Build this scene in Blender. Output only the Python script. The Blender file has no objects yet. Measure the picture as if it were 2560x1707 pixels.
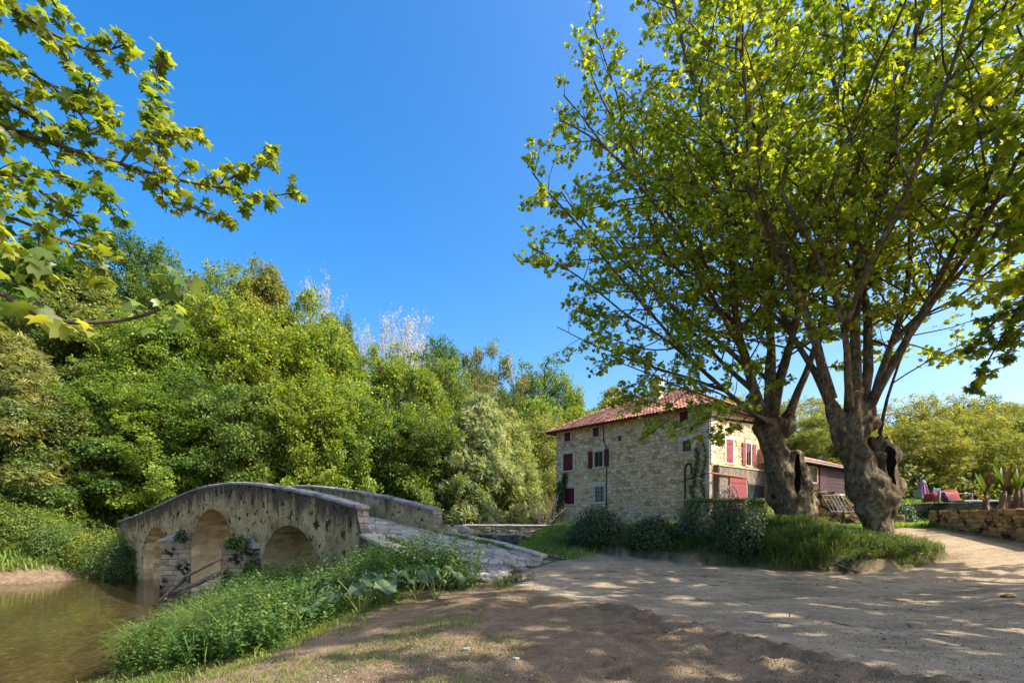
import bpy, math, random
import numpy as np
from mathutils import Vector, Matrix, noise as mnoise

# ------------------------------------------------------------------ camera, sky, sun, exposure
scene = bpy.context.scene
COL = scene.collection
EYE = 1.6
FPX, CX, HY = 1280.0, 1280.0, 1292.0          # focal length, principal column and horizon row of the photograph (2560 px wide)
cam_data = bpy.data.cameras.new('camera')
cam_data.sensor_width = 36.0
cam_data.lens = 18.0
cam_data.shift_y = (HY - 853.5) / 2560.0
cam_data.clip_start = 0.1
cam_data.clip_end = 3000.0
cam = bpy.data.objects.new('camera', cam_data)
COL.objects.link(cam)
cam.location = (0, 0, EYE)
cam.rotation_euler = (math.radians(90), 0, 0)
scene.camera = cam

SUN_EL, SUN_AZ = math.radians(46), math.radians(106)   # azimuth clockwise from +Y
SUN_DIR = Vector((math.cos(SUN_EL) * math.sin(SUN_AZ), math.cos(SUN_EL) * math.cos(SUN_AZ), math.sin(SUN_EL)))
world = bpy.data.worlds.new('World')
scene.world = world
world.use_nodes = True
wnt = world.node_tree
wnt.nodes.clear()
sky = wnt.nodes.new('ShaderNodeTexSky')
sky.sky_type = 'NISHITA'
sky.sun_disc = False
sky.sun_elevation = SUN_EL
sky.sun_rotation = SUN_AZ
sky.altitude = 100
sky.air_density = 1.0
sky.dust_density = 4.0
sky.ozone_density = 2.5
bg = wnt.nodes.new('ShaderNodeBackground')
bg.inputs['Strength'].default_value = 0.15
wo = wnt.nodes.new('ShaderNodeOutputWorld')
hsv = wnt.nodes.new('ShaderNodeHueSaturation')
hsv.inputs['Saturation'].default_value = 1.48
hsv.inputs['Value'].default_value = 1.0
wnt.links.new(sky.outputs[0], hsv.inputs['Color'])
wnt.links.new(hsv.outputs[0], bg.inputs[0])
wnt.links.new(bg.outputs[0], wo.inputs[0])

sun_data = bpy.data.lights.new('sun', 'SUN')
sun_data.energy = 4.0
sun_data.angle = math.radians(0.53)
sun_data.color = (1.0, 0.945, 0.85)
sun = bpy.data.objects.new('sun', sun_data)
COL.objects.link(sun)
sun.location = (20, -5, 40)
sun.rotation_euler = (-SUN_DIR).to_track_quat('-Z', 'Y').to_euler()

scene.view_settings.view_transform = 'Standard'
scene.view_settings.look = 'None'
scene.view_settings.gamma = 1.0
scene.view_settings.use_curve_mapping = False
scene.view_settings.exposure = 1.2
scene.render.engine = 'CYCLES'
scene.cycles.max_bounces = 9
scene.cycles.diffuse_bounces = 6
scene.cycles.glossy_bounces = 3
scene.cycles.transmission_bounces = 4
scene.cycles.transparent_max_bounces = 8
scene.cycles.use_denoising = True
scene.cycles.sample_clamp_indirect = 6.0

rng = np.random.default_rng(7)
random.seed(7)

# ------------------------------------------------------------------ helpers
def P(px, py, Y):
    return Vector(((px - CX) / FPX * Y, Y, EYE - (py - HY) / FPX * Y))

def link(o, parent=None):
    COL.objects.link(o)
    if parent is not None:
        o.parent = parent
    return o

def tag(o, label=None, cat=None, group=None, kind=None):
    if label: o['label'] = label
    if cat: o['category'] = cat
    if group: o['group'] = group
    if kind: o['kind'] = kind
    return o

def empty(name, loc=(0, 0, 0)):
    o = bpy.data.objects.new(name, None)
    o.empty_display_size = 0.2
    COL.objects.link(o)
    o.location = loc
    return o

def put(name, mesh, mat, parent=None, smooth=False):
    """link a mesh whose vertices are in world coordinates; a parent Empty may sit anywhere"""
    o = bpy.data.objects.new(name, mesh)
    if mat is not None and len(mesh.materials) == 0:
        mesh.materials.append(mat)
    COL.objects.link(o)
    if parent is not None:
        o.parent = parent
        par = parent
        off = Vector((0, 0, 0))
        while par is not None:
            off += Vector(par.location)
            par = par.parent
        o.location = -off
    if smooth:
        mesh.polygons.foreach_set('use_smooth', np.ones(len(mesh.polygons), dtype=bool))
    return o

class MB:
    def __init__(s):
        s.v = []; s.f = []
    def add(s, vs, fs):
        b = len(s.v)
        s.v += [tuple(p) for p in vs]
        s.f += [tuple(b + i for i in f) for f in fs]
        return s
    def mesh(s, name):
        m = bpy.data.meshes.new(name)
        m.from_pydata(s.v, [], s.f)
        m.update()
        return m
    def build(s, name, mat, parent=None, smooth=False):
        return put(name, s.mesh(name), mat, parent, smooth)
    def frame_box(s, o, ex, ey, ez, x0, x1, y0, y1, z0, z1, bev=0.0):
        """box in the frame (o, ex, ey, ez)"""
        o = Vector(o); ex = Vector(ex); ey = Vector(ey); ez = Vector(ez)
        vs = []
        if bev <= 0:
            for z in (z0, z1):
                for x, y in ((x0, y0), (x1, y0), (x1, y1), (x0, y1)):
                    vs.append(o + ex * x + ey * y + ez * z)
            fs = [(3, 2, 1, 0), (4, 5, 6, 7), (0, 1, 5, 4), (1, 2, 6, 5), (2, 3, 7, 6), (3, 0, 4, 7)]
        else:
            b = bev
            for z, i in ((z0, b), (z0 + b, 0), (z1 - b, 0), (z1, b)):
                for x, y in ((x0 + i, y0 + i), (x1 - i, y0 + i), (x1 - i, y1 - i), (x0 + i, y1 - i)):
                    vs.append(o + ex * x + ey * y + ez * z)
            fs = [(3, 2, 1, 0), (12, 13, 14, 15)]
            for k in range(3):
                for j in range(4):
                    a = k * 4 + j; c = k * 4 + (j + 1) % 4
                    fs.append((a, c, c + 4, a + 4))
        return s.add(vs, fs)
    def tube(s, pts, rad, n=6, cap=True):
        pts = [Vector(p) for p in pts]
        b = len(s.v)
        m = len(pts)
        if not hasattr(rad, '__len__'):
            rad = [rad] * m
        ref = Vector((0, 0, 1))
        t0 = (pts[1] - pts[0]).normalized()
        if abs(t0.dot(ref)) > 0.9: ref = Vector((1, 0, 0))
        x = t0.cross(ref).normalized()
        for i in range(m):
            t = (pts[min(i + 1, m - 1)] - pts[max(i - 1, 0)])
            if t.length < 1e-6: t = Vector((0, 0, 1))
            t.normalize()
            x = (x - t * x.dot(t))
            if x.length < 1e-5: x = t.orthogonal()
            x.normalize()
            y = t.cross(x)
            for k in range(n):
                a = 2 * math.pi * k / n
                s.v.append(tuple(pts[i] + (x * math.cos(a) + y * math.sin(a)) * rad[i]))
        for i in range(m - 1):
            for k in range(n):
                a = b + i * n + k; c = b + i * n + (k + 1) % n
                s.f.append((a, c, c + n, a + n))
        if cap:
            s.f.append(tuple(b + k for k in reversed(range(n))))
            s.f.append(tuple(b + (m - 1) * n + k for k in range(n)))
        return s

def raw_mesh(name, V, F):
    """V (n,3) array; F list of arrays of faces, each array (m,k)"""
    m = bpy.data.meshes.new(name)
    V = np.ascontiguousarray(V, dtype=np.float32)
    m.vertices.add(len(V))
    m.vertices.foreach_set('co', V.ravel())
    idx = np.concatenate([f.ravel() for f in F]).astype(np.int32)
    tot = np.concatenate([np.full(len(f), f.shape[1], dtype=np.int32) for f in F])
    start = np.concatenate([[0], np.cumsum(tot)[:-1]]).astype(np.int32)
    m.loops.add(len(idx))
    m.loops.foreach_set('vertex_index', idx)
    m.polygons.add(len(tot))
    m.polygons.foreach_set('loop_start', start)
    m.update(calc_edges=True)
    return m

def unit(a):
    return a / np.maximum(np.linalg.norm(a, axis=1, keepdims=True), 1e-9)

def scatter_mesh(name, base_v, base_f, pos, nrm, tip, size):
    """copies of one small leaf shape (faces given as list of index tuples) joined into one mesh"""
    bv = np.array(base_v, dtype=np.float64)
    k = len(bv); n = len(pos)
    Z = unit(nrm)
    Y = unit(tip - (tip * Z).sum(1, keepdims=True) * Z)
    X = np.cross(Y, Z)
    size = np.asarray(size).reshape(n, 1, 1)
    V = pos[:, None, :] + size * (bv[None, :, 0:1] * X[:, None, :] + bv[None, :, 1:2] * Y[:, None, :] + bv[None, :, 2:3] * Z[:, None, :])
    off = (np.arange(n) * k)[:, None]
    groups = {}
    for f in base_f:
        groups.setdefault(len(f), []).append(f)
    F = []
    for L, fs in groups.items():
        fa = np.array(fs).reshape(1, -1) + off
        F.append(fa.reshape(-1, L))
    return raw_mesh(name, V.reshape(-1, 3), F)

# leaf shapes: base at the origin, tip towards +y, normal +z
LEAF_PLANE = ([(0, .36, .05), (0, 0, 0), (.22, -.09, -.03), (.5, .06, -.13), (.31, .27, -.04), (.64, .56, -.18), (.25, .58, -.03), (0, 1.0, -.12),
               (-.25, .58, -.03), (-.64, .56, -.18), (-.31, .27, -.04), (-.5, .06, -.13), (-.22, -.09, -.03)],
              [(0, i, i + 1) for i in range(1, 12)] + [(0, 12, 1)])
LEAF_PLANE_CURLED = ([(x_, y_ * .92, .26 * abs(x_) - .34 * max(0, y_ - .35) ** 1.5 + z_) for x_, y_, z_ in LEAF_PLANE[0]], LEAF_PLANE[1])
LEAF_PLANE_FAR = ([(0, 0, 0), (.5, .1, -.12), (.27, .36, -.01), (.6, .62, -.14), (0, 1.0, -.1), (-.6, .62, -.14), (-.27, .36, -.01), (-.5, .1, -.12)],
                  [(0, 1, 2), (0, 2, 4), (2, 3, 4), (0, 4, 6), (4, 5, 6), (0, 6, 7)])
LEAF_OVAL = ([(0, 0, 0), (.26, .32, .07), (.2, .68, .05), (0, 1, -.06), (-.2, .68, .05), (-.26, .32, .07), (0, .5, -.02)],
             [(0, 1, 6), (1, 2, 6), (2, 3, 6), (3, 4, 6), (4, 5, 6), (5, 0, 6)])
LEAF_FOLD = ([(0, 0, 0), (.27, .45, .08), (0, 1, -.05), (-.27, .45, .08)], [(0, 1, 2), (0, 2, 3)])
def _sprig(seed, k):
    r = random.Random(seed)
    v, f = [], []
    for i in range(k):
        a = r.uniform(-1.5, 1.5) if i else 0
        d = Vector((math.sin(a), math.cos(a), r.uniform(-.35, .35)))
        c = d * r.uniform(.05, .45)
        w = Vector((math.cos(a), -math.sin(a), r.uniform(-.5, .5))) * r.uniform(.14, .2)
        L = r.uniform(.36, .52)
        b = len(v)
        v += [tuple(c), tuple(c + d * L * .5 + w), tuple(c + d * L), tuple(c + d * L * .5 - w)]
        f.append((b, b + 1, b + 2, b + 3))
    return v, f
SPRIG = _sprig(3, 4)
SPRIG_NARROW = ([(0, 0, 0), (.09, .4, .02), (0, 1, -.1), (-.09, .4, .02), (.1, .1, .1), (.45, .5, .02), (.55, .95, -.1), (.3, .55, .1), (-.1, .1, -.05), (-.38, .55, .1), (-.5, .9, 0), (-.22, .6, .05)],
                [(0, 1, 2, 3), (4, 5, 6, 7), (8, 9, 10, 11)])

def smooth(a, b, x):
    t = np.clip((x - a) / (b - a), 0, 1)
    return t * t * (3 - 2 * t)

def vnoise(x, y, seed=0):
    """cheap vectorised value noise, about -1..1"""
    x = np.asarray(x, dtype=np.float64); y = np.asarray(y, dtype=np.float64)
    xi = np.floor(x); yi = np.floor(y)
    fx = x - xi; fy = y - yi
    fx = fx * fx * (3 - 2 * fx); fy = fy * fy * (3 - 2 * fy)
    def h(a, b):
        v = np.sin(a * 127.1 + b * 311.7 + seed * 74.7) * 43758.5453
        return (v - np.floor(v)) * 2 - 1
    return (h(xi, yi) * (1 - fx) + h(xi + 1, yi) * fx) * (1 - fy) + (h(xi, yi + 1) * (1 - fx) + h(xi + 1, yi + 1) * fx) * fy

def poly_sd(x, y, poly):
    """signed distance to a polygon, positive inside"""
    x = np.asarray(x, dtype=np.float64); y = np.asarray(y, dtype=np.float64)
    d = np.full(x.shape, 1e9)
    inside = np.zeros(x.shape, dtype=bool)
    n = len(poly)
    for i in range(n):
        x0, y0 = poly[i]; x1, y1 = poly[(i + 1) % n]
        ex, ey = x1 - x0, y1 - y0
        t = np.clip(((x - x0) * ex + (y - y0) * ey) / (ex * ex + ey * ey + 1e-12), 0, 1)
        d = np.minimum(d, np.hypot(x - x0 - t * ex, y - y0 - t * ey))
        c = (y0 > y) != (y1 > y)
        xs = x0 + (y - y0) * ex / (ey if abs(ey) > 1e-12 else 1e-12)
        inside ^= c & (x < xs)
    return np.where(inside, d, -d)

# ------------------------------------------------------------------ node materials
class G:
    def __init__(s, name):
        s.m = bpy.data.materials.new(name)
        s.m.use_nodes = True
        s.nt = s.m.node_tree
        s.nt.nodes.clear()
        s._obj = None
    def n(s, t, ins=None, **props):
        nd = s.nt.nodes.new(t)
        for k, v in props.items():
            setattr(nd, k, v)
        for k, v in (ins or {}).items():
            s.set(nd.inputs[k], v)
        return nd
    def set(s, sock, v):
        if isinstance(v, bpy.types.NodeSocket):
            s.nt.links.new(v, sock)
        else:
            if hasattr(v, '__len__') and len(v) == 3 and sock.type == 'RGBA':
                v = tuple(v) + (1,)
            sock.default_value = v
    def obj(s):
        if s._obj is None:
            s._obj = s.n('ShaderNodeTexCoord').outputs['Object']
        return s._obj
    def geo(s):
        return s.n('ShaderNodeNewGeometry').outputs['Position']
    def scaled(s, vec, sc):
        return s.n('ShaderNodeMapping', {'Vector': vec, 'Scale': sc}).outputs[0]
    def noise(s, scale, detail=4, rough=.55, vec=None, dist=0):
        return s.n('ShaderNodeTexNoise', {'Vector': vec if vec is not None else s.obj(), 'Scale': scale, 'Detail': detail, 'Roughness': rough, 'Distortion': dist}).outputs[0]
    def voro(s, scale, vec=None, feature='F1', out='Distance'):
        return s.n('ShaderNodeTexVoronoi', {'Vector': vec if vec is not None else s.obj(), 'Scale': scale}, feature=feature).outputs[out]
    def ramp(s, fac, stops, interp='LINEAR'):
        nd = s.n('ShaderNodeValToRGB', {'Fac': fac})
        cr = nd.color_ramp
        cr.interpolation = interp
        while len(cr.elements) < len(stops): cr.elements.new(0.5)
        for e, (p, c) in zip(cr.elements, stops):
            e.position = p
            e.color = tuple(c) + (1,) if hasattr(c, '__len__') else (c, c, c, 1)
        return nd.outputs[0]
    def mix(s, fac, a, b, mode='MIX'):
        nd = s.n('ShaderNodeMix', data_type='RGBA', blend_type=mode)
        s.set(nd.inputs[0], fac); s.set(nd.inputs[6], a); s.set(nd.inputs[7], b)
        return nd.outputs[2]
    def math(s, op, a, b=0.0, clamp=False):
        nd = s.n('ShaderNodeMath', operation=op, use_clamp=clamp)
        s.set(nd.inputs[0], a); s.set(nd.inputs[1], b)
        return nd.outputs[0]
    def rnd(s):
        a = s.n('ShaderNodeObjectInfo').outputs['Random']
        b = s.n('ShaderNodeNewGeometry').outputs['Random Per Island']
        return s.math('FRACT', s.math('ADD', a, b))
    def bump(s, h, strength=.5, dist=.02, normal=None):
        ins = {'Height': h, 'Strength': strength, 'Distance': dist}
        if normal is not None: ins['Normal'] = normal
        return s.n('ShaderNodeBump', ins).outputs[0]
    def attr(s, name, out='Color'):
        return s.n('ShaderNodeAttribute', attribute_name=name).outputs[out]
    def sep(s, c):
        return s.n('ShaderNodeSeparateColor', {0: c}).outputs
    def sepxyz(s, v):
        return s.n('ShaderNodeSeparateXYZ', {0: v}).outputs
    def pbsdf(s, color, rough=.8, normal=None, spec=.3, **kw):
        ins = {'Base Color': color, 'Roughness': rough, 'Specular IOR Level': spec}
        if normal is not None: ins['Normal'] = normal
        for k, v in kw.items(): ins[k] = v
        return s.n('ShaderNodeBsdfPrincipled', ins).outputs[0]
    def out(s, sh):
        o = s.n('ShaderNodeOutputMaterial')
        s.nt.links.new(sh, o.inputs['Surface'])
        return s.m

def leaf_material(name, trans=.4, rough=.5, spec=.35, boost=(1.5, 1.35, .55), var=.5, gain=1.5):
    """leaf: colour from the object's own colour, spread leaf by leaf; part of the light passes through"""
    g = G(name)
    oi = g.n('ShaderNodeObjectInfo').outputs['Color']
    r = g.n('ShaderNodeNewGeometry').outputs['Random Per Island']
    lo, hi = 1 - var, 1 + var
    c = g.mix(1.0, oi, g.ramp(r, [(0, (lo * .8, lo, lo)), (.5, (1, 1, 1)), (1, (hi * 1.15, hi, hi * .8))]), 'MULTIPLY')
    c = g.mix(1.0, c, (gain, gain, gain), 'MULTIPLY')
    c = g.mix(1.0, c, g.ramp(g.noise(.9, 3, .6, vec=g.geo()), [(.33, (.7, .84, .85)), (.5, (1, 1, 1)), (.67, (1.3, 1.12, .95))]), 'MULTIPLY')
    tc = g.mix(1.0, c, boost, 'MULTIPLY')
    a = g.pbsdf(c, rough, spec=spec)
    b = g.n('ShaderNodeBsdfTranslucent', {'Color': tc}).outputs[0]
    mx = g.n('ShaderNodeMixShader', {0: trans, 1: a, 2: b}).outputs[0]
    return g.out(mx)

def stone_material(name, stops, scale=6, bump=.5, dark=None, dark_at=(.5, .62), dark_scale=1.2, rough=.9):
    """stone whose tone changes from piece to piece, with grain and optional dark lichen"""
    g = G(name)
    base = g.ramp(g.rnd(), stops)
    pos = g.geo()
    n1 = g.noise(scale, 6, .65, vec=pos)
    col = g.mix(1.0, base, g.ramp(n1, [(.25, .6), (.5, 1.0), (.75, 1.25)]), 'MULTIPLY')
    if dark is not None:
        n2 = g.noise(dark_scale, 7, .7, vec=pos)
        col = g.mix(g.ramp(n2, [(dark_at[0], 0), (dark_at[1], 1)]), col, dark)
    n3 = g.noise(scale * 5, 5, .6, vec=pos)
    return g.out(g.pbsdf(col, rough, g.bump(g.math('ADD', n1, g.math('MULTIPLY', n3, .5)), bump, .03), spec=.2))

def plain_material(name, color, rough=.7, scale=8, amt=.25, spec=.3, bump=.2, metal=0.0):
    g = G(name)
    n1 = g.noise(scale, 5, .6, vec=g.geo())
    c = g.mix(1.0, color, g.ramp(n1, [(.25, 1 - amt * 1.6), (.75, 1 + amt)]), 'MULTIPLY')
    return g.out(g.pbsdf(c, rough, g.bump(n1, bump, .02), spec=spec, Metallic=metal))

MAT_LEAF = leaf_material('leaf', .46, .5, .3, (1.6, 1.4, .5), .45)
MAT_LEAF_PLANE = leaf_material('plane_leaf', .6, .42, .45, (1.85, 1.7, .5), .45, 1.65)
MAT_LEAF_NEAR = leaf_material('near_leaf', .55, .38, .5, (1.7, 1.5, .5), .42)
MAT_GRASS = leaf_material('grass_blade', .4, .5, .3, (1.4, 1.3, .6), .4)
MAT_DARKLEAF = leaf_material('glossy_leaf', .25, .4, .4, (1.3, 1.3, .6), .45)

def bark_material():
    g = G('plane_bark')
    p = g.geo()
    n1 = g.noise(2.2, 6, .65, vec=p)
    wv = g.n('ShaderNodeMix', {0: .12, 4: g.scaled(p, (1, 1, .5)), 5: g.n('ShaderNodeTexNoise', {'Vector': p, 'Scale': 6.0, 'Detail': 4.0}).outputs[1]}, data_type='VECTOR').outputs[1]
    pr = g.math('ADD', g.math('MULTIPLY', g.sep(g.voro(15, vec=wv, out='Color'))[0], .55), g.math('MULTIPLY', g.ramp(g.noise(7, 6, .7, vec=p, dist=.6), [(.3, 0), (.7, 1)]), .45))
    col = g.ramp(pr, [(.0, (.06, .042, .023)), (.35, (.115, .085, .048)), (.65, (.19, .15, .09)), (1, (.34, .29, .19))])
    col = g.mix(1.0, col, g.ramp(n1, [(.25, .55), (.75, 1.3)]), 'MULTIPLY')
    n2 = g.noise(9, 5, .7, vec=p)
    col = g.mix(g.ramp(n2, [(.6, 0), (.68, .6)]), col, (.33, .3, .22))     # pale lichen
    n4 = g.noise(1.3, 5, .7, vec=p)
    col = g.mix(g.ramp(n4, [(.5, 0), (.68, .8)]), col, (.045, .034, .018))
    n3 = g.noise(26, 4, .6, vec=p)
    h = g.math('ADD', g.math('MULTIPLY', n1, .8), g.math('ADD', g.math('MULTIPLY', n3, .35), g.math('MULTIPLY', pr, .25)))
    return g.out(g.pbsdf(col, .9, g.bump(h, 1.0, .08), spec=.15))
MAT_BARK = bark_material()
MAT_ROT = plain_material('rotten_heartwood', (.035, .022, .015), .95, 14, .6, .05, .8)
MAT_TWIG = plain_material('twig_bark', (.085, .07, .05), .85, 9, .4, .15, .3)
MAT_PALEBARK = plain_material('pale_branch_bark', (.34, .31, .29), .85, 9, .3, .15, .3)

def chain_offset(par):
    off = Vector((0, 0, 0))
    while par is not None:
        off += Vector(par.location)
        par = par.parent
    return off

def place(name, mesh, parent, M):
    o = bpy.data.objects.new(name, mesh)
    COL.objects.link(o)
    o.parent = parent
    o.matrix_local = Matrix.Translation(-chain_offset(parent)) @ M
    return o

# ------------------------------------------------------------------ terrain
BO = np.array([-4.4, 16.0])
BU = np.array([-.782, .623])       # along the bridge, away from the road end
BN = np.array([.623, .782])        # across the bridge, upstream
WIDTH = 3.4
WATER_Z = -2.0

def to_sw(x, y):
    dx = np.asarray(x) - BO[0]; dy = np.asarray(y) - BO[1]
    return dx * BU[0] + dy * BU[1], dx * BN[0] + dy * BN[1]
def from_sw(s, w):
    return BO[0] + BU[0] * s + BN[0] * w, BO[1] + BU[1] * s + BN[1] * w

PAR_S = [-.5, .78, 2.92, 5.8, 8.5, 11.5, 14.5, 17.2, 20.6, 25, 28]
PAR_Z = [1.75, 1.99, 2.39, 2.78, 3.06, 3.12, 2.93, 2.56, 2.03, 1.5, 1.2]
def cubic(xs, ys):
    xs = np.array(xs, float); ys = np.array(ys, float)
    m = np.gradient(ys, xs)
    def f(x):
        x = np.asarray(x, float)
        i = np.clip(np.searchsorted(xs, x) - 1, 0, len(xs) - 2)
        h = xs[i + 1] - xs[i]
        t = np.clip((x - xs[i]) / h, 0, 1)
        return (2*t**3 - 3*t**2 + 1)*ys[i] + (t**3 - 2*t**2 + t)*h*m[i] + (-2*t**3 + 3*t**2)*ys[i+1] + (t**3 - t**2)*h*m[i+1]
    return f
par_top = cubic(PAR_S, PAR_Z)
_near = cubic([-5.3, -4.7, -4, -2.5, -1, 0, .78, 2.92, 5.8, 8.5, 11.5, 14.5, 17.2, 20.6, 25, 28],
              [-.12, -.03, .08, .33, .62, .875, 1.09, 1.49, 1.88, 2.16, 2.22, 2.03, 1.66, 1.13, .6, .3])
_far = cubic([-5.3, -4.4, -3.5, .4, 2.92, 5.8, 8.5, 11.5, 14.5, 17.2, 20.6, 25, 28],
             [.27, .4, .58, 1.1, 1.49, 1.88, 2.16, 2.22, 2.03, 1.66, 1.13, .6, .3])
def deck_z(s, w):
    t = np.clip(np.asarray(w, float) / 3.1, 0, 1)
    return _near(s) * (1 - t) + _far(s) * t

FOOT = [(-.6, 24), (.8, 20.2), (2.2, 17.4), (3.85, 15.7), (5.2, 14.4), (7.0, 13.6), (8.7, 13.0), (10.2, 12.8), (11.8, 13.6), (12.7, 15.3), (12.8, 17.4), (13.5, 19.5),
        (16, 21.5), (60, 24), (60, 90), (14, 90), (-.6, 30)]
ROAD = [(-.45, 12.6), (.8, 10.3), (1.97, 9.0), (2.5, 7.64), (3.1, 6.44), (3.56, 5.56), (4.04, 4.93), (6, 1), (10, -8), (40, -8), (40, 14), (15.0, 14.5), (15.6, 20.3), (14.6, 20.4), (13.5, 19.5),
        (12.8, 17.4), (12.7, 15.3), (11.8, 13.6), (10.2, 12.8), (8.7, 13.0), (7.0, 13.6), (5.2, 14.4), (3.85, 15.7), (2.2, 17.4), (1.3, 17.2), (.98, 15.7)]

def height(x, y, fine=True):
    x = np.asarray(x, float); y = np.asarray(y, float)
    s, w = to_sw(x, y)
    plain = .07 * (np.clip(y, 11, 19) - 11) + .08 * np.clip(x - 8, 0, 9)
    plain = plain + .1 * np.clip(y - 23, 0, 14) * smooth(13, 20, x)
    # raised ground behind the road: earth bank, then the level of the trees and the house
    d_in = poly_sd(x, y, FOOT)
    d_in = d_in - (.16 + .16 * vnoise(x * 1.4, y * 1.4, 16) + .1 * vnoise(x * 4.2, y * 4.2, 17)) * smooth(1.5, .4, d_in)
    up = np.maximum(1.22 + .1 * np.clip(y - 23, 0, 14) * smooth(13, 20, x), plain)
    lip = smooth(0, .16, d_in) * .3 + smooth(.1, 3.0, d_in) * .7
    lip = lip * smooth(-2, 1.5, x) 
    land = plain + (up - plain) * lip
    # river
    s_t = np.interp(w, [-30, -15, -6.8, -5.5, 0, 4, 24, 120], [-16, -11, -9, -8.5, -6, -3, 8, 50])
    s_w = np.interp(w, [-30, -15, -6.8, -5.5, -3.9, -2.9, 0, 4, 24, 120], [-8, -3, .6, 2.0, 4.6, 6.2, 7.5, 3.5, 10.2, 53])
    t = (s - s_t) / (s_w - s_t)
    right = np.interp(t, [0, .2, .5, .8, 1, 1.15, 1.5], [0, -.2, -1.05, -1.6, -2.0, -2.25, -2.45])
    fall = smooth(0, .6, t)
    s_l = np.interp(w, [-30, 4, 120], [24, 25.3, 62])
    q = s - s_l
    left = np.interp(q, [-6, -2, 0, .6, 2.2, 4.5, 7, 12, 45, 80, 400], [-2.5, -2.3, -2.0, -1.35, -.9, -.2, .8, 4, 28, 36, 46])
    z = land * (1 - fall) + right
    z = np.maximum(z, np.where(q > -6, left, -9))
    z = np.where((q <= -6) & (t > 1.5), -2.45, z)
    # cut under the ramp and the bridge
    on = smooth(-5.1, -4.5, s) * smooth(26, 25, s) * smooth(-.35, .1, w) * smooth(3.8, 3.3, w)
    dz = np.where(s > .78, _near(np.clip(s, -5.3, 28)), deck_z(np.clip(s, -5.3, 28), w))
    z = np.where(on > 0, np.minimum(z, z * (1 - on) + on * (dz - .25)), z)
    e = smooth(-6.3, -5.2, s) * smooth(-4.5, -5.0, s) * smooth(-1.0, .2, w) * smooth(4.3, 3.2, w)
    z = z * (1 - e) + e * (deck_z(np.full_like(s, -4.85), w) - .03)
    if fine:
        rd = poly_sd(x, y, ROAD)
        near = smooth(40, 15, np.hypot(x, y))
        rough = smooth(.05, -.3, rd)
        z = z + near * rough * (.035 * vnoise(x * 1.1, y * 1.1, 1) + .022 * vnoise(x * 3.1, y * 3.1, 2) + .012 * vnoise(x * 7.3, y * 7.3, 3))
        clods = smooth(-1.6, -.1, rd) * smooth(.12, -.05, rd) * smooth(10.2, 8.6, y) + .6 * smooth(9.5, 5.5, y) * smooth(.1, -.2, rd) * smooth(-2.5, .5, x)
        z = z + clods * (.02 + .06 * np.abs(vnoise(x * 4.1, y * 4.1, 4)) + .045 * np.abs(vnoise(x * 8.5, y * 8.5, 5)) + .02 * np.abs(vnoise(x * 17, y * 17, 15)))
        z = z + near * (1 - rough) * (.012 * vnoise(x * .9, y * 2.2, 6) + .004 * vnoise(x * 6, y * 6, 7))
        z = z + smooth(35, 60, np.hypot(x, y)) * .5 * vnoise(x * .2, y * .2, 8)
    return z

def H(x, y):
    return float(height(np.array([x]), np.array([y]))[0])

def axis_lines(segs):
    out = []
    for a, b, st in segs:
        out += list(np.arange(a, b - 1e-9, st))
    out.append(segs[-1][1])
    return np.array(out)
gx = axis_lines([(-900, -200, 100), (-200, -60, 8), (-60, -22, 1.5), (-22, -12, .4), (-12, -6, .2), (-6, 9, .08), (9, 17, .16), (17, 30, .5), (30, 70, 2), (70, 200, 10), (200, 900, 100)])
gy = axis_lines([(-900, -100, 100), (-100, -20, 8), (-20, 0, 1), (0, 4, .3), (4, 9, .065), (9, 16, .115), (16, 26, .28), (26, 44, .5), (44, 120, 2.5), (120, 300, 15), (300, 1500, 150)])
XX, YY = np.meshgrid(gx, gy, indexing='ij')
ZZ = height(XX, YY)
nx, ny = XX.shape
V = np.stack([XX.ravel(), YY.ravel(), ZZ.ravel()], 1)
I = np.arange(nx * ny).reshape(nx, ny)
quads = np.stack([I[:-1, :-1].ravel(), I[1:, :-1].ravel(), I[1:, 1:].ravel(), I[:-1, 1:].ravel()], 1)
fx = V[quads, 0].mean(1); fy = V[quads, 1].mean(1); fz = V[quads, 2].mean(1)
road_sd = poly_sd(fx, fy, ROAD)
s_, w_ = to_sw(fx, fy)
is_road = road_sd > 0
is_bed = (~is_road) & (fz < WATER_Z + .02) & (s_ > -12)
_, wv = to_sw(V[:, 0], V[:, 1])
sv, _ = to_sw(V[:, 0], V[:, 1])
m_road = smooth(-.12, .12, poly_sd(V[:, 0], V[:, 1], ROAD) + .1 * vnoise(V[:, 0] * 3, V[:, 1] * 3, 9))
d_foot = poly_sd(V[:, 0], V[:, 1], FOOT)
vx, vy, vz = V[:, 0], V[:, 1], V[:, 2]
# grassy soil: the raised ground behind the road, the river bank slope, the far side
g_mound = smooth(.02, .3, d_foot) * smooth(-2, 1, vx)
g_slope = smooth(-5.6, -3.2, sv + .5 * vnoise(vx * .8, vy * .8, 10)) * smooth(25.5, 12, sv) * smooth(-2.05, -1.8, vz)
g_far = smooth(25.2, 27, sv)
m_grass = np.clip(np.maximum(np.maximum(g_mound, g_slope), g_far), 0, 1) * (1 - m_road)
m_wet = smooth(WATER_Z + .35, WATER_Z - .05, vz)

def submesh(name, mask):
    q = quads[mask]
    used, inv = np.unique(q.ravel(), return_inverse=True)
    me = raw_mesh(name, V[used], [inv.reshape(-1, 4)])
    a = me.color_attributes.new('zone', 'FLOAT_COLOR', 'POINT')
    c = np.ones((len(used), 4), dtype=np.float32)
    c[:, 0] = m_road[used]; c[:, 1] = m_grass[used]; c[:, 2] = m_wet[used]
    a.data.foreach_set('color', c.ravel())
    return me

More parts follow.
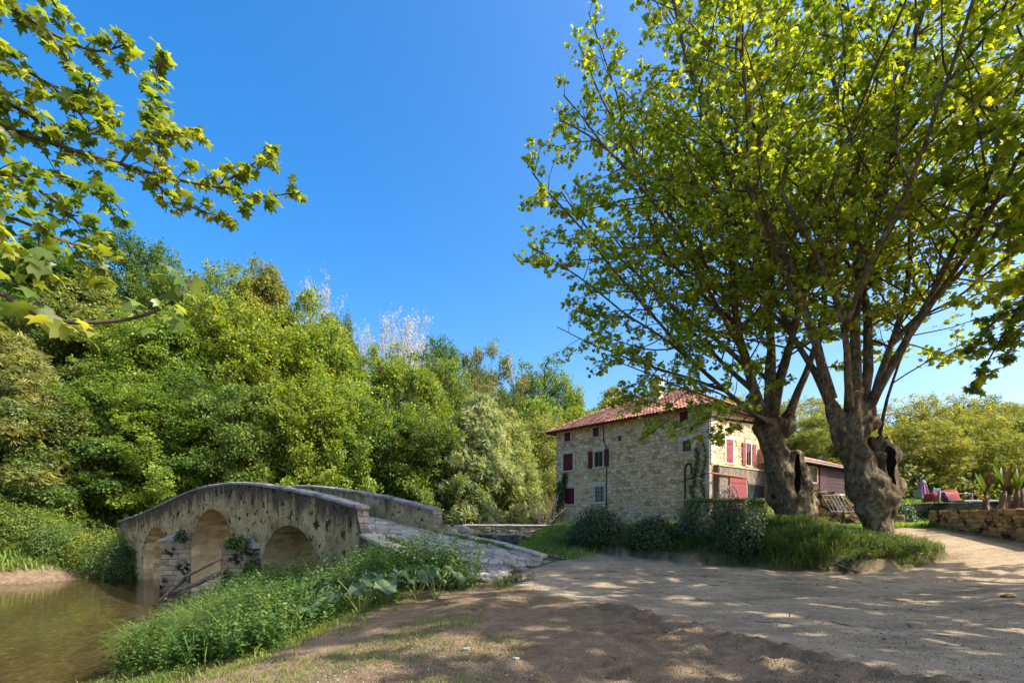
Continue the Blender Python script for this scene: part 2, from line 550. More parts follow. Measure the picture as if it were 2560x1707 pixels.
def ground_material():
    g = G('ground_soil')
    z = g.sep(g.attr('zone'))
    p = g.geo()
    big = g.noise(.9, 6, .6, vec=p)
    mid = g.noise(5, 6, .65, vec=p)
    fin = g.noise(38, 5, .7, vec=p)
    grit = g.voro(55, vec=p)
    gritc = g.voro(55, vec=p, out='Color')
    dirt = g.ramp(mid, [(.28, (.15, .096, .053)), (.5, (.255, .172, .098)), (.72, (.36, .258, .155))])
    dirt = g.mix(g.ramp(big, [(.4, 0), (.65, .55)]), dirt, (.37, .272, .168))
    gravel = g.ramp(g.sep(gritc)[0], [(0, (.235, .168, .1)), (.5, (.345, .255, .158)), (1, (.465, .36, .235))])
    gravel = g.mix(g.ramp(big, [(.42, 0), (.6, .75)]), gravel, (.375, .28, .172))
    gravel = g.mix(1.0, gravel, g.ramp(mid, [(.25, .72), (.75, 1.22)]), 'MULTIPLY')
    soil = g.ramp(mid, [(.3, (.06, .055, .025)), (.6, (.12, .12, .045)), (.8, (.2, .17, .09))])
    bed = g.ramp(g.noise(3.5, 7, .72, vec=p), [(.3, (.09, .058, .036)), (.5, (.2, .145, .09)), (.7, (.4, .33, .23))])
    bed = g.mix(1.0, bed, g.ramp(g.sep(g.voro(14, vec=p, out='Color'))[1], [(0, .6), (1, 1.3)]), 'MULTIPLY')
    c = g.mix(z[0], dirt, gravel)
    c = g.mix(z[1], c, soil)
    c = g.mix(z[2], c, bed)
    c = g.mix(1.0, c, g.ramp(fin, [(.25, .68), (.75, 1.25)]), 'MULTIPLY')
    track = g.noise(1.0, 4, .6, vec=g.scaled(p, (.55, 1.3, 1)))
    c = g.mix(z[0], c, g.mix(1.0, c, g.ramp(track, [(.36, .7), (.5, 1.0), (.64, 1.2)]), 'MULTIPLY'))
    h = g.math('ADD', g.math('MULTIPLY', mid, .5), g.math('ADD', g.math('MULTIPLY', fin, .5), g.math('MULTIPLY', grit, -.6)))
    return g.out(g.pbsdf(c, .95, g.bump(h, g.math('SUBTRACT', 1.0, g.math('MULTIPLY', z[0], .6)), .05), spec=.1))
MAT_GROUND = ground_material()
is_hill = (~is_road) & (~is_bed) & (s_ > 25)
tag(put('ground', submesh('ground', ~is_road & ~is_bed & ~is_hill), MAT_GROUND, smooth=True), kind='structure', label='brown earth and grassy ground beside the road and trees')
tag(put('road', submesh('road', is_road), MAT_GROUND, smooth=True), kind='structure', label='pale gravel track in dappled shade leading to the bridge')
tag(put('river_bed', submesh('river_bed', is_bed), MAT_GROUND, smooth=True), kind='structure', label='brown stony river bed seen through shallow water')
tag(put('hillside', submesh('hillside', is_hill), MAT_GROUND, smooth=True), kind='structure', label='wooded hillside rising behind the bridge')

# ------------------------------------------------------------------ river
def water_material():
    g = G('river_water')
    p = g.geo()
    n1 = g.noise(1.4, 3, .5, vec=g.scaled(p, (.6, 2.2, 1)))
    n2 = g.noise(6, 3, .55, vec=g.scaled(p, (.5, 2.0, 1)))
    nrm = g.bump(g.math('ADD', n1, g.math('MULTIPLY', n2, .3)), .085, .1)
    fr = g.n('ShaderNodeFresnel', {'IOR': 1.33}).outputs[0]
    tr = g.n('ShaderNodeBsdfTransparent', {'Color': (.72, .7, .54, 1)}).outputs[0]
    df = g.pbsdf((.16, .11, .05), .6, spec=0)
    body = g.n('ShaderNodeMixShader', {0: .1, 1: tr, 2: df}).outputs[0]
    gl = g.n('ShaderNodeBsdfGlossy', {'Color': (.95, .95, .95, 1), 'Roughness': .005, 'Normal': nrm}).outputs[0]
    return g.out(g.n('ShaderNodeMixShader', {0: fr, 1: body, 2: gl}).outputs[0])
sx, sy = [], []
wv_ = np.array([-60, -40, -25, -15, -8, -4, 0, 4, 10, 24, 60, 120])
rw = []
for s0, key in ((-30, 0), (1, 1)):
    pass
mbw = MB()
rows = []
for w0 in wv_:
    lo = float(np.interp(w0, [-60, -30, -15, -6.8, -5.5, 0, 4, 24, 120], [-20, -14, -9, -4, -2.5, 1.5, 0, 9, 51]))
    hi = float(np.interp(w0, [-60, -30, 4, 120], [30, 26, 27.5, 64]))
    rows.append([from_sw(lo + (hi - lo) * k / 6, w0) for k in range(7)])
for r in rows:
    for p in r: mbw.v.append((p[0], p[1], WATER_Z))
for i in range(len(rows) - 1):
    for k in range(6):
        a = i * 7 + k
        mbw.f.append((a + 7, a + 8, a + 1, a))
tag(mbw.build('river_water', water_material()), kind='structure', label='shallow brown river flowing under the bridge')

# ------------------------------------------------------------------ bridge
def bp(s, w, z):
    x, y = from_sw(s, w)
    return Vector((x, y, z))

def bridge_material(name, warm=1.0):
    g = G(name)
    p = g.geo()
    base = g.ramp(g.noise(1.1, 7, .68, vec=p), [(.3, (.3, .205, .095)), (.5, (.52, .375, .17)), (.7, (.64, .5, .27))])
    base = g.mix(1.0, base, g.ramp(g.noise(9, 6, .65, vec=p), [(.25, .6), (.75, 1.3)]), 'MULTIPLY')
    # vertical dark weathering runs below the coping
    h = g.attr('drop', 'Fac')
    runs = g.noise(1.0, 6, .7, vec=g.scaled(p, (3.2, 3.2, .28)))
    f = g.math('ADD', g.math('MULTIPLY', h, -.5), g.math('MULTIPLY', runs, 1.35))
    base = g.mix(g.ramp(f, [(.14, 0), (.46, .92)]), base, (.07, .056, .04))
    fine = g.noise(1.0, 5, .65, vec=g.scaled(p, (11, 11, .9)))
    base = g.mix(g.ramp(fine, [(.55, 0), (.7, .5)]), base, (.27, .235, .16))
    # black moss spots
    spots = g.noise(3.4, 4, .55, vec=p)
    base = g.mix(g.ramp(spots, [(.575, 0), (.63, .92)]), base, (.022, .022, .016))
    green = g.noise(.7, 5, .6, vec=p)
    base = g.mix(g.ramp(green, [(.55, 0), (.7, .55)]), base, (.07, .075, .025))
    n3 = g.noise(14, 6, .65, vec=p)
    return g.out(g.pbsdf(base, .95, g.bump(g.math('ADD', n3, g.math('ADD', g.math('MULTIPLY', spots, -1.0), g.math('MULTIPLY', g.noise(2.6, 6, .7, vec=p), 1.2))), 1.0, .07), spec=.1))
MAT_BRIDGE = bridge_material('weathered_render')
MAT_SOFFIT = stone_material('soffit_stone', [(0, (.38, .28, .14)), (.5, (.55, .42, .22)), (1, (.68, .56, .34))], 5, .9, (.2, .14, .07), (.52, .72), 2.5)  # golden and pale to stand in for sunlight reflected off the water
MAT_COPING = stone_material('coping_stone', [(0, (.2, .175, .15)), (.5, (.28, .25, .215)), (1, (.36, .33, .29))], 6, .6, (.05, .045, .035), (.52, .68), 2.2)
MAT_COBBLE = stone_material('paving_stone', [(0, (.26, .215, .17)), (.5, (.37, .315, .25)), (1, (.48, .42, .345))], 6, .6, (.14, .115, .085), (.56, .72), 2.5)
MAT_JOINT = plain_material('paving_joint_soil', (.1, .085, .06), .95, 12, .4, .05, .5)
MAT_BLOCK = stone_material('cutwater_stone', [(0, (.2, .155, .09)), (.5, (.28, .225, .135)), (1, (.36, .305, .2))], 5, .7, (.015, .014, .011), (.52, .58), 1.6)

ARCHES = [(2.67, 7.3, 1.29), (9.4, 14.4, 1.97), (16.7, 21.4, 1.05)]
SPRING = -.75
def intrados(s):
    for a, b, c in ARCHES:
        if a < s < b:
            m = (a + b) / 2; r = (b - a) / 2
            k = math.sqrt(max(0, 1 - ((s - m) / r) ** 2))
            spr = c - (b - a) / 2 * 1.02
            return spr + (c - spr) * k
    return None
bridge = empty('stone_bridge', bp(11, 1.7, -2.4))
tag(bridge, 'old humpbacked stone bridge with three arches crossing the shallow river', 'bridge')
# stations along the face
st = [-5.2]
x = -5.2
while x < 26.2:
    x += .3
    st.append(x)
for a, b, c in ARCHES:
    st = [q for q in st if not (a - .12 < q < b + .12)]
    m = (a + b) / 2; r = (b - a) / 2
    st += [a - .001, b + .001] + [m - r * math.cos(math.pi * k / 26) for k in range(1, 26)] + [a + .0005, b - .0005]
st = sorted(st)
for side, wv0, nm in ((0, 0.0, 'spandrel_wall'), (1, WIDTH, 'spandrel_wall')):
    vs, fs, drop = [], [], []
    K = 9
    for q in st:
        inside = intrados(q)
        top = float(_near(max(q, -5.3))) if q < .78 else float(par_top(q)) - .12
        if side == 1 and q < .4: top = float(_far(q))
        bot = inside if inside is not None else -3.0
        for k in range(K + 1):
            z = bot + (top - bot) * k / K
            jit = .018 * math.sin(q * 3.1 + z * 5.3) + .022 * mnoise.noise(Vector((q * 1.7, z * 1.9, side * 9)))
            vs.append(bp(q, wv0 + (jit if side == 0 else -jit), z))
            drop.append((float(par_top(q)) if q > .78 else top) - z)
    n = len(st)
    for i in range(n - 1):
        if st[i + 1] - st[i] < .0016: continue
        for k in range(K):
            a = i * (K + 1) + k
            f = (a, a + K + 1, a + K + 2, a + 1)
            fs.append(f if side == 1 else f[::-1])
    me = MB().add(vs, fs).mesh(nm)
    at = me.attributes.new('drop', 'FLOAT', 'POINT')
    at.data.foreach_set('value', np.array(drop, dtype=np.float32))
    put(nm, me, MAT_BRIDGE, bridge)
# barrels: rings of stones, each course its own strip
for a, b, c in ARCHES:
    mb = MB()
    m = (a + b) / 2; r = (b - a) / 2
    spr = c - (b - a) / 2 * 1.02
    prof = [(a, -3.0), (a, -2.2), (a, -1.6)] + [(m - r * math.cos(math.pi * k / 28), spr + (c - spr) * math.sin(math.pi * k / 28)) for k in range(29)] + [(b, -1.6), (b, -2.2), (b, -3.0)]
    for i in range(len(prof) - 1):
        (s0, z0), (s1, z1) = prof[i], prof[i + 1]
        w0 = .004
        while w0 < WIDTH - .01:
            w1 = min(WIDTH - .004, w0 + random.uniform(.35, .7))
            rr = random.uniform(0, .028)
            dm = Vector((m, 0)) - Vector(((s0 + s1) / 2, 0))
            cx, cz = m, max(spr, -1.0)
            def pt(s, w, z):
                vx, vz = cx - s, (cz - z) if z > spr else 0
                L = math.hypot(vx, vz) or 1
                return bp(s + vx / L * rr, w, z + vz / L * rr)
            mb.add([pt(s0, w0, z0), pt(s1, w0, z1), pt(s1, w1, z1), pt(s0, w1, z0)], [(0, 1, 2, 3)])
            w0 = w1
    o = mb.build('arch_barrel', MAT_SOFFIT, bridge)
# voussoir ring on the face that one sees: thin radial stones
for a, b, c in ARCHES:
    m = (a + b) / 2; r = (b - a) / 2
    spr = c - (b - a) / 2 * 1.02
    nst = 26
    for k in range(nst):
        t0 = math.pi * (k + .02) / nst; t1 = math.pi * (k + .98) / nst
        mb = MB()
        ro = 1 + .34 / r
        q = []
        for t, sc in ((t0, 1.0), (t1, 1.0), (t1, ro), (t0, ro)):
            q.append((m - r * sc * math.cos(t), spr + (c - spr) * sc * math.sin(t)))
        pr = -.022 - random.uniform(0, .006)
        vs = [bp(s, pr, z) for s, z in q] + [bp(s, .06, z) for s, z in q]
        mb.add(vs, [(3, 2, 1, 0), (0, 1, 5, 4), (1, 2, 6, 5), (2, 3, 7, 6), (3, 0, 4, 7)])
        me = mb.mesh('voussoir')
        at = me.attributes.new('drop', 'FLOAT', 'POINT')
        at.data.foreach_set('value', np.full(len(me.vertices), 1.0, dtype=np.float32))
        put('voussoir', me, MAT_BRIDGE, bridge)
# parapets with coping stones
for side in (0, 1):
    w0, w1 = (0.002, .45) if side == 0 else (WIDTH - .45, WIDTH - .002)
    s0 = .78 if side == 0 else .4
    ss = list(np.linspace(s0, 26.2, 70))
    vs, fs, drop = [], [], []
    K = 5
    for q in ss:
        zt = float(par_top(q)) - .11
        zb = float(_near(q)) - .25
        for w in (w0, w1):
            for k in range(K + 1):
                z = zb + (zt - zb) * k / K
                jit = .016 * mnoise.noise(Vector((q * 2.3, z * 3.1, w * 5)))
                vs.append(bp(q, w + (.001 if w == w0 else -.001) + jit * (0.5), z))
                drop.append(float(par_top(q)) - z + (.75 if side == 1 else 0.1))
    R = 2 * (K + 1)
    for i in range(len(ss) - 1):
        for k in range(K):
            a = i * R + k
            fs.append((a, a + 1, a + R + 1, a + R))
            a = i * R + K + 1 + k
            fs.append((a, a + R, a + R + 1, a + 1))
    for e in (0, (len(ss) - 1) * R):
        for k in range(K):
            f = (e + k, e + k + K + 1, e + k + K + 2, e + k + 1)
            fs.append(f if e == 0 else f[::-1])
    me = MB().add(vs, fs).mesh('parapet')
    at = me.attributes.new('drop', 'FLOAT', 'POINT')
    at.data.foreach_set('value', np.array(drop, dtype=np.float32))
    par = put('parapet', me, MAT_BRIDGE, bridge)
    q = s0 - .03
    while q < 26:
        L = random.uniform(.5, .95)
        q1 = min(q + L, 26.25)
        mb = MB()
        vs = []
        n = 3
        for k in range(n):
            ss_ = q + .006 + (q1 - q - .012) * k / (n - 1)
            zt = float(par_top(ss_)) + random.uniform(-.012, .012)
            for w, dz in ((w0 - .035, -.115), (w0 - .035, -.03), (w0 + .03, .0), (w1 - .03, .0), (w1 + .035, -.03), (w1 + .035, -.115)):
                vs.append(bp(ss_, w + random.uniform(-.006, .006), zt + dz))
        fs = []
        for k in range(n - 1):
            for j in range(6):
                a = k * 6 + j; c_ = k * 6 + (j + 1) % 6
                fs.append((a, c_, c_ + 6, a + 6))
        fs += [tuple(reversed(range(6))), tuple(range((n - 1) * 6, n * 6))]
        mb.add(vs, fs)
        mb.build('coping_stone', MAT_COPING, par)
        q = q1
# stones of the near parapet's end pillar
mb_par = [o for o in bridge.children if o.name.startswith('parapet')][0]
for (s0, w0, w1) in ((.78, 0, .45), (.4, WIDTH - .45, WIDTH)):
    z = float(_near(s0)) - .22
    top = float(par_top(s0)) - .13
    while z < top - .02:
        z1 = min(z + random.uniform(.14, .24), top)
        cut = random.uniform(.35, .65)
        for c0, c1 in ((0, cut), (cut, 1)):
            mb = MB()
            mb.frame_box(bp(s0, w0, 0), tuple(BN) + (0,), tuple(-BU) + (0,), (0, 0, 1), (w1 - w0) * c0 + .008, (w1 - w0) * c1 - .008, -.05, .03 + random.uniform(0, .015), z + .008, z1 - .008, .012)
            mb.build('stone', MAT_COPING, mb_par)
        z = z1
# deck bed and paving stones
mb = MB()
ss = np.linspace(-4.95, 26, 90)
ws = np.linspace(.0, WIDTH, 7)
vs = [bp(a, min(max(b, .02), WIDTH - .02), float(deck_z(a, b)) - .035) for a in ss for b in ws]
fs = [(i * 7 + j, (i + 1) * 7 + j, (i + 1) * 7 + j + 1, i * 7 + j + 1) for i in range(len(ss) - 1) for j in range(6)]
deck = mb.add(vs, fs).build('deck', MAT_JOINT, bridge)

def clip_half(poly, nx_, ny_, c):
    """keep the points with nx*x+ny*y <= c"""
    out = []
    n = len(poly)
    for i in range(n):
        a = poly[i]; b = poly[(i + 1) % n]
        da = nx_ * a[0] + ny_ * a[1] - c; db = nx_ * b[0] + ny_ * b[1] - c
        if da <= 0: out.append(a)
        if (da < 0) != (db < 0) and da != db:
            t = da / (da - db)
            out.append((a[0] + (b[0] - a[0]) * t, a[1] + (b[1] - a[1]) * t))
    return out

def area(poly):
    return .5 * sum(poly[i][0] * poly[(i + 1) % len(poly)][1] - poly[(i + 1) % len(poly)][0] * poly[i][1] for i in range(len(poly))) if len(poly) > 2 else 0

def cells(x0, x1, y0, y1, dx, dy, jit=.38, seed=1, brick=True):
    """Voronoi cells of jittered, staggered points, worked out in a space where a piece is about as wide as high"""
    r = random.Random(seed)
    X0, X1, Y0, Y1 = x0 / dx, x1 / dx, y0 / dy, y1 / dy
    pts = {}
    j0, j1 = int(math.floor(Y0)) - 1, int(math.ceil(Y1)) + 1
    i0, i1 = int(math.floor(X0)) - 1, int(math.ceil(X1)) + 1
    for j in range(j0, j1 + 1):
        for i in range(i0, i1 + 1):
            pts[(i, j)] = (i + .5 + (.5 * (j & 1) if brick else 0) + r.uniform(-jit, jit), j + .5 + r.uniform(-jit, jit))
    out = []
    for (i, j), p in pts.items():
        if not (X0 <= p[0] <= X1 and Y0 <= p[1] <= Y1): continue
        poly = [(X0, Y0), (X1, Y0), (X1, Y1), (X0, Y1)]
        for di in range(-2, 3):
            for dj in range(-2, 3):
                if di == 0 and dj == 0: continue
                q = pts.get((i + di, j + dj))
                if q is None: continue
                nx_, ny_ = q[0] - p[0], q[1] - p[1]
                poly = clip_half(poly, nx_, ny_, (q[0] ** 2 + q[1] ** 2 - p[0] ** 2 - p[1] ** 2) / 2)
                if len(poly) < 3: break
        if len(poly) >= 3:
            pl = [(a * dx, b * dy) for a, b in poly]
            # drop edges too short to matter
            cl = [q for k, q in enumerate(pl) if math.hypot(q[0] - pl[k - 1][0], q[1] - pl[k - 1][1]) > .02]
            if len(cl) >= 3 and area(cl) > .004: out.append(cl)
    return out

def inset(poly, d):
    out = list(poly)
    n = len(poly)
    for i in range(n):
        a = poly[i]; b = poly[(i + 1) % n]
        ex, ey = b[0] - a[0], b[1] - a[1]
        L = math.hypot(ex, ey)
        if L < 1e-6: continue
        nx_, ny_ = ey / L, -ex / L
        out = clip_half(out, nx_, ny_, nx_ * a[0] + ny_ * a[1] - d)
        if len(out) < 3: return []
    return out

def stone_geo(poly, joint, depth, bev, to3d):
    """one stone: foot outline, shoulder outline and a slightly domed face"""
    p0 = inset(poly, joint)
    if len(p0) < 3 or area(p0) < .003: return None
    c = (sum(p[0] for p in p0) / len(p0), sum(p[1] for p in p0) / len(p0))
    n = len(p0)
    k = min(.4, bev / max(.05, math.sqrt(area(p0)) * .5))
    p2 = [(c[0] + (p[0] - c[0]) * (1 - k), c[1] + (p[1] - c[1]) * (1 - k)) for p in p0]
    vs = [to3d(p[0], p[1], -.03) for p in p0] + [to3d(p[0], p[1], depth * .62 + random.uniform(-.004, .004)) for p in p0] + [to3d(p[0], p[1], depth + random.uniform(-.006, .006)) for p in p2]
    fs = []
    for i in range(n):
        j = (i + 1) % n
        fs.append((i, j, n + j, n + i)); fs.append((n + i, n + j, 2 * n + j, 2 * n + i))
    fs.append(tuple(range(2 * n, 3 * n)))
    return vs, fs

def deck3(s, w, d):
    return bp(s, w, float(deck_z(s, w)) - .02 + d)
for pl in cells(-4.85, 5.2, .58, 2.92, .44, .36, .36, 5):
    g_ = stone_geo(pl, .014, random.uniform(.012, .035), .03, deck3)
    if g_: MB().add(*g_).build('paving_stone', MAT_COBBLE, deck)
# kerb slabs along both edges
for (wa, wb, f, s_start) in ((.0, .56, 1, -4.95), (2.94, 3.34, 1, -4.4)):
    s0 = s_start
    while s0 < .7:
        s1 = min(s0 + random.uniform(.7, 1.35), .76 if wa < 1 else .38)
        if s1 - s0 < .2: break
        o_ = random.uniform(0, .02)
        pl = [(s0, wa - (.03 if wa < 1 else 0)), (s1, wa - (.03 if wa < 1 else 0)), (s1, wb + random.uniform(-.03, .03)), (s0, wb)]
        def up3(s, w, d, o_=o_):
            return bp(s, w, float(deck_z(max(-5.2, s), w)) + (.045 if wa > 1 else .012) + o_ + d - (.06 if d < 0 else .03))
        # subdivide along s so that the slab follows the slope
        g_ = stone_geo(pl, .01, .035, .03, up3)
        if g_: MB().add(*g_).build('kerb_stone', MAT_COBBLE, deck)
        s0 = s1
# cutwaters of coursed blocks
def cutwater(sc, half, nose, ztop, apex, broken):
    core = MB()
    base = [(sc - half, 0), (sc, -nose), (sc + half, 0)]
    vs = [bp(a, b * .94 + .03, -3) for a, b in base] + [bp(a, b * .94 + .03, ztop) for a, b in base]
    core.add(vs, [(0, 1, 4, 3), (1, 2, 5, 4), (3, 4, 5)])
    cw = core.build('cutwater', MAT_BLOCK, bridge)
    z = -2.9
    while z < ztop - .02:
        h = random.uniform(.22, .32)
        z1 = min(z + h, ztop)
        for (a, b) in ((base[0], base[1]), (base[1], base[2])):
            e = Vector((b[0] - a[0], b[1] - a[1]))
            L = e.length; e.normalize()
            pos = 0
            off = random.uniform(.1, .4)
            while pos < L - .02:
                p1 = min(pos + (off if pos == 0 else random.uniform(.3, .6)), L)
                if L - p1 < .12: p1 = L
                ex = bp(a[0] + e.x, a[1] + e.y, 0) - bp(a[0], a[1], 0)
                ey = Vector((ex.y, -ex.x, 0)).normalized()
                if (bp(a[0], a[1] - 1, 0) - bp(a[0], a[1], 0)).dot(ey) < 0: ey = -ey
                pr = random.uniform(.0, .03)
                MB().frame_box(bp(a[0], a[1], 0), ex, ey, (0, 0, 1), pos + .007, p1 - .007, -.1, .015 + pr, z + .007, z1 - .007, .015).build('block', MAT_BLOCK, cw)
                pos = p1
        z = z1
    cap = MB()
    if not broken:
        vs = [bp(sc - half - .05, .02, ztop + .003), bp(sc, -nose - .07, ztop + .003), bp(sc + half + .05, .02, ztop + .003), bp(sc, .03, apex), bp(sc - half - .05, .02, ztop + .07), bp(sc, -nose - .07, ztop + .07), bp(sc + half + .05, .02, ztop + .07)]
        cap.add(vs, [(0, 1, 5, 4), (1, 2, 6, 5), (4, 5, 3), (5, 6, 3), (2, 1, 0)])
    else:
        N = 9
        vs, fs = [], []
        for i in range(N):
            for j in range(N):
                u = i / (N - 1); v = j / (N - 1)
                s = sc - half + 2 * half * u
                wn = -nose * (1 - abs(2 * u - 1))
                w = wn * v + .05 * (1 - v)
                z = ztop - .03 + (apex - ztop) * (1 - v * .85) * (1 - .5 * abs(2 * u - 1)) + .13 * mnoise.noise(Vector((u * 4, v * 4, 2.2)))
                if j == N - 1: z = ztop - .06
                vs.append(bp(s, w, z)); 
        fs = [(i * N + j, i * N + j + 1, (i + 1) * N + j + 1, (i + 1) * N + j) for i in range(N - 1) for j in range(N - 1)]
        cap.add(vs, fs)
    cap.build('cutwater_cap', MAT_COPING, cw)
cutwater(15.5, 1.05, .95, .42, 1.0, False)
cutwater(8.4, 1.1, 1.0, .35, .85, True)

# ------------------------------------------------------------------ stone house
HP = Vector((12.0, 31.0, 0))
HA_ = Vector((-.645, .764, 0)); HB_ = Vector((.764, .645, 0))
NA = Vector((-.764, -.645, 0)); NB = Vector((.645, -.764, 0))
UP = Vector((0, 0, 1))
LA, LB = 13.1, 8.6
ZG, ZE = .6, 8.5
def fa(t, z, d=0): return HP + HA_ * t + NA * d + UP * z
def fb(t, z, d=0): return HP + HB_ * t + NB * d + UP * z
def on_a(px, py):
    r = (px - CX) / FPX
    t = (12 - 31 * r) / (.645 + .764 * r)
    return t, EYE - (py - HY) / FPX * (31 + .764 * t)
def on_b(px, py):
    r = (px - CX) / FPX
    t = (31 * r - 12) / (.764 - .645 * r)
    return t, EYE - (py - HY) / FPX * (31 + .645 * t)
def rect(on, x0, y0, x1, y1):
    a = on(x0, y0); b = on(x0, y1); c = on(x1, y0); d = on(x1, y1)
    ts = sorted(((a[0] + b[0]) / 2, (c[0] + d[0]) / 2))
    return ts[0], ts[1], (b[1] + d[1]) / 2, (a[1] + c[1]) / 2

MAT_MORTAR = plain_material('lime_mortar', (.33, .25, .15), .95, 6, .35, .05, .6)
MAT_RUBBLE = stone_material('rubble_stone', [(0, (.35, .255, .15)), (.25, (.52, .4, .23)), (.5, (.61, .5, .31)), (.72, (.56, .41, .21)), (.9, (.67, .58, .39)), (1, (.45, .29, .14))], 5, .7)
MAT_DRESSED = stone_material('dressed_stone', [(0, (.42, .385, .33)), (1, (.52, .485, .42))], 4, .4)
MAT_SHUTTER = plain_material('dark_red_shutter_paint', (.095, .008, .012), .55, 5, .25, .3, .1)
MAT_SHUTTER_SUN = plain_material('sunlit_pink_red_paint', (.25, .055, .06), .6, 5, .2, .3, .1)  # shutter red made paler and pinker, sunlight put into the colour
MAT_TILE = stone_material('clay_tile', [(0, (.22, .095, .06)), (.3, (.32, .145, .095)), (.7, (.39, .185, .125)), (1, (.46, .27, .19))], 7, .4, (.12, .1, .08), (.56, .75), 1.5)
MAT_WOODRED = plain_material('oxblood_timber', (.075, .011, .012), .6, 5, .3, .3, .1)
MAT_FRAME = plain_material('window_frame_wood', (.22, .15, .1), .6, 8, .25, .3, .1)
def glass_material():
    g = G('window_glass')
    return g.out(g.pbsdf((.012, .014, .014), .04, spec=.6))
MAT_GLASS = glass_material()
MAT_IRON = plain_material('dark_iron', (.03, .028, .028), .6, 14, .4, .4, .2)
MAT_RUST = plain_material('rust_red_steel', (.34, .1, .055), .75, 12, .35, .2, .3)
MAT_CONCRETE = plain_material('stained_render', (.2, .155, .12), .95, 3, .5, .1, .5)
MAT_BOARD = plain_material('grey_weathered_board', (.2, .165, .13), .9, 6, .45, .1, .4)

house = empty('stone_house', fa(6, ZG))
tag(house, 'three storey rubble stone mill house with dark red shutters and tiled hip roof', 'house')
openings_a = dict(
    attic1=rect(on_a, 1412, 1081, 1427, 1103), attic2=rect(on_a, 1483, 1069, 1498, 1091), hole=rect(on_a, 1546, 1089, 1553, 1102), attic3=rect(on_a, 1700, 1029, 1721, 1056),
    first1=rect(on_a, 1409, 1134, 1433, 1176), first2=rect(on_a, 1487, 1128, 1508, 1167), first3=rect(on_a, 1708, 1101, 1729, 1128),
    low1=rect(on_a, 1413, 1220, 1437, 1260), low2=rect(on_a, 1487, 1215, 1511, 1255))
openings_b = dict(up1=rect(on_b, 1814, 1099, 1831, 1157), up2=rect(on_b, 1864, 1114, 1876, 1165), up3=rect(on_b, 1902, 1133, 1916, 1170))
for k_, (a0, a1, zz0, zz1) in list(openings_b.items()):     # the three stand at one height
    openings_b[k_] = (a0, a1, openings_b['up1'][2], openings_b['up1'][3])

core = MB()
core.add([fa(0, ZG - 2), fa(LA, ZG - 2), fa(LA, ZG - 2, -LB), fa(0, ZG - 2, -LB), fa(0, ZE), fa(LA, ZE), fa(LA, ZE, -LB), fa(0, ZE, -LB)],
         [(0, 1, 5, 4), (1, 2, 6, 5), (2, 3, 7, 6), (3, 0, 4, 7), (4, 5, 6, 7)])
hwall = core.build('wall', MAT_MORTAR, house)
stones = []
def face_stones(L, z0, z1, opens, to3, dx, dy, seed, pad=.0):
    for pl in cells(0, L, z0, z1, dx, dy, .4, seed):
        for (a0, a1, b0, b1) in opens:
            xs = [p[0] for p in pl]; ys = [p[1] for p in pl]
            if max(xs) < a0 or min(xs) > a1 or max(ys) < b0 or min(ys) > b1: continue
            best = max((clip_half(pl, 1, 0, a0), clip_half(pl, -1, 0, -a1), clip_half(pl, 0, 1, b0), clip_half(pl, 0, -1, -b1)), key=lambda q: abs(area(q)))
            pl = best
            if len(pl) < 3: break
        if len(pl) < 3 or area(pl) < .008: continue
        g_ = stone_geo(pl, .012, random.uniform(.02, .055), .03, to3)
        if g_: stones.append((area(pl), g_))
def grow(r, m): return (r[0] - m, r[1] + m, r[2] - m, r[3] + m)
oa = [grow(r, .13) for k, r in openings_a.items() if k != 'hole'] + [openings_a['hole']]
ob = [grow(r, .13) for r in openings_b.values()] + [(0, LB, ZG - 1, 4.72)]
face_stones(LA, ZG - .4, ZE - .02, oa, lambda x, y, d: fa(x, y, d), .4, .235, 11)
n_a = len(stones)
face_stones(LB, 4.6, ZE - .02, ob, lambda x, y, d: fb(x, y, d), .36, .22, 12)
stones.sort(key=lambda q: -q[0])
for ar, g_ in stones[:300]:
    MB().add(*g_).build('stone', MAT_RUBBLE, hwall)
rest = MB()
for ar, g_ in stones[300:]: rest.add(*g_)
tag(rest.build('rubble_stones', MAT_RUBBLE, hwall), kind='stuff')
# the sloping stone buttress at the river corner
but = MB()
but.add([fa(LA - .9, ZG - 2.6, .0), fa(LA + .5, ZG - 2.6, .0), fa(LA + .5, ZG - 2.6, .75), fa(LA - .9, ZG - 2.6, .75), fa(LA - .6, 3.6, .0), fa(LA + .02, 3.6, .0), fa(LA + .02, 3.6, .1), fa(LA - .6, 3.6, .1)],
        [(0, 1, 5, 4), (1, 2, 6, 5), (2, 3, 7, 6), (3, 0, 4, 7), (4, 5, 6, 7)])
butt = but.build('buttress', MAT_MORTAR, house)
def but3(x, y, d):
    k = max(0, min(1, (3.6 - y) / (3.6 - ZG + 2.6)))
    return fa(LA - .6 - .3 * k + (x) * (.62 + .78 * k), y, .1 + .65 * k + d)
for pl in cells(0, 1, ZG - 1.8, 3.6, .36, .22, .35, 14):
    g_ = stone_geo(pl, .014, random.uniform(.02, .05), .03, but3)
    if g_: MB().add(*g_).build('stone', MAT_RUBBLE, butt)
# corner quoins
for k in range(20):
    z = ZG + .2 + k * .4
    if z > ZE - .3: break
    la, lb = (.55, .3) if k & 1 else (.3, .55)
    for fn, L, lo in ((fa, la, 0), (fb, lb, 0)):
        if fn is fb and z < 4.8: continue
        q = MB()
        o0 = fn(0, 0); ex = HA_ if fn is fa else HB_; ey = NA if fn is fa else NB
        q.frame_box(o0, ex, ey, UP, .0 if fn is fa else .01, L, -.02, .06, z + .01, z + .385, .012).build('quoin', MAT_DRESSED, hwall)

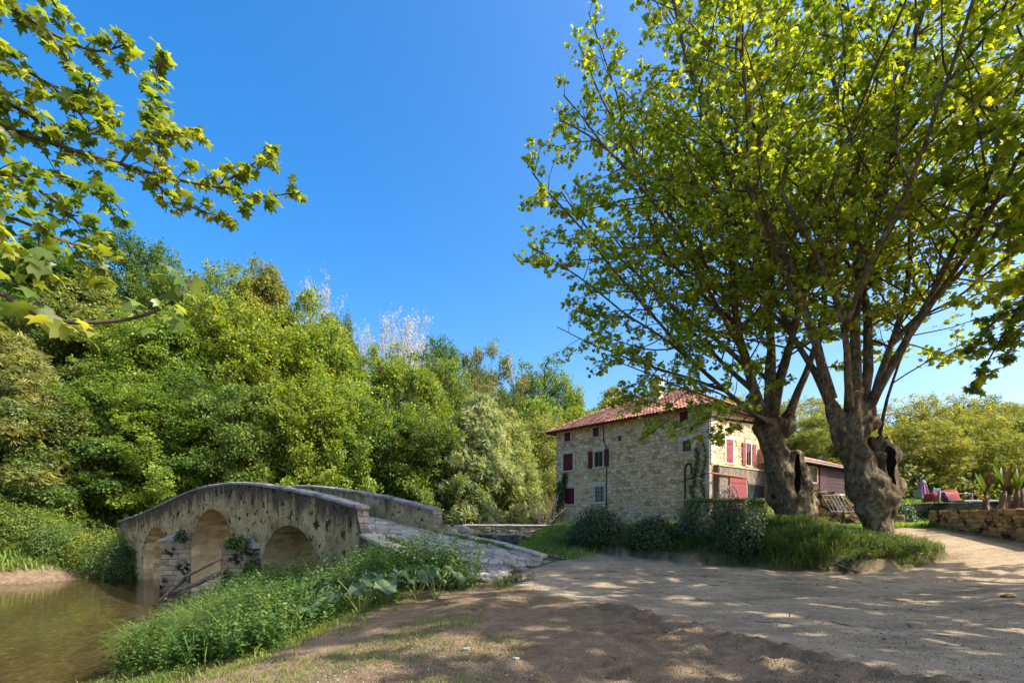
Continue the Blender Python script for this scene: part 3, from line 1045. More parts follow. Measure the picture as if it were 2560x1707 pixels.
def surround(win, fn, ex, ey, r, wj=.15, lint=.24, sill=.1, name='jamb'):
    a0, a1, b0, b1 = r
    o0 = fn(0, 0)
    MB().frame_box(o0, ex, ey, UP, a0 - wj, a1 + wj, -.05, .062, b1, b1 + lint, .012).build('lintel', MAT_DRESSED, win)
    MB().frame_box(o0, ex, ey, UP, a0 - wj, a1 + wj, -.05, .085, b0 - sill, b0, .012).build('sill', MAT_DRESSED, win)
    MB().frame_box(o0, ex, ey, UP, a0 - wj, a0, -.05, .058, b0 + .002, b1 - .002, .01).build('jamb', MAT_DRESSED, win)
    MB().frame_box(o0, ex, ey, UP, a1, a1 + wj, -.05, .058, b0 + .002, b1 - .002, .01).build('jamb', MAT_DRESSED, win)
def shutter(win, fn, ex, ey, x0, x1, z0, z1, d0, mat):
    o0 = fn(0, 0)
    mb = MB()
    n = max(2, int(round((x1 - x0) / .13)))
    for i in range(n):
        a = x0 + (x1 - x0) * i / n; b = x0 + (x1 - x0) * (i + 1) / n
        mb.frame_box(o0, ex, ey, UP, a + .004, b - .004, d0, d0 + .035, z0, z1, .006)
    sh = mb.build('shutter', mat, win)
    for f in (.13, .82):
        mb = MB()
        mb.frame_box(o0, ex, ey, UP, x0 + .02, x1 - .02, d0 + .036, d0 + .056, z0 + (z1 - z0) * f, z0 + (z1 - z0) * f + .08)
        b = mb.build('batten', mat, win)
def glazed(win, fn, ex, ey, r, mull=2, d=-.0, frame=.05, mat=None):
    a0, a1, b0, b1 = r
    o0 = fn(0, 0)
    mb = MB()
    mb.frame_box(o0, ex, ey, UP, a0, a1, .004, .012, b0, b1).build('pane', MAT_GLASS, win)
    mb = MB()
    m = mat or MAT_FRAME
    for x0_, x1_, z0_, z1_ in [(a0, a0 + frame, b0, b1), (a1 - frame, a1, b0, b1), (a0 + frame, a1 - frame, b0, b0 + frame), (a0 + frame, a1 - frame, b1 - frame, b1)] + [((a0 + (a1 - a0) * i / mull) - frame / 2, (a0 + (a1 - a0) * i / mull) + frame / 2, b0 + frame, b1 - frame) for i in range(1, mull)]:
        mb.frame_box(o0, ex, ey, UP, x0_, x1_, .012, .04, z0_, z1_)
    mb.build('frame', m, win)
for key in openings_a:
    r = openings_a[key]
    win = empty('window', fa((r[0] + r[1]) / 2, r[2]) - house.location)
    win.parent = house
    a0, a1, b0, b1 = r
    mid = (a0 + a1) / 2
    if key == 'hole':
        MB().frame_box(fa(0, 0), HA_, NA, UP, a0, a1, .002, .01, b0, b1).build('pane', MAT_IRON, win)  # dark plate stands in for the shade inside the open hole
        continue
    if key.startswith('attic'):
        surround(win, fa, HA_, NA, r, .11, .1, .07)
        shutter(win, fa, HA_, NA, a0, a1, b0, b1, .0, MAT_WOODRED)
    elif key in ('first1', 'low1'):
        surround(win, fa, HA_, NA, r, .16, .26, .1)
        shutter(win, fa, HA_, NA, a0, mid - .008, b0, b1, .012, MAT_SHUTTER)
        shutter(win, fa, HA_, NA, mid + .008, a1, b0, b1, .012, MAT_SHUTTER)
    elif key == 'first2':
        surround(win, fa, HA_, NA, r, .15, .3, .12)
        glazed(win, fa, HA_, NA, r, 2)
        w2 = (a1 - a0) * .5
        shutter(win, fa, HA_, NA, a0 - .17 - w2, a0 - .15, b0, b1 + .08, .07, MAT_SHUTTER)
        shutter(win, fa, HA_, NA, a1 + .15, a1 + .17 + w2, b0 - .05, b1 + .05, .07, MAT_SHUTTER)
    elif key == 'low2':
        surround(win, fa, HA_, NA, r, .16, .28, .12)
        glazed(win, fa, HA_, NA, r, 2, mat=MAT_DRESSED)
        for i in range(1, 6):
            x_ = a0 + (a1 - a0) * i / 6
            MB().tube([fa(x_, b0, .05), fa(x_, b1, .05)], .014, 6).build('bar', MAT_DRESSED, win)
        for f in (.25, .5, .75):
            MB().tube([fa(a0, b0 + (b1 - b0) * f, .05), fa(a1, b0 + (b1 - b0) * f, .05)], .01, 5).build('bar', MAT_DRESSED, win)
    else:
        surround(win, fa, HA_, NA, r, .32, .26, .14)
        glazed(win, fa, HA_, NA, r, 1, mat=MAT_IRON)
for key, r in openings_b.items():
    win = empty('window', fb((r[0] + r[1]) / 2, r[2]) - house.location)
    win.parent = house
    a0, a1, b0, b1 = r
    mid = (a0 + a1) / 2
    surround(win, fb, HB_, NB, r, .16, .22, .1)
    if key == 'up2':
        glazed(win, fb, HB_, NB, r, 2)
        shutter(win, fb, HB_, NB, a0 - .62, a0 - .15, b0, b1, .07, MAT_SHUTTER_SUN)
        shutter(win, fb, HB_, NB, a1 + .15, a1 + .62, b0, b1, .07, MAT_SHUTTER_SUN)
    else:
        shutter(win, fb, HB_, NB, a0, mid - .008, b0, b1, .012, MAT_SHUTTER_SUN)
        shutter(win, fb, HB_, NB, mid + .008, a1, b0, b1, .012, MAT_SHUTTER_SUN)
# ground storey on the sunny side: rendered band, boarded bay, sliding door, gate
gs = MB()
gs.frame_box(fb(0, 0), HB_, NB, UP, .45, LB, -.1, .3, ZG - 1, 4.72, .02)
band = gs.build('ground_storey', MAT_CONCRETE, house)
MB().frame_box(fb(0, 0), HB_, NB, UP, .4, LB, -.05, .36, 4.723, 4.8, .01).build('ledge', MAT_RUBBLE, house)
for i in range(11):
    x_ = .5 + i * .275
    MB().frame_box(fb(0, 0), HB_, NB, UP, x_, x_ + .265, .302, .33 + random.uniform(0, .008), ZG, 4.62, .006).build('plank', MAT_BOARD, band)
door = empty('sliding_door', fb(2.7, 2.2, .4) - house.location); door.parent = house
for i in range(16):
    x_ = 1.62 + i * .135
    MB().frame_box(fb(0, 0), HB_, NB, UP, x_ + .003, x_ + .132, .36, .4, 1.6, 4.05, .006).build('plank', MAT_SHUTTER_SUN, door)
MB().frame_box(fb(0, 0), HB_, NB, UP, 1.6, 3.8, .402, .42, 3.75, 3.9).build('batten', MAT_SHUTTER_SUN, door)
MB().tube([fb(-1.1, 4.22, .42), fb(3.9, 4.12, .42)], .05, 8).build('door_rail', MAT_RUST, house)
MB().tube([fa(1.9, 3.85, .06), fb(-.9, 4.2, .4)], .035, 8).build('brace_bar', MAT_IRON, house)
gate = empty('lattice_gate', fb(5.4, 1.3, .35) - house.location); gate.parent = house
MB().frame_box(fb(0, 0), HB_, NB, UP, 4.2, 6.7, .302, .34, 3.75, 4.0, .01).build('lintel', MAT_BOARD, gate)
MB().frame_box(fb(0, 0), HB_, NB, UP, 4.3, 6.6, .302, .325, ZG, 3.35).build('gate_panel', plain_material('dark_green_black_panel', (.015, .022, .025), .6), gate)
for i in range(12):
    x_ = 4.3 + i * .19
    MB().frame_box(fb(0, 0), HB_, NB, UP, x_, x_ + .1, .326, .345, 3.355, 3.72).build('slat', MAT_IRON, gate)
# stones of the ochre pier beside the gate
for pl in cells(6.75, LB, ZG, 3.9, .42, .2, .3, 15):
    g_ = stone_geo(pl, .012, random.uniform(.02, .05), .03, lambda x, y, d: fb(x, y, .3 + d))
    if g_: MB().add(*g_).build('stone', MAT_RUBBLE, band)
# pipe, niche stain and crack joint on the shaded side
t_, z_ = on_a(1518, 1060)
MB().tube([fa(t_ + .3, ZE - .1, .12), fa(t_ + .25, 7.1, .1), fa(t_, 6.6, .09), fa(t_, 1.0, .09)], .035, 8).build('downpipe', MAT_IRON, house)
ta, za = on_a(1714, 1235); tb, zb = on_a(1730, 1160)
pts = [fa(ta, za - .6, .07), fa(ta, zb - .25, .07)] + [fa(ta + (tb - ta) * (.5 - .5 * math.cos(math.pi * k / 8)), zb - .25 + .3 * math.sin(math.pi * k / 8), .07) for k in range(9)] + [fa(tb, zb - .6, .07)]
MB().tube(pts, .06, 8).build('bent_pipe', MAT_IRON, house)

# roof
ROV = .55
ZR = 10.75
hip = 4.3
rise = (ZR - ZE) / hip
ez = ZE - ROV * rise + .12
E = [fa(-ROV, ez, ROV), fa(LA + ROV, ez, ROV), fa(LA + ROV, ez, -LB - ROV), fa(-ROV, ez, -LB - ROV)]
R0, R1 = fa(hip, ZR + .12, -LB / 2), fa(LA - hip, ZR + .12, -LB / 2)
rf = MB()
rf.add(E + [R0, R1], [(0, 4, 5, 1), (1, 5, 2), (2, 5, 4, 3), (3, 4, 0), (3, 0, 1, 2)])
roof = rf.build('roof', MAT_WOODRED, house)
fs_ = MB()
for a, b, ex, ey in ((E[0], E[1], HA_, NA), (E[0], E[3], HB_, NB), (E[1], E[2], HB_, -NB)):
    L = (b - a).length
    MB().frame_box(a, ex, ey, UP, -.02, L + .02, .004, .035, -.12, .09).build('fascia', MAT_WOODRED, roof)
def tile_mesh():
    mb = MB()
    n = 5
    for y, r, lift in ((0, .125, .03), (.46, .1, .045)):
        for k in range(n + 1):
            a = math.pi * k / n
            mb.v.append((-math.cos(a) * r, y, math.sin(a) * r * .8 + (0.03 if y == 0 else 0)))
    for k in range(n):
        mb.f.append((k, k + 1, k + n + 2, k + n + 1))
    b = len(mb.v)
    for k in range(n + 1):
        a = math.pi * k / n
        mb.v.append((-math.cos(a) * .103, 0, math.sin(a) * .103 * .8 + .02))
    for k in range(n):
        mb.f.append((k, b + k, b + k + 1, k + 1))
    m = mb.mesh('tile')
    m.materials.append(MAT_TILE)
    return m
TILE = tile_mesh()
tile_V = np.array([v.co[:] for v in TILE.vertices]); tile_F = [tuple(p.vertices) for p in TILE.polygons]
def roof_tiles(o, ex, L, up, slope_len, inside, store, pw=.25, pl=.4):
    nrm = ex.cross(up).normalized()
    if nrm.z < 0: nrm = -nrm
    x = pw / 2
    while x < L:
        y = -.08
        while y < slope_len:
            if inside(x, y):
                j = random.uniform(-.012, .012)
                xa = up.cross(nrm).normalized()
                M = Matrix((( xa.x, up.x, nrm.x, 0), (xa.y, up.y, nrm.y, 0), (xa.z, up.z, nrm.z, 0), (0, 0, 0, 1)))
                p = o + ex * (x + j) + up * (y + random.uniform(-.02, .02)) + nrm * (.005 + random.uniform(0, .012))
                store.append((p, Matrix.Translation(p) @ M @ Matrix.Rotation(random.uniform(-.03, .03), 4, 'Z')))
            y += pl
        x += pw
tiles = []
upA = (fa(0, 0, -1) - fa(0, 0, 0)) + UP * rise
slA = (LB / 2 + ROV) * upA.length
upA.normalize()
hA = (LB / 2 + ROV)
kA = slA
roof_tiles(E[0], HA_, LA + 2 * ROV, upA, slA, lambda x, y: y / kA * (hip + ROV) < x + .1 and y / kA * (hip + ROV) < LA + 2 * ROV - x + .1, tiles)
upB = (fb(0, 0, -1) - fb(0, 0, 0)) * 1.0 + UP * ((ZR - ZE) / hip)
slB = (hip + ROV) * upB.length
upB.normalize()
roof_tiles(E[0], HB_, LB + 2 * ROV, upB, slB, lambda x, y: y / slB * (LB / 2 + ROV) < min(x, LB + 2 * ROV - x) + .1, tiles)
tiles.sort(key=lambda q: q[0].y + 2.2 * abs(q[0].z - ez))
for p, M in tiles[:300]:
    place('tile', TILE, roof, M)
def join_tiles(name, ms, parent):
    Vs, Fs = [], []
    for i, M in enumerate(ms):
        A = np.array(M)
        Vs.append(tile_V @ A[:3, :3].T + A[:3, 3])
    Vs = np.concatenate(Vs)
    F = np.array(tile_F)[None] + (np.arange(len(ms)) * len(tile_V))[:, None, None]
    o = put(name, raw_mesh(name, Vs, [F.reshape(-1, 4)]), MAT_TILE, parent)
    return tag(o, kind='stuff')
join_tiles('roof_tiles', [M for p, M in tiles[300:]], roof)
def ridge_caps(a, b, parent):
    L = (b - a).length; d = (b - a).normalized()
    side = d.cross(UP).normalized(); nn = side.cross(d).normalized()
    t = 0
    while t < L - .2:
        M = Matrix(((side.x, d.x, nn.x, 0), (side.y, d.y, nn.y, 0), (side.z, d.z, nn.z, 0), (0, 0, 0, 1)))
        place('ridge_tile', TILE, parent, Matrix.Translation(a + d * t + nn * .03) @ M @ Matrix.Scale(1.25, 4))
        t += .46
ridge_caps(E[1], R1, roof); ridge_caps(R1, R0, roof); ridge_caps(E[0], R0, roof)
ch = MB()
cpos = fa(5.6, 0, -LB / 2 + 1.6)
ch.frame_box(cpos, HA_, NA, UP, -.4, .4, -.3, .3, 9.3, 11.5, .02)
chm = ch.build('chimney', MAT_RUBBLE, roof)
MB().frame_box(cpos, HA_, NA, UP, -.47, .47, -.37, .37, 11.503, 11.6, .01).build('chimney_cap', MAT_DRESSED, roof)

# cart wheel leaning on the boarded bay
def wheel(name, c, r, ex, ez_, label, tube=.035, spokes=8, mat=None):
    w = empty(name, c - ez_ * r)
    tag(w, label, 'wheel')
    rim = [c + (ex * math.cos(2 * math.pi * k / 28) + ez_ * math.sin(2 * math.pi * k / 28)) * r for k in range(29)]
    MB().tube(rim, tube, 6, False).build('rim', mat or MAT_BOARD, w)
    ax = ex.cross(ez_).normalized()
    MB().tube([c - ax * .1, c + ax * .1], tube * 2.2, 8).build('hub', mat or MAT_BOARD, w)
    for k in range(spokes):
        a = 2 * math.pi * k / spokes
        MB().tube([c, c + (ex * math.cos(a) + ez_ * math.sin(a)) * r], tube * .6, 5).build('spoke', mat or MAT_BOARD, w)
wheel('cart_wheel', fb(1.35, 2.95, .75), .62, HB_, (UP * .97 + -NB * .2).normalized(), 'old wooden spoked cart wheel leaning beside the pink red sliding door')

# ------------------------------------------------------------------ low timber building
tb = empty('timber_building', (21.5, 36.0, 1.5))
tag(tb, 'low building clad in dark purple brown boards with a tiled roof', 'building')
TO = Vector((18.6, 33.5, 0))
MAT_CLAD = plain_material('purple_brown_cladding', (.07, .04, .045), .8, 6, .4, .2, .3)
TL, TD, TE = 9.0, 2.6, 5.35
MB().frame_box(TO, HB_, -NB, UP, 0, TL, .03, TD, .2, TE, 0).build('wall', MAT_MORTAR, tb)
MB().frame_box(TO, HB_, NB, UP, -.02, TL + .02, -.1, .06, .2, 3.35, .02).build('plinth', MAT_DRESSED, tb)
k = 0
z = 3.36
while z < TE - .05:
    MB().frame_box(TO, HB_, NB, UP, 0, TL, -.02, .02 + .015 * (k & 1), z, z + .135, .012).build('board', MAT_CLAD, tb)
    z += .14; k += 1
r = (.25, 3.3, 4.0, 5.0)
win = empty('window', Vector((20, 34.7, 4)) - tb.location); win.parent = tb
MB().frame_box(TO, HB_, NB, UP, r[0], r[1], .045, .055, r[2], r[3]).build('pane', MAT_GLASS, win)
MAT_OAK = plain_material('oak_frame', (.4, .23, .1), .6, 8, .2)
for x0_, x1_, z0_, z1_ in ((r[0] - .1, r[0], r[2], r[3]), (r[1], r[1] + .16, r[2], r[3]), (1.85, 2.0, r[2], r[3]), (r[0], r[1], r[3], r[3] + .08), (r[0], r[1], r[2] - .1, r[2])):
    MB().frame_box(TO, HB_, NB, UP, x0_ + .002, x1_ - .002, .04, .1, z0_ + .002, z1_ - .002).build('frame', MAT_OAK, win)
MB().frame_box(TO, HB_, NB, UP, 3.9, 5.2, .04, .08, 3.36, 5.2, .01).build('door', MAT_CLAD, tb)
rf = MB()
rise2 = .42
rf.add([TO + HB_ * -.4 + NB * .5 + UP * (TE - .1), TO + HB_ * (TL + .4) + NB * .5 + UP * (TE - .1), TO + HB_ * (TL + .4) - NB * TD + UP * (TE + .95), TO - HB_ * .4 - NB * TD + UP * (TE + .95),
        TO + HB_ * (TL + .4) - NB * TD + UP * (TE - .1), TO - HB_ * .4 - NB * TD + UP * (TE - .1)], [(0, 1, 2, 3), (3, 2, 4, 5), (0, 3, 5), (1, 4, 2)])
roof2 = rf.build('roof', MAT_TILE, tb)
up2 = (-NB * (TD + .5) + UP * 1.05); s2 = up2.length; up2.normalize()
t2 = []
roof_tiles(TO - HB_ * .4 + NB * .5 + UP * (TE - .1), HB_, TL + .8, up2, s2 - .2, lambda x, y: True, t2)
join_tiles('roof_tiles', [M for p, M in t2], roof2)
MB().tube([TO - HB_ * .4 + NB * .56 + UP * (TE - .14), TO + HB_ * (TL + .4) + NB * .56 + UP * (TE - .14)], .06, 8).build('gutter', plain_material('zinc', (.3, .29, .28), .5, 6, .2, .5, .1, .6), tb)

# ------------------------------------------------------------------ walls, weir, boulders
MAT_OCHRE = stone_material('ochre_wall_stone', [(0, (.27, .155, .065)), (.5, (.4, .245, .105)), (1, (.48, .325, .155))], 5, .8, (.025, .02, .014), (.5, .57), 2.6)
MAT_MOSSY = stone_material('mossy_wall_stone', [(0, (.12, .11, .07)), (.5, (.2, .18, .12)), (1, (.28, .25, .17))], 5, .8, (.03, .035, .014), (.48, .62), 1.3)
def stone_wall(name, label, a, b, thick, z0, z1, mat, dx, dy, seed, cap=True, back=None, cap_mat=None, top=None):
    """free standing wall from a to b (plan), its face towards -cross side, stones on the face and on the end"""
    a = Vector((a[0], a[1], 0)); b = Vector((b[0], b[1], 0))
    L = (b - a).length; ex = (b - a).normalized()
    ey = Vector((ex.y, -ex.x, 0))
    w = empty(name, (a + b) / 2 + UP * z0)
    tag(w, label, 'wall')
    tp = top or (lambda t: z1)
    N = 12
    mb = MB()
    vs = []
    for i in range(N + 1):
        t = L * i / N
        for y, z in ((0, z0 - .4), (0, tp(t) - .02), (-thick, tp(t) - .02), (-thick, z0 - .4)):
            vs.append(a + ex * t + ey * y + UP * z)
    fs = [(i * 4 + j, i * 4 + 4 + j, i * 4 + 4 + (j + 1) % 4, i * 4 + (j + 1) % 4) for i in range(N) for j in range(4)] + [(0, 1, 2, 3), (N * 4 + 3, N * 4 + 2, N * 4 + 1, N * 4)]
    mb.add(vs, fs).build('core', MAT_MORTAR, w)
    for pl in cells(0, L, z0 - .15, z1, dx, dy, .38, seed):
        c = sum(p[0] for p in pl) / len(pl)
        pl = clip_half(pl, 0, 1, tp(c))
        if len(pl) < 3: continue
        g_ = stone_geo(pl, .008, random.uniform(.02, .06), .035, lambda x, y, d: a + ex * x + ey * d + UP * y)
        if g_: MB().add(*g_).build('stone', mat, w)
    for end, e0, dirn in ((0, a, -ex), (1, b, ex)):
        for pl in cells(0, thick, z0 - .15, tp(L * end), dx * .8, dy, .3, seed + 3 + end):
            g_ = stone_geo(pl, .008, random.uniform(.01, .04), .035, lambda x, y, d: e0 - ey * x + dirn * d + UP * y)
            if g_: MB().add(*g_).build('stone', mat, w)
    if cap:
        t = -.03
        while t < L:
            t1 = min(t + random.uniform(.5, 1.0), L + .03)
            z = tp((t + t1) / 2)
            MB().frame_box(a, ex, ey, UP, t + .006, t1 - .006, -thick - .03, .06, z - .015, z + .06 + random.uniform(0, .02), .02).build('coping_stone', cap_mat or mat, w)
            t = t1
    return w
stone_wall('garden_wall', 'ochre stone garden wall blotched black, running in front of the banana plants', (16.3, 20.0), (14.9, 13.6), .45, 1.0, 1.78, MAT_OCHRE, .38, .14, 21)
stone_wall('mossy_wall', 'long dark mossy wall behind the ochre garden wall', (20.0, 26.0), (20.9, 20.5), .4, 1.45, 2.2, MAT_MOSSY, .6, .3, 22)
stone_wall('ruined_wall', 'tumbled ochre rubble wall between the two plane trees', (13.4, 25.0), (16.4, 24.2), .5, 1.2, 3.1, MAT_OCHRE, .34, .19, 23, False, top=lambda t: 3.1 - .12 * t - .35 * max(0, t - 1.8) + .08 * math.sin(t * 7))
stone_wall('terrace_wall', 'low brown terrace wall at the foot of the ruined wall', (14.4, 22.2), (16.6, 21.6), .4, 1.1, 1.75, MAT_OCHRE, .3, .17, 24, False)
stone_wall('weir_wall', 'stone weir wall with a straight pale top beside the mill house', (-2.9, 30.6), (2.45, 30.0), .5, .0, 1.08, MAT_MOSSY, .34, .17, 25, True, cap_mat=MAT_DRESSED)
stone_wall('mill_race_wall', 'low mossy mill race wall in front of the weir', (-1.6, 22.6), (.35, 21.5), .55, -.1, .8, MAT_MOSSY, .36, .2, 26, True, cap_mat=MAT_COPING)
stone_wall('sluice_wall', 'dark wet sluice wall near the foot of the mill house corner', (.5, 24.4), (2.1, 24.9), .4, -.2, .62, MAT_MOSSY, .36, .2, 27, True, cap_mat=MAT_DRESSED)
# timber beam sloping down beside the sluice
MB0 = MB().tube([P(1290, 1337, 24.2), P(1385, 1316, 25.8)], .09, 6)
tag(MB0.build('sluice_beam', MAT_BOARD), 'grey timber beam sloping up from the sluice to the mill corner', 'beam')
def rock_mesh(seed, n=2):
    import bmesh
    bm = bmesh.new()
    bmesh.ops.create_icosphere(bm, subdivisions=n, radius=1)
    for v in bm.verts:
        d = 1 + .35 * mnoise.noise(v.co * 1.3 + Vector((seed * 7.1, 0, 0))) + .15 * mnoise.noise(v.co * 3.1 + Vector((0, seed * 3.3, 0)))
        v.co = Vector((v.co.x * d, v.co.y * d, v.co.z * d * .7))
    m = bpy.data.meshes.new('rock')
    bm.to_mesh(m); bm.free()
    return m
for i, (px, py, Y, r, lab) in enumerate(((1105, 1318, 19.6, .42, 'grey brown boulder touching the end of the far parapet'), (1128, 1326, 19.8, .3, 'smaller flat boulder next to the parapet boulder'), (1150, 1318, 22, .4, 'dark boulder above the mill race channel'),
                            (1175, 1327, 21, .3, 'small dark stone at the edge of the mill race'))):
    m = rock_mesh(i); m.materials.append(MAT_BLOCK)
    o = bpy.data.objects.new('boulder', m); COL.objects.link(o)
    p = P(px, py, Y)
    o.location = p - Vector((0, 0, r * .3)); o.scale = (r * 1.3, r, r * .9); o.rotation_euler = (0, 0, i * 1.7)
    tag(o, lab, 'boulder', 'boulders beside the mill race')

# ------------------------------------------------------------------ plane trees
def rand_unit(n, r=rng):
    v = r.normal(size=(n, 3))
    return unit(v)

def trunk_mesh(name, tubes, blobs, cavities, voxel=.055, seed=0):
    """solid tubes and blobs merged by a voxel remesh, roughened, with hollows cut in"""
    mb = MB()
    for pts, rad in tubes:
        mb.tube(pts, rad, 16)
    me = mb.mesh(name)
    import bmesh
    bm = bmesh.new(); bm.from_mesh(me)
    rk = random.Random(seed * 13 + 5)
    knobs = []
    for pts, rad in tubes[:2]:
        for _ in range(26):
            k = rk.randrange(1, len(pts))
            f = rk.random(); q = Vector(pts[k - 1]).lerp(Vector(pts[k]), f); rr = rad[k - 1] * (1 - f) + rad[k] * f
            a = rk.uniform(0, 6.28); s_k = rk.uniform(.05, .12)
            knobs.append((q + Vector((math.cos(a), math.sin(a), 0)) * rr * .96, (s_k, s_k, s_k * rk.uniform(.8, 2.0))))
    for c, r in list(blobs) + knobs:
        ret = bmesh.ops.create_icosphere(bm, subdivisions=3, radius=1)
        for v in ret['verts']:
            v.co = Vector((v.co.x * r[0], v.co.y * r[1], v.co.z * r[2])) + Vector(c)
    bm.to_mesh(me); bm.free()
    o = bpy.data.objects.new(name, me); COL.objects.link(o)
    rm = o.modifiers.new('r', 'REMESH'); rm.mode = 'VOXEL'; rm.voxel_size = voxel
    sm = o.modifiers.new('s', 'SMOOTH'); sm.iterations = 3; sm.factor = .5
    dg = bpy.context.evaluated_depsgraph_get()
    m2 = bpy.data.meshes.new_from_object(o.evaluated_get(dg))
    n = len(m2.vertices)
    co = np.empty(n * 3); m2.vertices.foreach_get('co', co); co = co.reshape(-1, 3)
    nr = np.empty(n * 3); m2.vertices.foreach_get('normal', nr); nr = nr.reshape(-1, 3)
    disp = np.empty(n)
    for i in range(n):
        v = Vector(co[i])
        disp[i] = .1 * mnoise.noise(v * 1.9 + Vector((seed, 0, 0))) + .05 * mnoise.noise(Vector((v.x * 4.5, v.y * 4.5, v.z * 2.4)) + Vector((0, seed, 0))) + .03 * mnoise.noise(Vector((v.x * 12, v.y * 12, v.z * 5)))
    co = co + nr * disp[:, None]
    m2.vertices.foreach_set('co', co.ravel()); m2.update()
    bpy.data.objects.remove(o)
    if cavities:
        o = bpy.data.objects.new(name, m2); COL.objects.link(o)
        bm = bmesh.new()
        for c, r, tilt in cavities:
            ret = bmesh.ops.create_icosphere(bm, subdivisions=3, radius=1)
            for v in ret['verts']:
                q = Vector((v.co.x * r[0], v.co.y * r[1], v.co.z * r[2]))
                q *= 1 + .45 * mnoise.noise(q * 5 + Vector((c[0], 0, 0)))
                v.co = Matrix.Rotation(tilt, 3, 'Y') @ q + Vector(c)
        mc = bpy.data.meshes.new('c'); bm.to_mesh(mc); bm.free()
        oc = bpy.data.objects.new('c', mc); COL.objects.link(oc)
        m2.materials.append(MAT_BARK); mc.materials.append(MAT_ROT)
        b = o.modifiers.new('b', 'BOOLEAN'); b.operation = 'DIFFERENCE'; b.object = oc; b.solver = 'EXACT'
        try: b.material_mode = 'TRANSFER'
        except Exception: pass
        dg = bpy.context.evaluated_depsgraph_get()
        m3 = bpy.data.meshes.new_from_object(o.evaluated_get(dg))
        bpy.data.objects.remove(o); bpy.data.objects.remove(oc)
        m2 = m3
    m2.name = name
    return m2

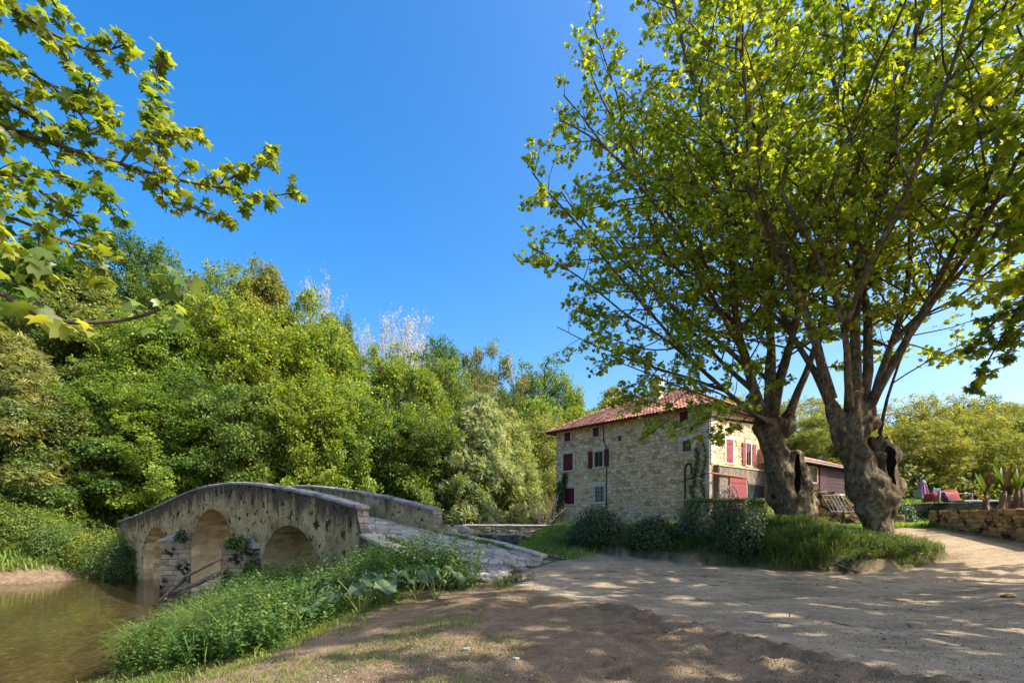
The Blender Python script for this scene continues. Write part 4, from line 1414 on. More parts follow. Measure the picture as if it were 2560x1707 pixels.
def grow_tree(seed, base, limbs, env, n_leaves, leaf_size, parent, leaf_color, shape=LEAF_PLANE_FAR, sec_gap=.55, ter_gap=.34, droop=.25, mat=None, sec_max=6.5, cap=30):
    """limbs: (start, azimuth, tilt, length, radius); env(p) -> True while p lies inside the crown"""
    r = random.Random(seed)
    leaf_p, leaf_d = [], []
    twig_mb = MB()
    lines = []
    for (start, az, tilt, L, rad) in limbs:
        mb = MB()
        if isinstance(start, tuple):        # leaves an earlier limb at a given length
            ln_ = lines[start[0]]
            start = ln_[min(len(ln_) - 2, int(start[1] / .55))]
        d = Vector((math.sin(az) * math.sin(tilt), math.cos(az) * math.sin(tilt), math.cos(tilt)))
        p = Vector(start); pts = [p.copy()]
        step = .55
        n = int(L / step)
        for i in range(n):
            d = (d + Vector((r.gauss(0, .07), r.gauss(0, .07), .045 if tilt < .6 else .012))).normalized()
            p = p + d * step
            if not env(p) and i > 4: break
            pts.append(p.copy())
        m = len(pts)
        lines.append(pts)
        mb.tube(pts, [rad * .72 * (1 - .88 * (i / max(1, n)) ** .8) * (1 + .5 * math.exp(-i * .7)) + .01 for i in range(m)], 8)
        total = (m - 1) * step
        t = max(1.6, total * .13)
        ga = r.uniform(0, 6.28)
        while t < total:
            k = min(int(t / step), m - 2)
            q = pts[k].lerp(pts[k + 1], t / step - k)
            ax = (pts[k + 1] - pts[k]).normalized()
            ga += 2.4 + r.uniform(-.4, .4)
            side = ax.orthogonal().normalized()
            side = Matrix.Rotation(ga, 3, ax) @ side
            dd = (ax * .62 + side * r.uniform(.8, 1.15)).normalized()
            Ls = min(sec_max, .9 + (total - t) * .42) * r.uniform(.6, 1.05)
            if t < total * .25: Ls *= .8
            sp = [q]; pp = q.copy(); st = .4
            for i in range(int(Ls / st)):
                f = i * st / Ls
                dd = (dd + Vector((r.gauss(0, .09), r.gauss(0, .09), r.gauss(0, .07) + .05 - droop * f * .4))).normalized()
                pp = pp + dd * st
                if not env(pp): break
                sp.append(pp.copy())
            if len(sp) > 1:
                lim = rad * (1 - .9 * (k / max(1, n)) ** .8)
                r0 = min(lim * .4 + .004, .006 + .006 * (len(sp) * st))
                mb.tube(sp, [r0 * (1 - .8 * i / len(sp)) + .003 for i in range(len(sp))], 5, False)
                ts = .35 if len(sp) < 6 else .8
                flip = 1
                Lr = (len(sp) - 1) * st
                while ts < Lr:
                    k2 = min(int(ts / st), len(sp) - 2)
                    q2 = sp[k2].lerp(sp[k2 + 1], ts / st - k2)
                    a2 = (sp[k2 + 1] - sp[k2]).normalized()
                    s2_ = Matrix.Rotation(r.uniform(-.7, .7), 3, a2) @ (a2.cross(UP).normalized() * flip if a2.cross(UP).length > .1 else a2.orthogonal())
                    flip = -flip
                    d3 = (a2 * .7 + s2_ * .8 + Vector((0, 0, r.uniform(-.25, .3)))).normalized()
                    L3 = r.uniform(.35, 1.0) * (1 if ts < Lr * .8 else .6)
                    e3 = q2 + d3 * L3 + Vector((0, 0, -droop * L3 * .3))
                    twig_mb.tube([q2, q2.lerp(e3, .5) + Vector((0, 0, .03)), e3], [.0045, .0035, .002], 3, False)
                    for j in range(max(8, int(L3 / .019))):
                        f = r.uniform(.15, 1.05)
                        leaf_p.append(q2.lerp(e3, f)); leaf_d.append(d3)
                    ts += ter_gap * r.uniform(.7, 1.3)
                for j in range(6):
                    leaf_p.append(sp[-1]); leaf_d.append(dd)
            t += sec_gap * r.uniform(.7, 1.3)
        mb.build('limb', MAT_TWIG if rad < .06 else MAT_BARK, parent, True)
    twig_mb.build('twigs', MAT_TWIG, parent)['kind'] = 'stuff'
    idx = list(range(len(leaf_p)))
    r.shuffle(idx)
    cnt = {}; keep_ = []
    for i in idx:
        q = leaf_p[i]
        k_ = (int(q.x // .9), int(q.y // .9), int(q.z // .9))
        c_ = cnt.get(k_, 0)
        if c_ < cap:
            cnt[k_] = c_ + 1; keep_.append(i)
    idx = keep_
    idx = idx[:n_leaves]
    pos = np.array([leaf_p[i][:] for i in idx]); dr = np.array([leaf_d[i][:] for i in idx])
    rg = np.random.default_rng(seed)
    N = len(pos)
    tip = unit(dr * .7 + rg.normal(size=(N, 3)) * .75 + np.array([0, 0, -.35]))
    pos = pos + tip * .05 + rg.normal(size=(N, 3)) * .05
    nrm = unit(np.array([0, 0, .75]) + rg.normal(size=(N, 3)) * .6)
    sz = leaf_size * rg.uniform(.6, 1.15, N)
    me = scatter_mesh('crown', shape[0], shape[1], pos, nrm, tip, sz)
    o = put('crown', me, mat or MAT_LEAF_PLANE, parent)
    o.color = tuple(leaf_color) + (1,)
    return o

def env_fn(cx, cy, table, seed, low=None):
    zs = [a for a, b in table]; rs = [b for a, b in table]
    def f(p):
        dx, dy = p.x - cx, p.y - cy
        az = math.atan2(dx, dy)
        m = 1 + .1 * math.sin(az * 3 + seed) + .1 * mnoise.noise(Vector((p.z * .5, az * 1.3, seed)))
        return math.hypot(dx, dy) < np.interp(p.z, zs, rs) * m
    return f

T1 = Vector((9.9, 18.0, H(9.9, 18.0)))
T2 = Vector((10.87, 15.2, H(10.87, 15.2)))
def offs(b, pts): return [b + Vector(p) for p in pts]
PLANE_COL = (.125, .165, .02)
# tree with the slot hollow
tree1 = empty('plane_tree', T1)
tag(tree1, 'big pollarded plane tree with slot hollow, standing before the house front', 'tree')
b = T1
tm = trunk_mesh('trunk', [(offs(b, [(0, 0, -.5), (0, 0, .1), (-.08, 0, .6), (-.13, 0, 1.0), (-.3, 0, 1.5), (-.5, 0, 2.1), (-.68, 0, 2.7), (-.8, 0, 3.2), (-.85, 0, 3.75)]), [.55, .5, .54, .62, .54, .44, .39, .39, .41]),
                          (offs(b, [(.2, -.1, .8), (.22, -.1, 1.3), (.17, -.1, 1.8), (.03, -.1, 2.3), (-.04, -.1, 2.65)]), [.42, .42, .36, .27, .23]),
                          (offs(b, [(.5, 0, 1.35), (.62, -.03, .9), (.6, -.03, .45), (.4, 0, .1)]), [.12, .2, .16, .2]),
                          (offs(b, [(-.95, 0, 3.3), (-1.25, .1, 3.9)]), [.3, .2]), (offs(b, [(-.5, 0, 3.3), (-.1, 0, 3.95)]), [.3, .2]), (offs(b, [(-.85, 0, 3.5), (-.8, 0, 4.4)]), [.4, .26])],
                 [(b + Vector((-.68, -.1, 1.05)), (.3, .3, .38)), (b + Vector((-1.15, 0, 3.55)), (.28, .3, .28)), (b + Vector((-.35, -.2, 3.5)), (.3, .3, .3)), (b + Vector((-.05, .05, .05)), (.6, .6, .25)), (b + Vector((.3, -.3, .5)), (.35, .3, .5))],
                 [(b + Vector((-.1, -.6, 1.95)), (.11, .42, .8), .1), (b + Vector((-.95, -.42, 1.0)), (.16, .16, .2), .4)], .05, 1)
put('trunk', tm, MAT_BARK, tree1, True)
R1t = [(3.0, 3.0), (4.6, 6.0), (7.4, 8.0), (9.5, 9.0), (11, 8.8), (14, 7.8), (17, 6.8), (20, 5.6), (24, 3.4), (27, .4)]
e1 = env_fn(9.4, 18.0, R1t, 1.0)
hd = T1 + Vector((-.82, 0, 3.8))
L1 = [(hd + Vector((0, 0, .4)), 0, .05, 21, .21), (hd + Vector((.1, .1, .3)), 1.5, .16, 20, .17), (hd + Vector((-.35, 0, 0)), -1.75, .42, 15, .15), (hd + Vector((-.3, -.1, .1)), -1.2, .26, 18, .16),
      (hd + Vector((.6, 0, 0)), 1.55, .42, 15, .17), (hd + Vector((.1, .3, .1)), .3, .42, 16, .15), (hd + Vector((0, -.3, .1)), 2.9, .36, 15, .14), (hd + Vector((-.4, -.1, 0)), -1.6, .98, 12, .1), (hd + Vector((-.2, -.35, -.1)), -2.0, 1.4, 7, .06), (hd + Vector((-.3, -.2, -.2)), -1.7, 1.5, 6, .05), (hd + Vector((-.2, -.3, -.2)), -2.35, 1.5, 5, .05),
      ((2, 1.6), -.9, .75, 13, .09), ((3, 2.0), -1.5, .8, 12.5, .1), ((2, 2.6), -2.2, .75, 12, .09), ((3, 3.6), -1.0, .72, 11, .08), ((2, 4.0), -1.7, .8, 10.5, .08), ((0, 4.5), -1.6, .75, 11, .09), ((0, 6.5), -2.2, .7, 10, .08), ((0, 6.0), -.6, .75, 10, .08), ((5, 2.0), -.3, .85, 10, .08),
      ((1, 4.0), .9, .7, 10, .08), ((4, 3.0), 1.1, .75, 9, .08), ((6, 2.2), -2.8, .75, 10, .08), ((6, 4.0), 2.4, .7, 9, .07), ((0, 9.0), -1.2, .7, 8, .07), ((0, 10.5), 1.6, .7, 8, .07), ((7, 2.0), -.9, 1.2, 8, .06), ((7, 2.5), -2.1, 1.2, 8, .06)]
c1 = grow_tree(101, T1, L1, e1, 47000, .145, tree1, PLANE_COL)
# forked tree with the hollow stub
tree2 = empty('plane_tree', T2)
tag(tree2, 'gnarled pollarded plane tree with a broken hollow stub, beside the gravel path', 'tree')
b = T2
tm = trunk_mesh('trunk', [(offs(b, [(0, 0, -.5), (0, 0, .1), (-.08, 0, .6), (-.15, 0, 1.1), (-.33, 0, 1.6), (-.53, 0, 2.0), (-.64, 0, 2.5), (-.73, 0, 2.9), (-.72, 0, 3.3)]), [.42, .39, .4, .49, .52, .42, .36, .38, .42]),
                          (offs(b, [(.12, 0, 1.0), (.2, 0, 1.5), (.2, 0, 2.0), (.12, 0, 2.5), (.06, 0, 3.0)]), [.46, .4, .33, .28, .24]),
                          (offs(b, [(-.9, 0, 2.8), (-1.2, 0, 3.4), (-1.45, 0, 4.2)]), [.32, .24, .17]), (offs(b, [(-.6, 0, 3.1), (-.35, 0, 4.0)]), [.36, .22]), (offs(b, [(-.75, 0, 3.2), (-.72, 0, 4.3)]), [.34, .2])],
                 [(b + Vector((-.6, -.15, 1.75)), (.25, .3, .35)), (b + Vector((.5, 0, 1.55)), (.25, .3, .3)), (b + Vector((-.35, -.1, 3.35)), (.3, .3, .25)), (b + Vector((0, 0, 0)), (.46, .46, .25)), (b + Vector((.36, -.1, 2.45)), (.16, .2, .3)), (b + Vector((.22, -.2, .9)), (.16, .2, .35)), (b + Vector((-.4, -.25, 1.2)), (.2, .22, .3))],
                 [(b + Vector((.12, -.42, 2.15)), (.12, .34, .55), -.1), (b + Vector((.06, -.1, 3.1)), (.15, .22, .35), 0)], .05, 2)
put('trunk', tm, MAT_BARK, tree2, True)
R2t = [(4.0, 1.5), (5, 2.8), (7, 4.2), (9, 6.6), (12, 8.2), (15, 8.2), (18, 7.4), (21, 6.0), (24, 3.4), (27, .4)]
e2 = env_fn(10.6, 15.2, R2t, 4.0)
hd = T2 + Vector((-.7, 0, 3.4))
L2 = [(hd + Vector((-.72, 0, .7)), -1.5, .3, 18, .17), (hd + Vector((.02, 0, .8)), 0, .04, 20, .19), (hd + Vector((.3, .1, .5)), 1.3, .13, 20, .18), (hd + Vector((.35, -.1, .4)), 2.4, .28, 17, .13), (hd + Vector((.4, 0, .3)), 1.6, .42, 16, .13),
      (hd + Vector((-.3, -.2, .4)), -2.5, .4, 15, .12), (hd + Vector((-.7, .05, .6)), -.6, .3, 17, .12), (hd + Vector((.75, 0, -.3)), 1.2, .35, 9, .05), ((4, 1.6), 1.2, .8, 12, .09), ((4, 2.6), 2.0, .75, 12, .09), ((2, 3.0), .7, .72, 12, .1), ((2, 4.0), 1.6, .75, 12, .1), ((3, 2.5), 2.6, .75, 11, .09), ((3, 4.5), 1.9, .7, 11, .08),
      ((1, 3.5), .2, .7, 11, .08), ((1, 5.5), 1.3, .75, 10, .08), ((5, 2.5), -2.9, .7, 11, .08), ((0, 3.0), -1.9, .8, 10, .08), ((0, 4.5), -1.0, .75, 10, .08), ((6, 3.0), -.3, .75, 10, .08), ((1, 7.0), 2.6, .75, 9, .08), ((2, 7.5), 1.2, .7, 8, .07), ((1, 9.0), -.4, .7, 8, .07)]
c2 = grow_tree(202, T2, L2, e2, 42000, .142, tree2, (.13, .168, .02))

# neighbour of the row standing beyond the frame; its boughs hang into view and shade the track
T3 = Vector((15.2, 8.6, H(15.2, 8.6)))
tree3 = empty('plane_tree', T3)
tag(tree3, 'plane tree beside the track whose boughs hang down past the blue sky', 'tree')
b = T3
MB().tube(offs(b, [(0, 0, -.4), (0, 0, .3), (.05, 0, 1.5), (0, 0, 2.8), (0, 0, 3.6)]), [.75, .6, .55, .5, .56], 16).build('trunk', MAT_BARK, tree3, True)
R3t = [(4.2, 2.0), (6, 4.5), (8, 6.0), (11, 7.4), (15, 7.2), (19, 5.5), (23, 2.5), (25, .3)]
e3 = env_fn(15.0, 8.6, R3t, 2.2)
hd = b + Vector((0, 0, 3.5))
L3 = [(hd, 0, .08, 19, .2), (hd, 1.5, .3, 16, .16), (hd, 3.1, .35, 16, .16), (hd, -1.5, .4, 16, .17), (hd, -.6, .45, 15, .15), (hd, 2.3, .6, 12, .13), (hd, .8, .55, 13, .13), (hd, -2.4, .55, 13, .13), (hd, -1.0, .85, 9, .1), (hd, -.35, .8, 9.5, .1)]
L3 += [(hd + Vector((0, 0, .5)), -.9, 1.05, 9, .08), (hd + Vector((0, 0, 1)), -.5, .95, 9.5, .08), (hd + Vector((0, 0, 1.5)), -1.3, .8, 10, .08)]
c3 = grow_tree(303, T3, L3, e3, 11500, .24, tree3, (.13, .168, .02), sec_gap=.9, ter_gap=.5)
# another of the row further back along the track (only its shade and top boughs reach the view)
T4 = Vector((14.0, 1.6, H(14.0, 1.6)))
tree4 = empty('plane_tree', T4)
tag(tree4, 'plane tree at the near end of the row, beyond the frame edge', 'tree')
for ch in list(tree3.children):
    c = ch.copy(); COL.objects.link(c); c.parent = tree4
    c.location = -T3
    c.color = ch.color

# ------------------------------------------------------------------ boughs of the plane tree on the river bank
T5 = Vector((-11.5, 1.5, H(-11.5, 1.5)))
tree5 = empty('plane_tree', T5)
tag(tree5, 'plane tree on the river bank with bright leafy boughs reaching across the sky', 'tree')
MB().tube([T5 + Vector(q) for q in ((0, 0, -.4), (0, .1, 2), (.2, .3, 4.5), (.5, .8, 7), (.8, 1.2, 10), (.9, 1.5, 13))], [.6, .5, .42, .34, .22, .1], 14).build('trunk', MAT_BARK, tree5, True)
r5 = random.Random(55)
def bough(pts, r0, leafsize, gap, twig, dens, seed, owner=None):
    gap = gap * .72 if gap < 1 else gap
    """one bough through the given points, with side twigs and leaves"""
    r = random.Random(seed)
    # resample with a smooth curve
    P_ = [Vector(p) for p in pts]
    fine = []
    for i in range(len(P_) - 1):
        p0 = P_[max(0, i - 1)]; p1 = P_[i]; p2 = P_[i + 1]; p3 = P_[min(len(P_) - 1, i + 2)]
        for k in range(6):
            t = k / 6
            fine.append(.5 * ((2 * p1) + (p2 - p0) * t + (2 * p0 - 5 * p1 + 4 * p2 - p3) * t * t + (3 * p1 - p0 - 3 * p2 + p3) * t ** 3))
    fine.append(P_[-1])
    mb = MB()
    m = len(fine)
    mb.tube(fine, [r0 * (1 - .85 * i / m) + .004 for i in range(m)], 7)
    leaves = []
    acc = 0; nxt = gap
    flip = 1
    for i in range(1, m):
        seg = (fine[i] - fine[i - 1]).length
        acc += seg
        while acc > nxt:
            nxt += gap * r.uniform(.6, 1.4)
            ax = (fine[i] - fine[i - 1]).normalized()
            sd = ax.cross(UP)
            if sd.length < .2: sd = ax.orthogonal()
            sd = Matrix.Rotation(r.uniform(-1.2, 1.2), 3, ax) @ (sd.normalized() * flip)
            flip = -flip
            d = (ax * r.uniform(.5, 1.0) + sd * .8 + Vector((0, 0, r.uniform(-.35, .35)))).normalized()
            L = twig * r.uniform(.5, 1.25) * (1 - .5 * i / m)
            q = [fine[i]]; pp = fine[i].copy(); dd = d.copy()
            n = max(2, int(L / .12))
            for k in range(n):
                dd = (dd + Vector((r.gauss(0, .14), r.gauss(0, .14), r.gauss(0, .12) - .03))).normalized()
                pp = pp + dd * (L / n)
                q.append(pp.copy())
            mb.tube(q, [.007 * (1 - .6 * k / len(q)) + .002 for k in range(len(q))], 4, False)
            for k in range(1, len(q)):
                for j in range(dens + (1 if r.random() < .5 else 0)):
                    leaves.append((q[k] + Vector((r.gauss(0, .02), r.gauss(0, .02), r.gauss(0, .02))), dd))
            for j in range(2): leaves.append((q[-1], dd))
        if acc > gap * 2 and r.random() < .5:
            leaves.append((fine[i], (fine[i] - fine[i - 1]).normalized()))
    for j in range(4): leaves.append((fine[-1], (fine[-1] - fine[-2]).normalized()))
    mb.build('bough', MAT_TWIG, owner or tree5, True)
    return [(p, d, leafsize) for p, d in leaves]
near_leaves = []
def pxs(Y0, Y1, *pp):
    n = len(pp)
    return [P(a, b_, Y0 + (Y1 - Y0) * i / max(1, n - 1)) for i, (a, b_) in enumerate(pp)]
st5 = T5 + Vector((.6, 1.0, 7.6))
nl = near_leaves
nl += bough([st5, P(-260, 250, 6.5)] + pxs(7.4, 8.8, (-60, 300), (60, 335), (190, 378), (300, 410), (420, 445), (540, 468), (640, 490), (728, 484)), .042, .175, .17, .5, 2, 1)
nl += bough(pxs(8.0, 8.4, (385, 432), (398, 360), (388, 300), (382, 230), (404, 142)), .018, .17, .12, .24, 2, 2)
nl += bough(pxs(8.4, 8.7, (540, 462), (590, 440), (640, 405), (678, 388)), .014, .17, .12, .24, 2, 3)
nl += bough(pxs(8.1, 8.5, (380, 440), (420, 490), (480, 520), (560, 545)), .016, .17, .14, .3, 2, 4)
nl += bough(pxs(7.9, 8.3, (300, 410), (360, 340), (430, 330), (490, 320)), .016, .17, .13, .3, 2, 41)
nl += bough([st5 + Vector((0, 0, 2.2)), P(-200, -80, 6.5)] + pxs(7.2, 7.9, (-40, -20), (60, 40), (150, 95), (240, 128), (312, 112)), .04, .17, .14, .36, 2, 5)
nl += bough(pxs(7.4, 7.9, (120, 80), (175, 160), (225, 200), (200, 260)), .018, .17, .14, .34, 2, 6)
nl += bough([st5 + Vector((0, 0, 1)), P(-220, 90, 6.5)] + pxs(7.2, 8.0, (-40, 130), (40, 165), (120, 210), (190, 275), (225, 320)), .035, .17, .13, .45, 2, 7)
nl += bough([st5 + Vector((0, 0, -.5)), P(-230, 380, 6.2)] + pxs(6.9, 7.6, (-50, 420), (50, 450), (130, 500), (200, 560), (265, 600)), .035, .17, .13, .45, 2, 8)
nl += bough([st5 + Vector((0, 0, -1)), P(-230, 480, 5.8)] + pxs(6.4, 7.0, (-50, 520), (60, 556), (150, 600), (235, 630), (268, 700)), .03, .17, .14, .42, 2, 9)
nl += bough([st5 + Vector((0, .3, 0)), P(-200, 200, 6.8)] + pxs(7.4, 8.0, (-30, 240), (60, 280), (150, 330), (240, 330), (260, 270)), .03, .17, .14, .45, 2, 10)
nl += bough(pxs(7.2, 7.6, (60, 440), (150, 440), (230, 470), (300, 520)), .018, .17, .14, .34, 2, 11)
nl += bough([st5 + Vector((0, .2, 3)), P(-190, -260, 6.6)] + pxs(7.3, 7.6, (-20, -120), (60, -60), (120, -10), (145, 25)), .03, .17, .15, .34, 2, 12)
nl += bough([P(-220, 560, 6.0)] + pxs(6.2, 6.6, (-60, 600), (30, 630), (90, 660), (130, 690)), .02, .17, .14, .34, 2, 13)
# the low bough with big leaves close by
low = [T5 + Vector((.3, .5, 5.2)), P(-420, 690, 3.3)] + pxs(3.6, 4.1, (-40, 725), (50, 762), (130, 800), (235, 806), (330, 796), (400, 772), (452, 738), (478, 690))
big = []
bough(low, .02, .2, 9, .2, 1, 14)
for (px, py, Y, n) in ((200, 812, 3.7, 9), (140, 790, 3.7, 4), (385, 782, 3.85, 7), (425, 770, 3.9, 5), (470, 690, 4.0, 9), (40, 690, 3.6, 8), (10, 800, 3.6, 5), (-10, 560, 3.6, 8), (30, 610, 3.6, 7)):
    for k in range(n):
        d = Vector((r5.uniform(-.7, 1), r5.uniform(-.5, .5), r5.uniform(-1, .6))).normalized()
        big.append((P(px, py, Y) + Vector((r5.gauss(0, .05), r5.gauss(0, .06), r5.gauss(0, .05))), d, r5.uniform(.11, .18)))
# a few boughs on the far side of the trunk so that the tree is a tree
for k in range(6):
    a = 2.2 + k * .75
    z0_ = 6.5 + k * .9
    s_0 = T5 + Vector((.5, .8, z0_))
    e_0 = s_0 + Vector((math.sin(a) * 4.5, math.cos(a) * 4.5, 1.6))
    if e_0.y > 2 and e_0.x > -9: continue
    nl += bough([s_0, s_0.lerp(e_0, .4) + Vector((0, 0, .5)), e_0], .06, .22, .3, .9, 2, 30 + k)
def leaves_obj(items, name, parent, col, seed, mat=MAT_LEAF_NEAR, shape=LEAF_PLANE):
    rg = np.random.default_rng(seed)
    pos = np.array([p[:] for p, d, s in items]); dr = np.array([d[:] for p, d, s in items]); sz = np.array([s for p, d, s in items]) * rg.uniform(.45, 1.15, len(items))
    tip = unit(dr * .8 + rg.normal(size=pos.shape) * .6 + np.array([0, 0, -.4]))
    nrm = unit(np.array([0.1, -.15, .75]) + rg.normal(size=pos.shape) * .55)
    me = scatter_mesh(name, shape[0], shape[1], pos + tip * .03, nrm, tip, sz)
    o = put(name, me, mat, parent)
    o.color = tuple(col) + (1,)
    return o
h3 = bough([T3 + Vector((-.4, .6, 9)), P(2750, 560, 10.2)] + pxs(10.8, 11.6, (2600, 690), (2545, 770), (2500, 850), (2460, 920), (2440, 965)), .035, .2, .22, .5, 2, 71, tree3)
h3 += bough(pxs(11, 11.5, (2550, 770), (2500, 790), (2450, 850), (2425, 880)), .016, .19, .2, .4, 2, 72, tree3)
h3 += bough([P(2750, 700, 10.4)] + pxs(10.8, 11.2, (2620, 740), (2570, 800), (2530, 860), (2520, 900)), .02, .19, .2, .4, 2, 73, tree3)
leaves_obj(h3, 'foliage', tree3, (.09, .125, .018), 15, MAT_LEAF_PLANE)
leaves_obj(near_leaves[0::2], 'crown', tree5, (.135, .18, .024), 5)
leaves_obj(near_leaves[1::2], 'foliage', tree5, (.12, .165, .026), 8, shape=LEAF_PLANE_CURLED)
leaves_obj(big[0::2], 'foliage', tree5, (.14, .185, .035), 6)
leaves_obj(big[1::2], 'foliage', tree5, (.15, .19, .04), 9, shape=LEAF_PLANE_CURLED)

# ------------------------------------------------------------------ broadleaf trees of the wood
def crown_variant(name, seed, n_lobes, n_leaves, leaf, profile='round', shape=SPRIG, airy=0.0):
    """leaf mesh in a box about 1 wide (radius .5), z from .0 to 1, built at the size of a 13 m tree"""
    rg = np.random.default_rng(seed)
    Ht, Rr = 13.0, 4.6
    C, Rd = [], []
    k = 0
    while len(C) < n_lobes:
        z = rg.uniform(.16, .97)
        if profile == 'round': rad = Rr * math.sqrt(max(.02, 1 - ((z - .5) / .52) ** 2))
        elif profile == 'tall': rad = Rr * .8 * math.sqrt(max(.02, 1 - ((z - .48) / .54) ** 2))
        elif profile == 'dome': rad = Rr * (1 - max(0, (z - .25) / .78) ** 2.0)
        else: rad = Rr * (1.05 - z) ** .7
        a = rg.uniform(0, 6.283)
        rr = rad * math.sqrt(rg.uniform(.35, 1)) * .82
        C.append((math.cos(a) * rr, math.sin(a) * rr, z * Ht))
        Rd.append(rg.uniform(.6, 1.35) * (1.0 if z < .85 else .75))
    C = np.array(C); Rd = np.array(Rd)
    w = Rd ** 2; w = w / w.sum()
    pos, nrm = [], []
    M = int(n_leaves * 1.6)
    pick = rg.choice(len(C), M, p=w)
    d = rand_unit(M, rg)
    d[:, 2] = np.where(d[:, 2] < -.25, -d[:, 2], d[:, 2])
    rad = Rd[pick] * (1 - np.abs(rg.normal(size=M)) * (.2 + airy)) * rg.uniform(.92, 1.12, M)
    sub = 1 + .22 * np.sin(d[:, 0] * 7 + pick * 1.7) * np.cos(d[:, 1] * 6 + pick) * np.sin(d[:, 2] * 6)
    p = C[pick] + d * (rad * sub)[:, None] * np.array([1.05, 1.05, .95]) + rg.normal(size=(M, 3)) * .13
    # drop leaves buried deep in other lobes
    depth = np.zeros(M)
    for c, r_ in zip(C, Rd):
        depth += (np.linalg.norm((p - c) / np.array([1, 1, .8]), axis=1) < r_ * .72)
    keep = (depth < 2) | (rg.random(M) < .15)
    p = p[keep][:n_leaves]; d = d[keep][:n_leaves]
    N = len(p)
    nr = unit(d * .6 + np.array([0, 0, .35]) + rg.normal(size=(N, 3)) * .75)
    tp = unit(rg.normal(size=(N, 3)) + d * .6 + np.array([0, 0, -.1]))
    return scatter_mesh(name, shape[0], shape[1], p, nr, tp, leaf * rg.uniform(.65, 1.3, N)), C, Ht

def trunk_variant(name, seed, C, Ht, rad=.24):
    r = random.Random(seed)
    mb = MB()
    top = Vector((r.uniform(-.5, .5), r.uniform(-.5, .5), Ht * .72))
    stem = [Vector((0, 0, -1.5)), Vector((0, 0, .4)), Vector((r.uniform(-.2, .2), r.uniform(-.2, .2), Ht * .3)), Vector((r.uniform(-.3, .3), r.uniform(-.3, .3), Ht * .5)), top]
    mb.tube(stem, [rad * 1.3, rad, rad * .8, rad * .55, rad * .15], 8)
    for c in C[:26]:
        c = Vector(c)
        z = max(Ht * .12, min(c.z * .7, Ht * .65))
        s = Vector((0, 0, z))
        mid = s.lerp(c, .5) + Vector((0, 0, -.3))
        mb.tube([s, mid, c], [rad * .33, rad * .2, rad * .06], 5, False)
    return mb.mesh(name)

VAR = {}
for key, args in dict(round1=(1, 75, 11500, .42, 'round', SPRIG, .08), round2=(2, 95, 17000, .34, 'round', SPRIG, .1), tall1=(3, 70, 15000, .36, 'tall', SPRIG, .08), dome1=(4, 85, 16000, .36, 'dome', SPRIG, .1), dome2=(5, 62, 11000, .44, 'dome', SPRIG, .1),
                      ).items():
    m_, C_, Ht_ = crown_variant('crown_' + key, *args)
    m_.materials.append(MAT_LEAF)
    t_m = trunk_variant('trunk_' + key, args[0] + 50, C_, Ht_)
    t_m.materials.append(MAT_TWIG)
    VAR[key] = (m_, t_m)
def grown_variant(key, seed, prof, n_leaf, leaf, cap):
    r = random.Random(seed)
    Ht = 13.0
    zs = [a for a, b in prof]; rs = [b for a, b in prof]
    mb = MB(); lp, ld = [], []
    stem = [Vector((0, 0, -1.5))]
    p = Vector((0, 0, 0))
    while p.z < Ht * .86:
        stem.append(p.copy()); p = p + Vector((r.gauss(0, .12), r.gauss(0, .12), 1.0))
    mb.tube(stem, [.26 * (1 - .9 * i / len(stem)) + .02 for i in range(len(stem))], 7)
    ga = 0
    for i in range(58):
        z = Ht * (.08 + .82 * (i + r.random()) / 58)
        k = min(int(z) + 1, len(stem) - 1)
        q = stem[k].copy(); q.z = min(z, stem[-1].z)
        ga += 2.4
        R_ = float(np.interp(z, zs, rs)) * r.uniform(.75, 1.12)
        rise = .25 + .7 * (z / Ht)
        d = Vector((math.cos(ga), math.sin(ga), rise * r.uniform(.5, 1.1))).normalized()
        n = max(3, int(R_ / .5))
        pts = [q.copy()]
        for j in range(n):
            d = (d + Vector((r.gauss(0, .13), r.gauss(0, .13), r.gauss(0, .1) + .02))).normalized()
            q = q + d * (R_ / n)
            pts.append(q.copy())
        mb.tube(pts, [.07 * (1 - .85 * j / (n + 1)) + .008 for j in range(n + 1)], 4, False)
        for j in range(1, n + 1):
            f = j / n
            for m_ in range(4):
                e = (d + Vector((r.gauss(0, .8), r.gauss(0, .8), r.gauss(.1, .55)))).normalized()
                L = r.uniform(.4, 1.25) * (1.1 - .3 * f)
                c = pts[j] + e * L
                if r.random() < .5: mb.tube([pts[j], c], [.015, .006], 3, False)
                for _ in range(int(4 + 12 * f)):
                    g_ = r.uniform(.45, 1.1)
                    lp.append((pts[j].lerp(c, g_) + Vector((r.gauss(0, .17), r.gauss(0, .17), r.gauss(0, .11))))[:]); ld.append(e[:])
    order = list(range(len(lp))); r.shuffle(order)
    cnt = {}; keep = []
    for i in order:
        k = (int(lp[i][0] // .8), int(lp[i][1] // .8), int(lp[i][2] // .8))
        if cnt.get(k, 0) < cap:
            cnt[k] = cnt.get(k, 0) + 1; keep.append(i)
    keep = keep[:n_leaf]
    rg = np.random.default_rng(seed)
    pos = np.array(lp)[keep]; dr = np.array(ld)[keep]
    N = len(pos)
    out = unit(pos - np.array([0, 0, Ht * .4]))
    nr = unit(np.array([0, 0, .6]) + out * .45 + rg.normal(size=(N, 3)) * .6)
    tp = unit(dr + rg.normal(size=(N, 3)) * .6 + np.array([0, 0, -.25]))
    me = scatter_mesh('crown_' + key, SPRIG[0], SPRIG[1], pos, nr, tp, leaf * rg.uniform(.6, 1.3, N))
    me.materials.append(MAT_LEAF)
    tm = mb.mesh('trunk_' + key); tm.materials.append(MAT_TWIG)
    VAR[key] = (me, tm)
grown_variant('round2', 31, [(0, 1.8), (2, 3.6), (5, 4.6), (8, 4.3), (11, 2.6), (13, .6)], 17000, .4, 15)
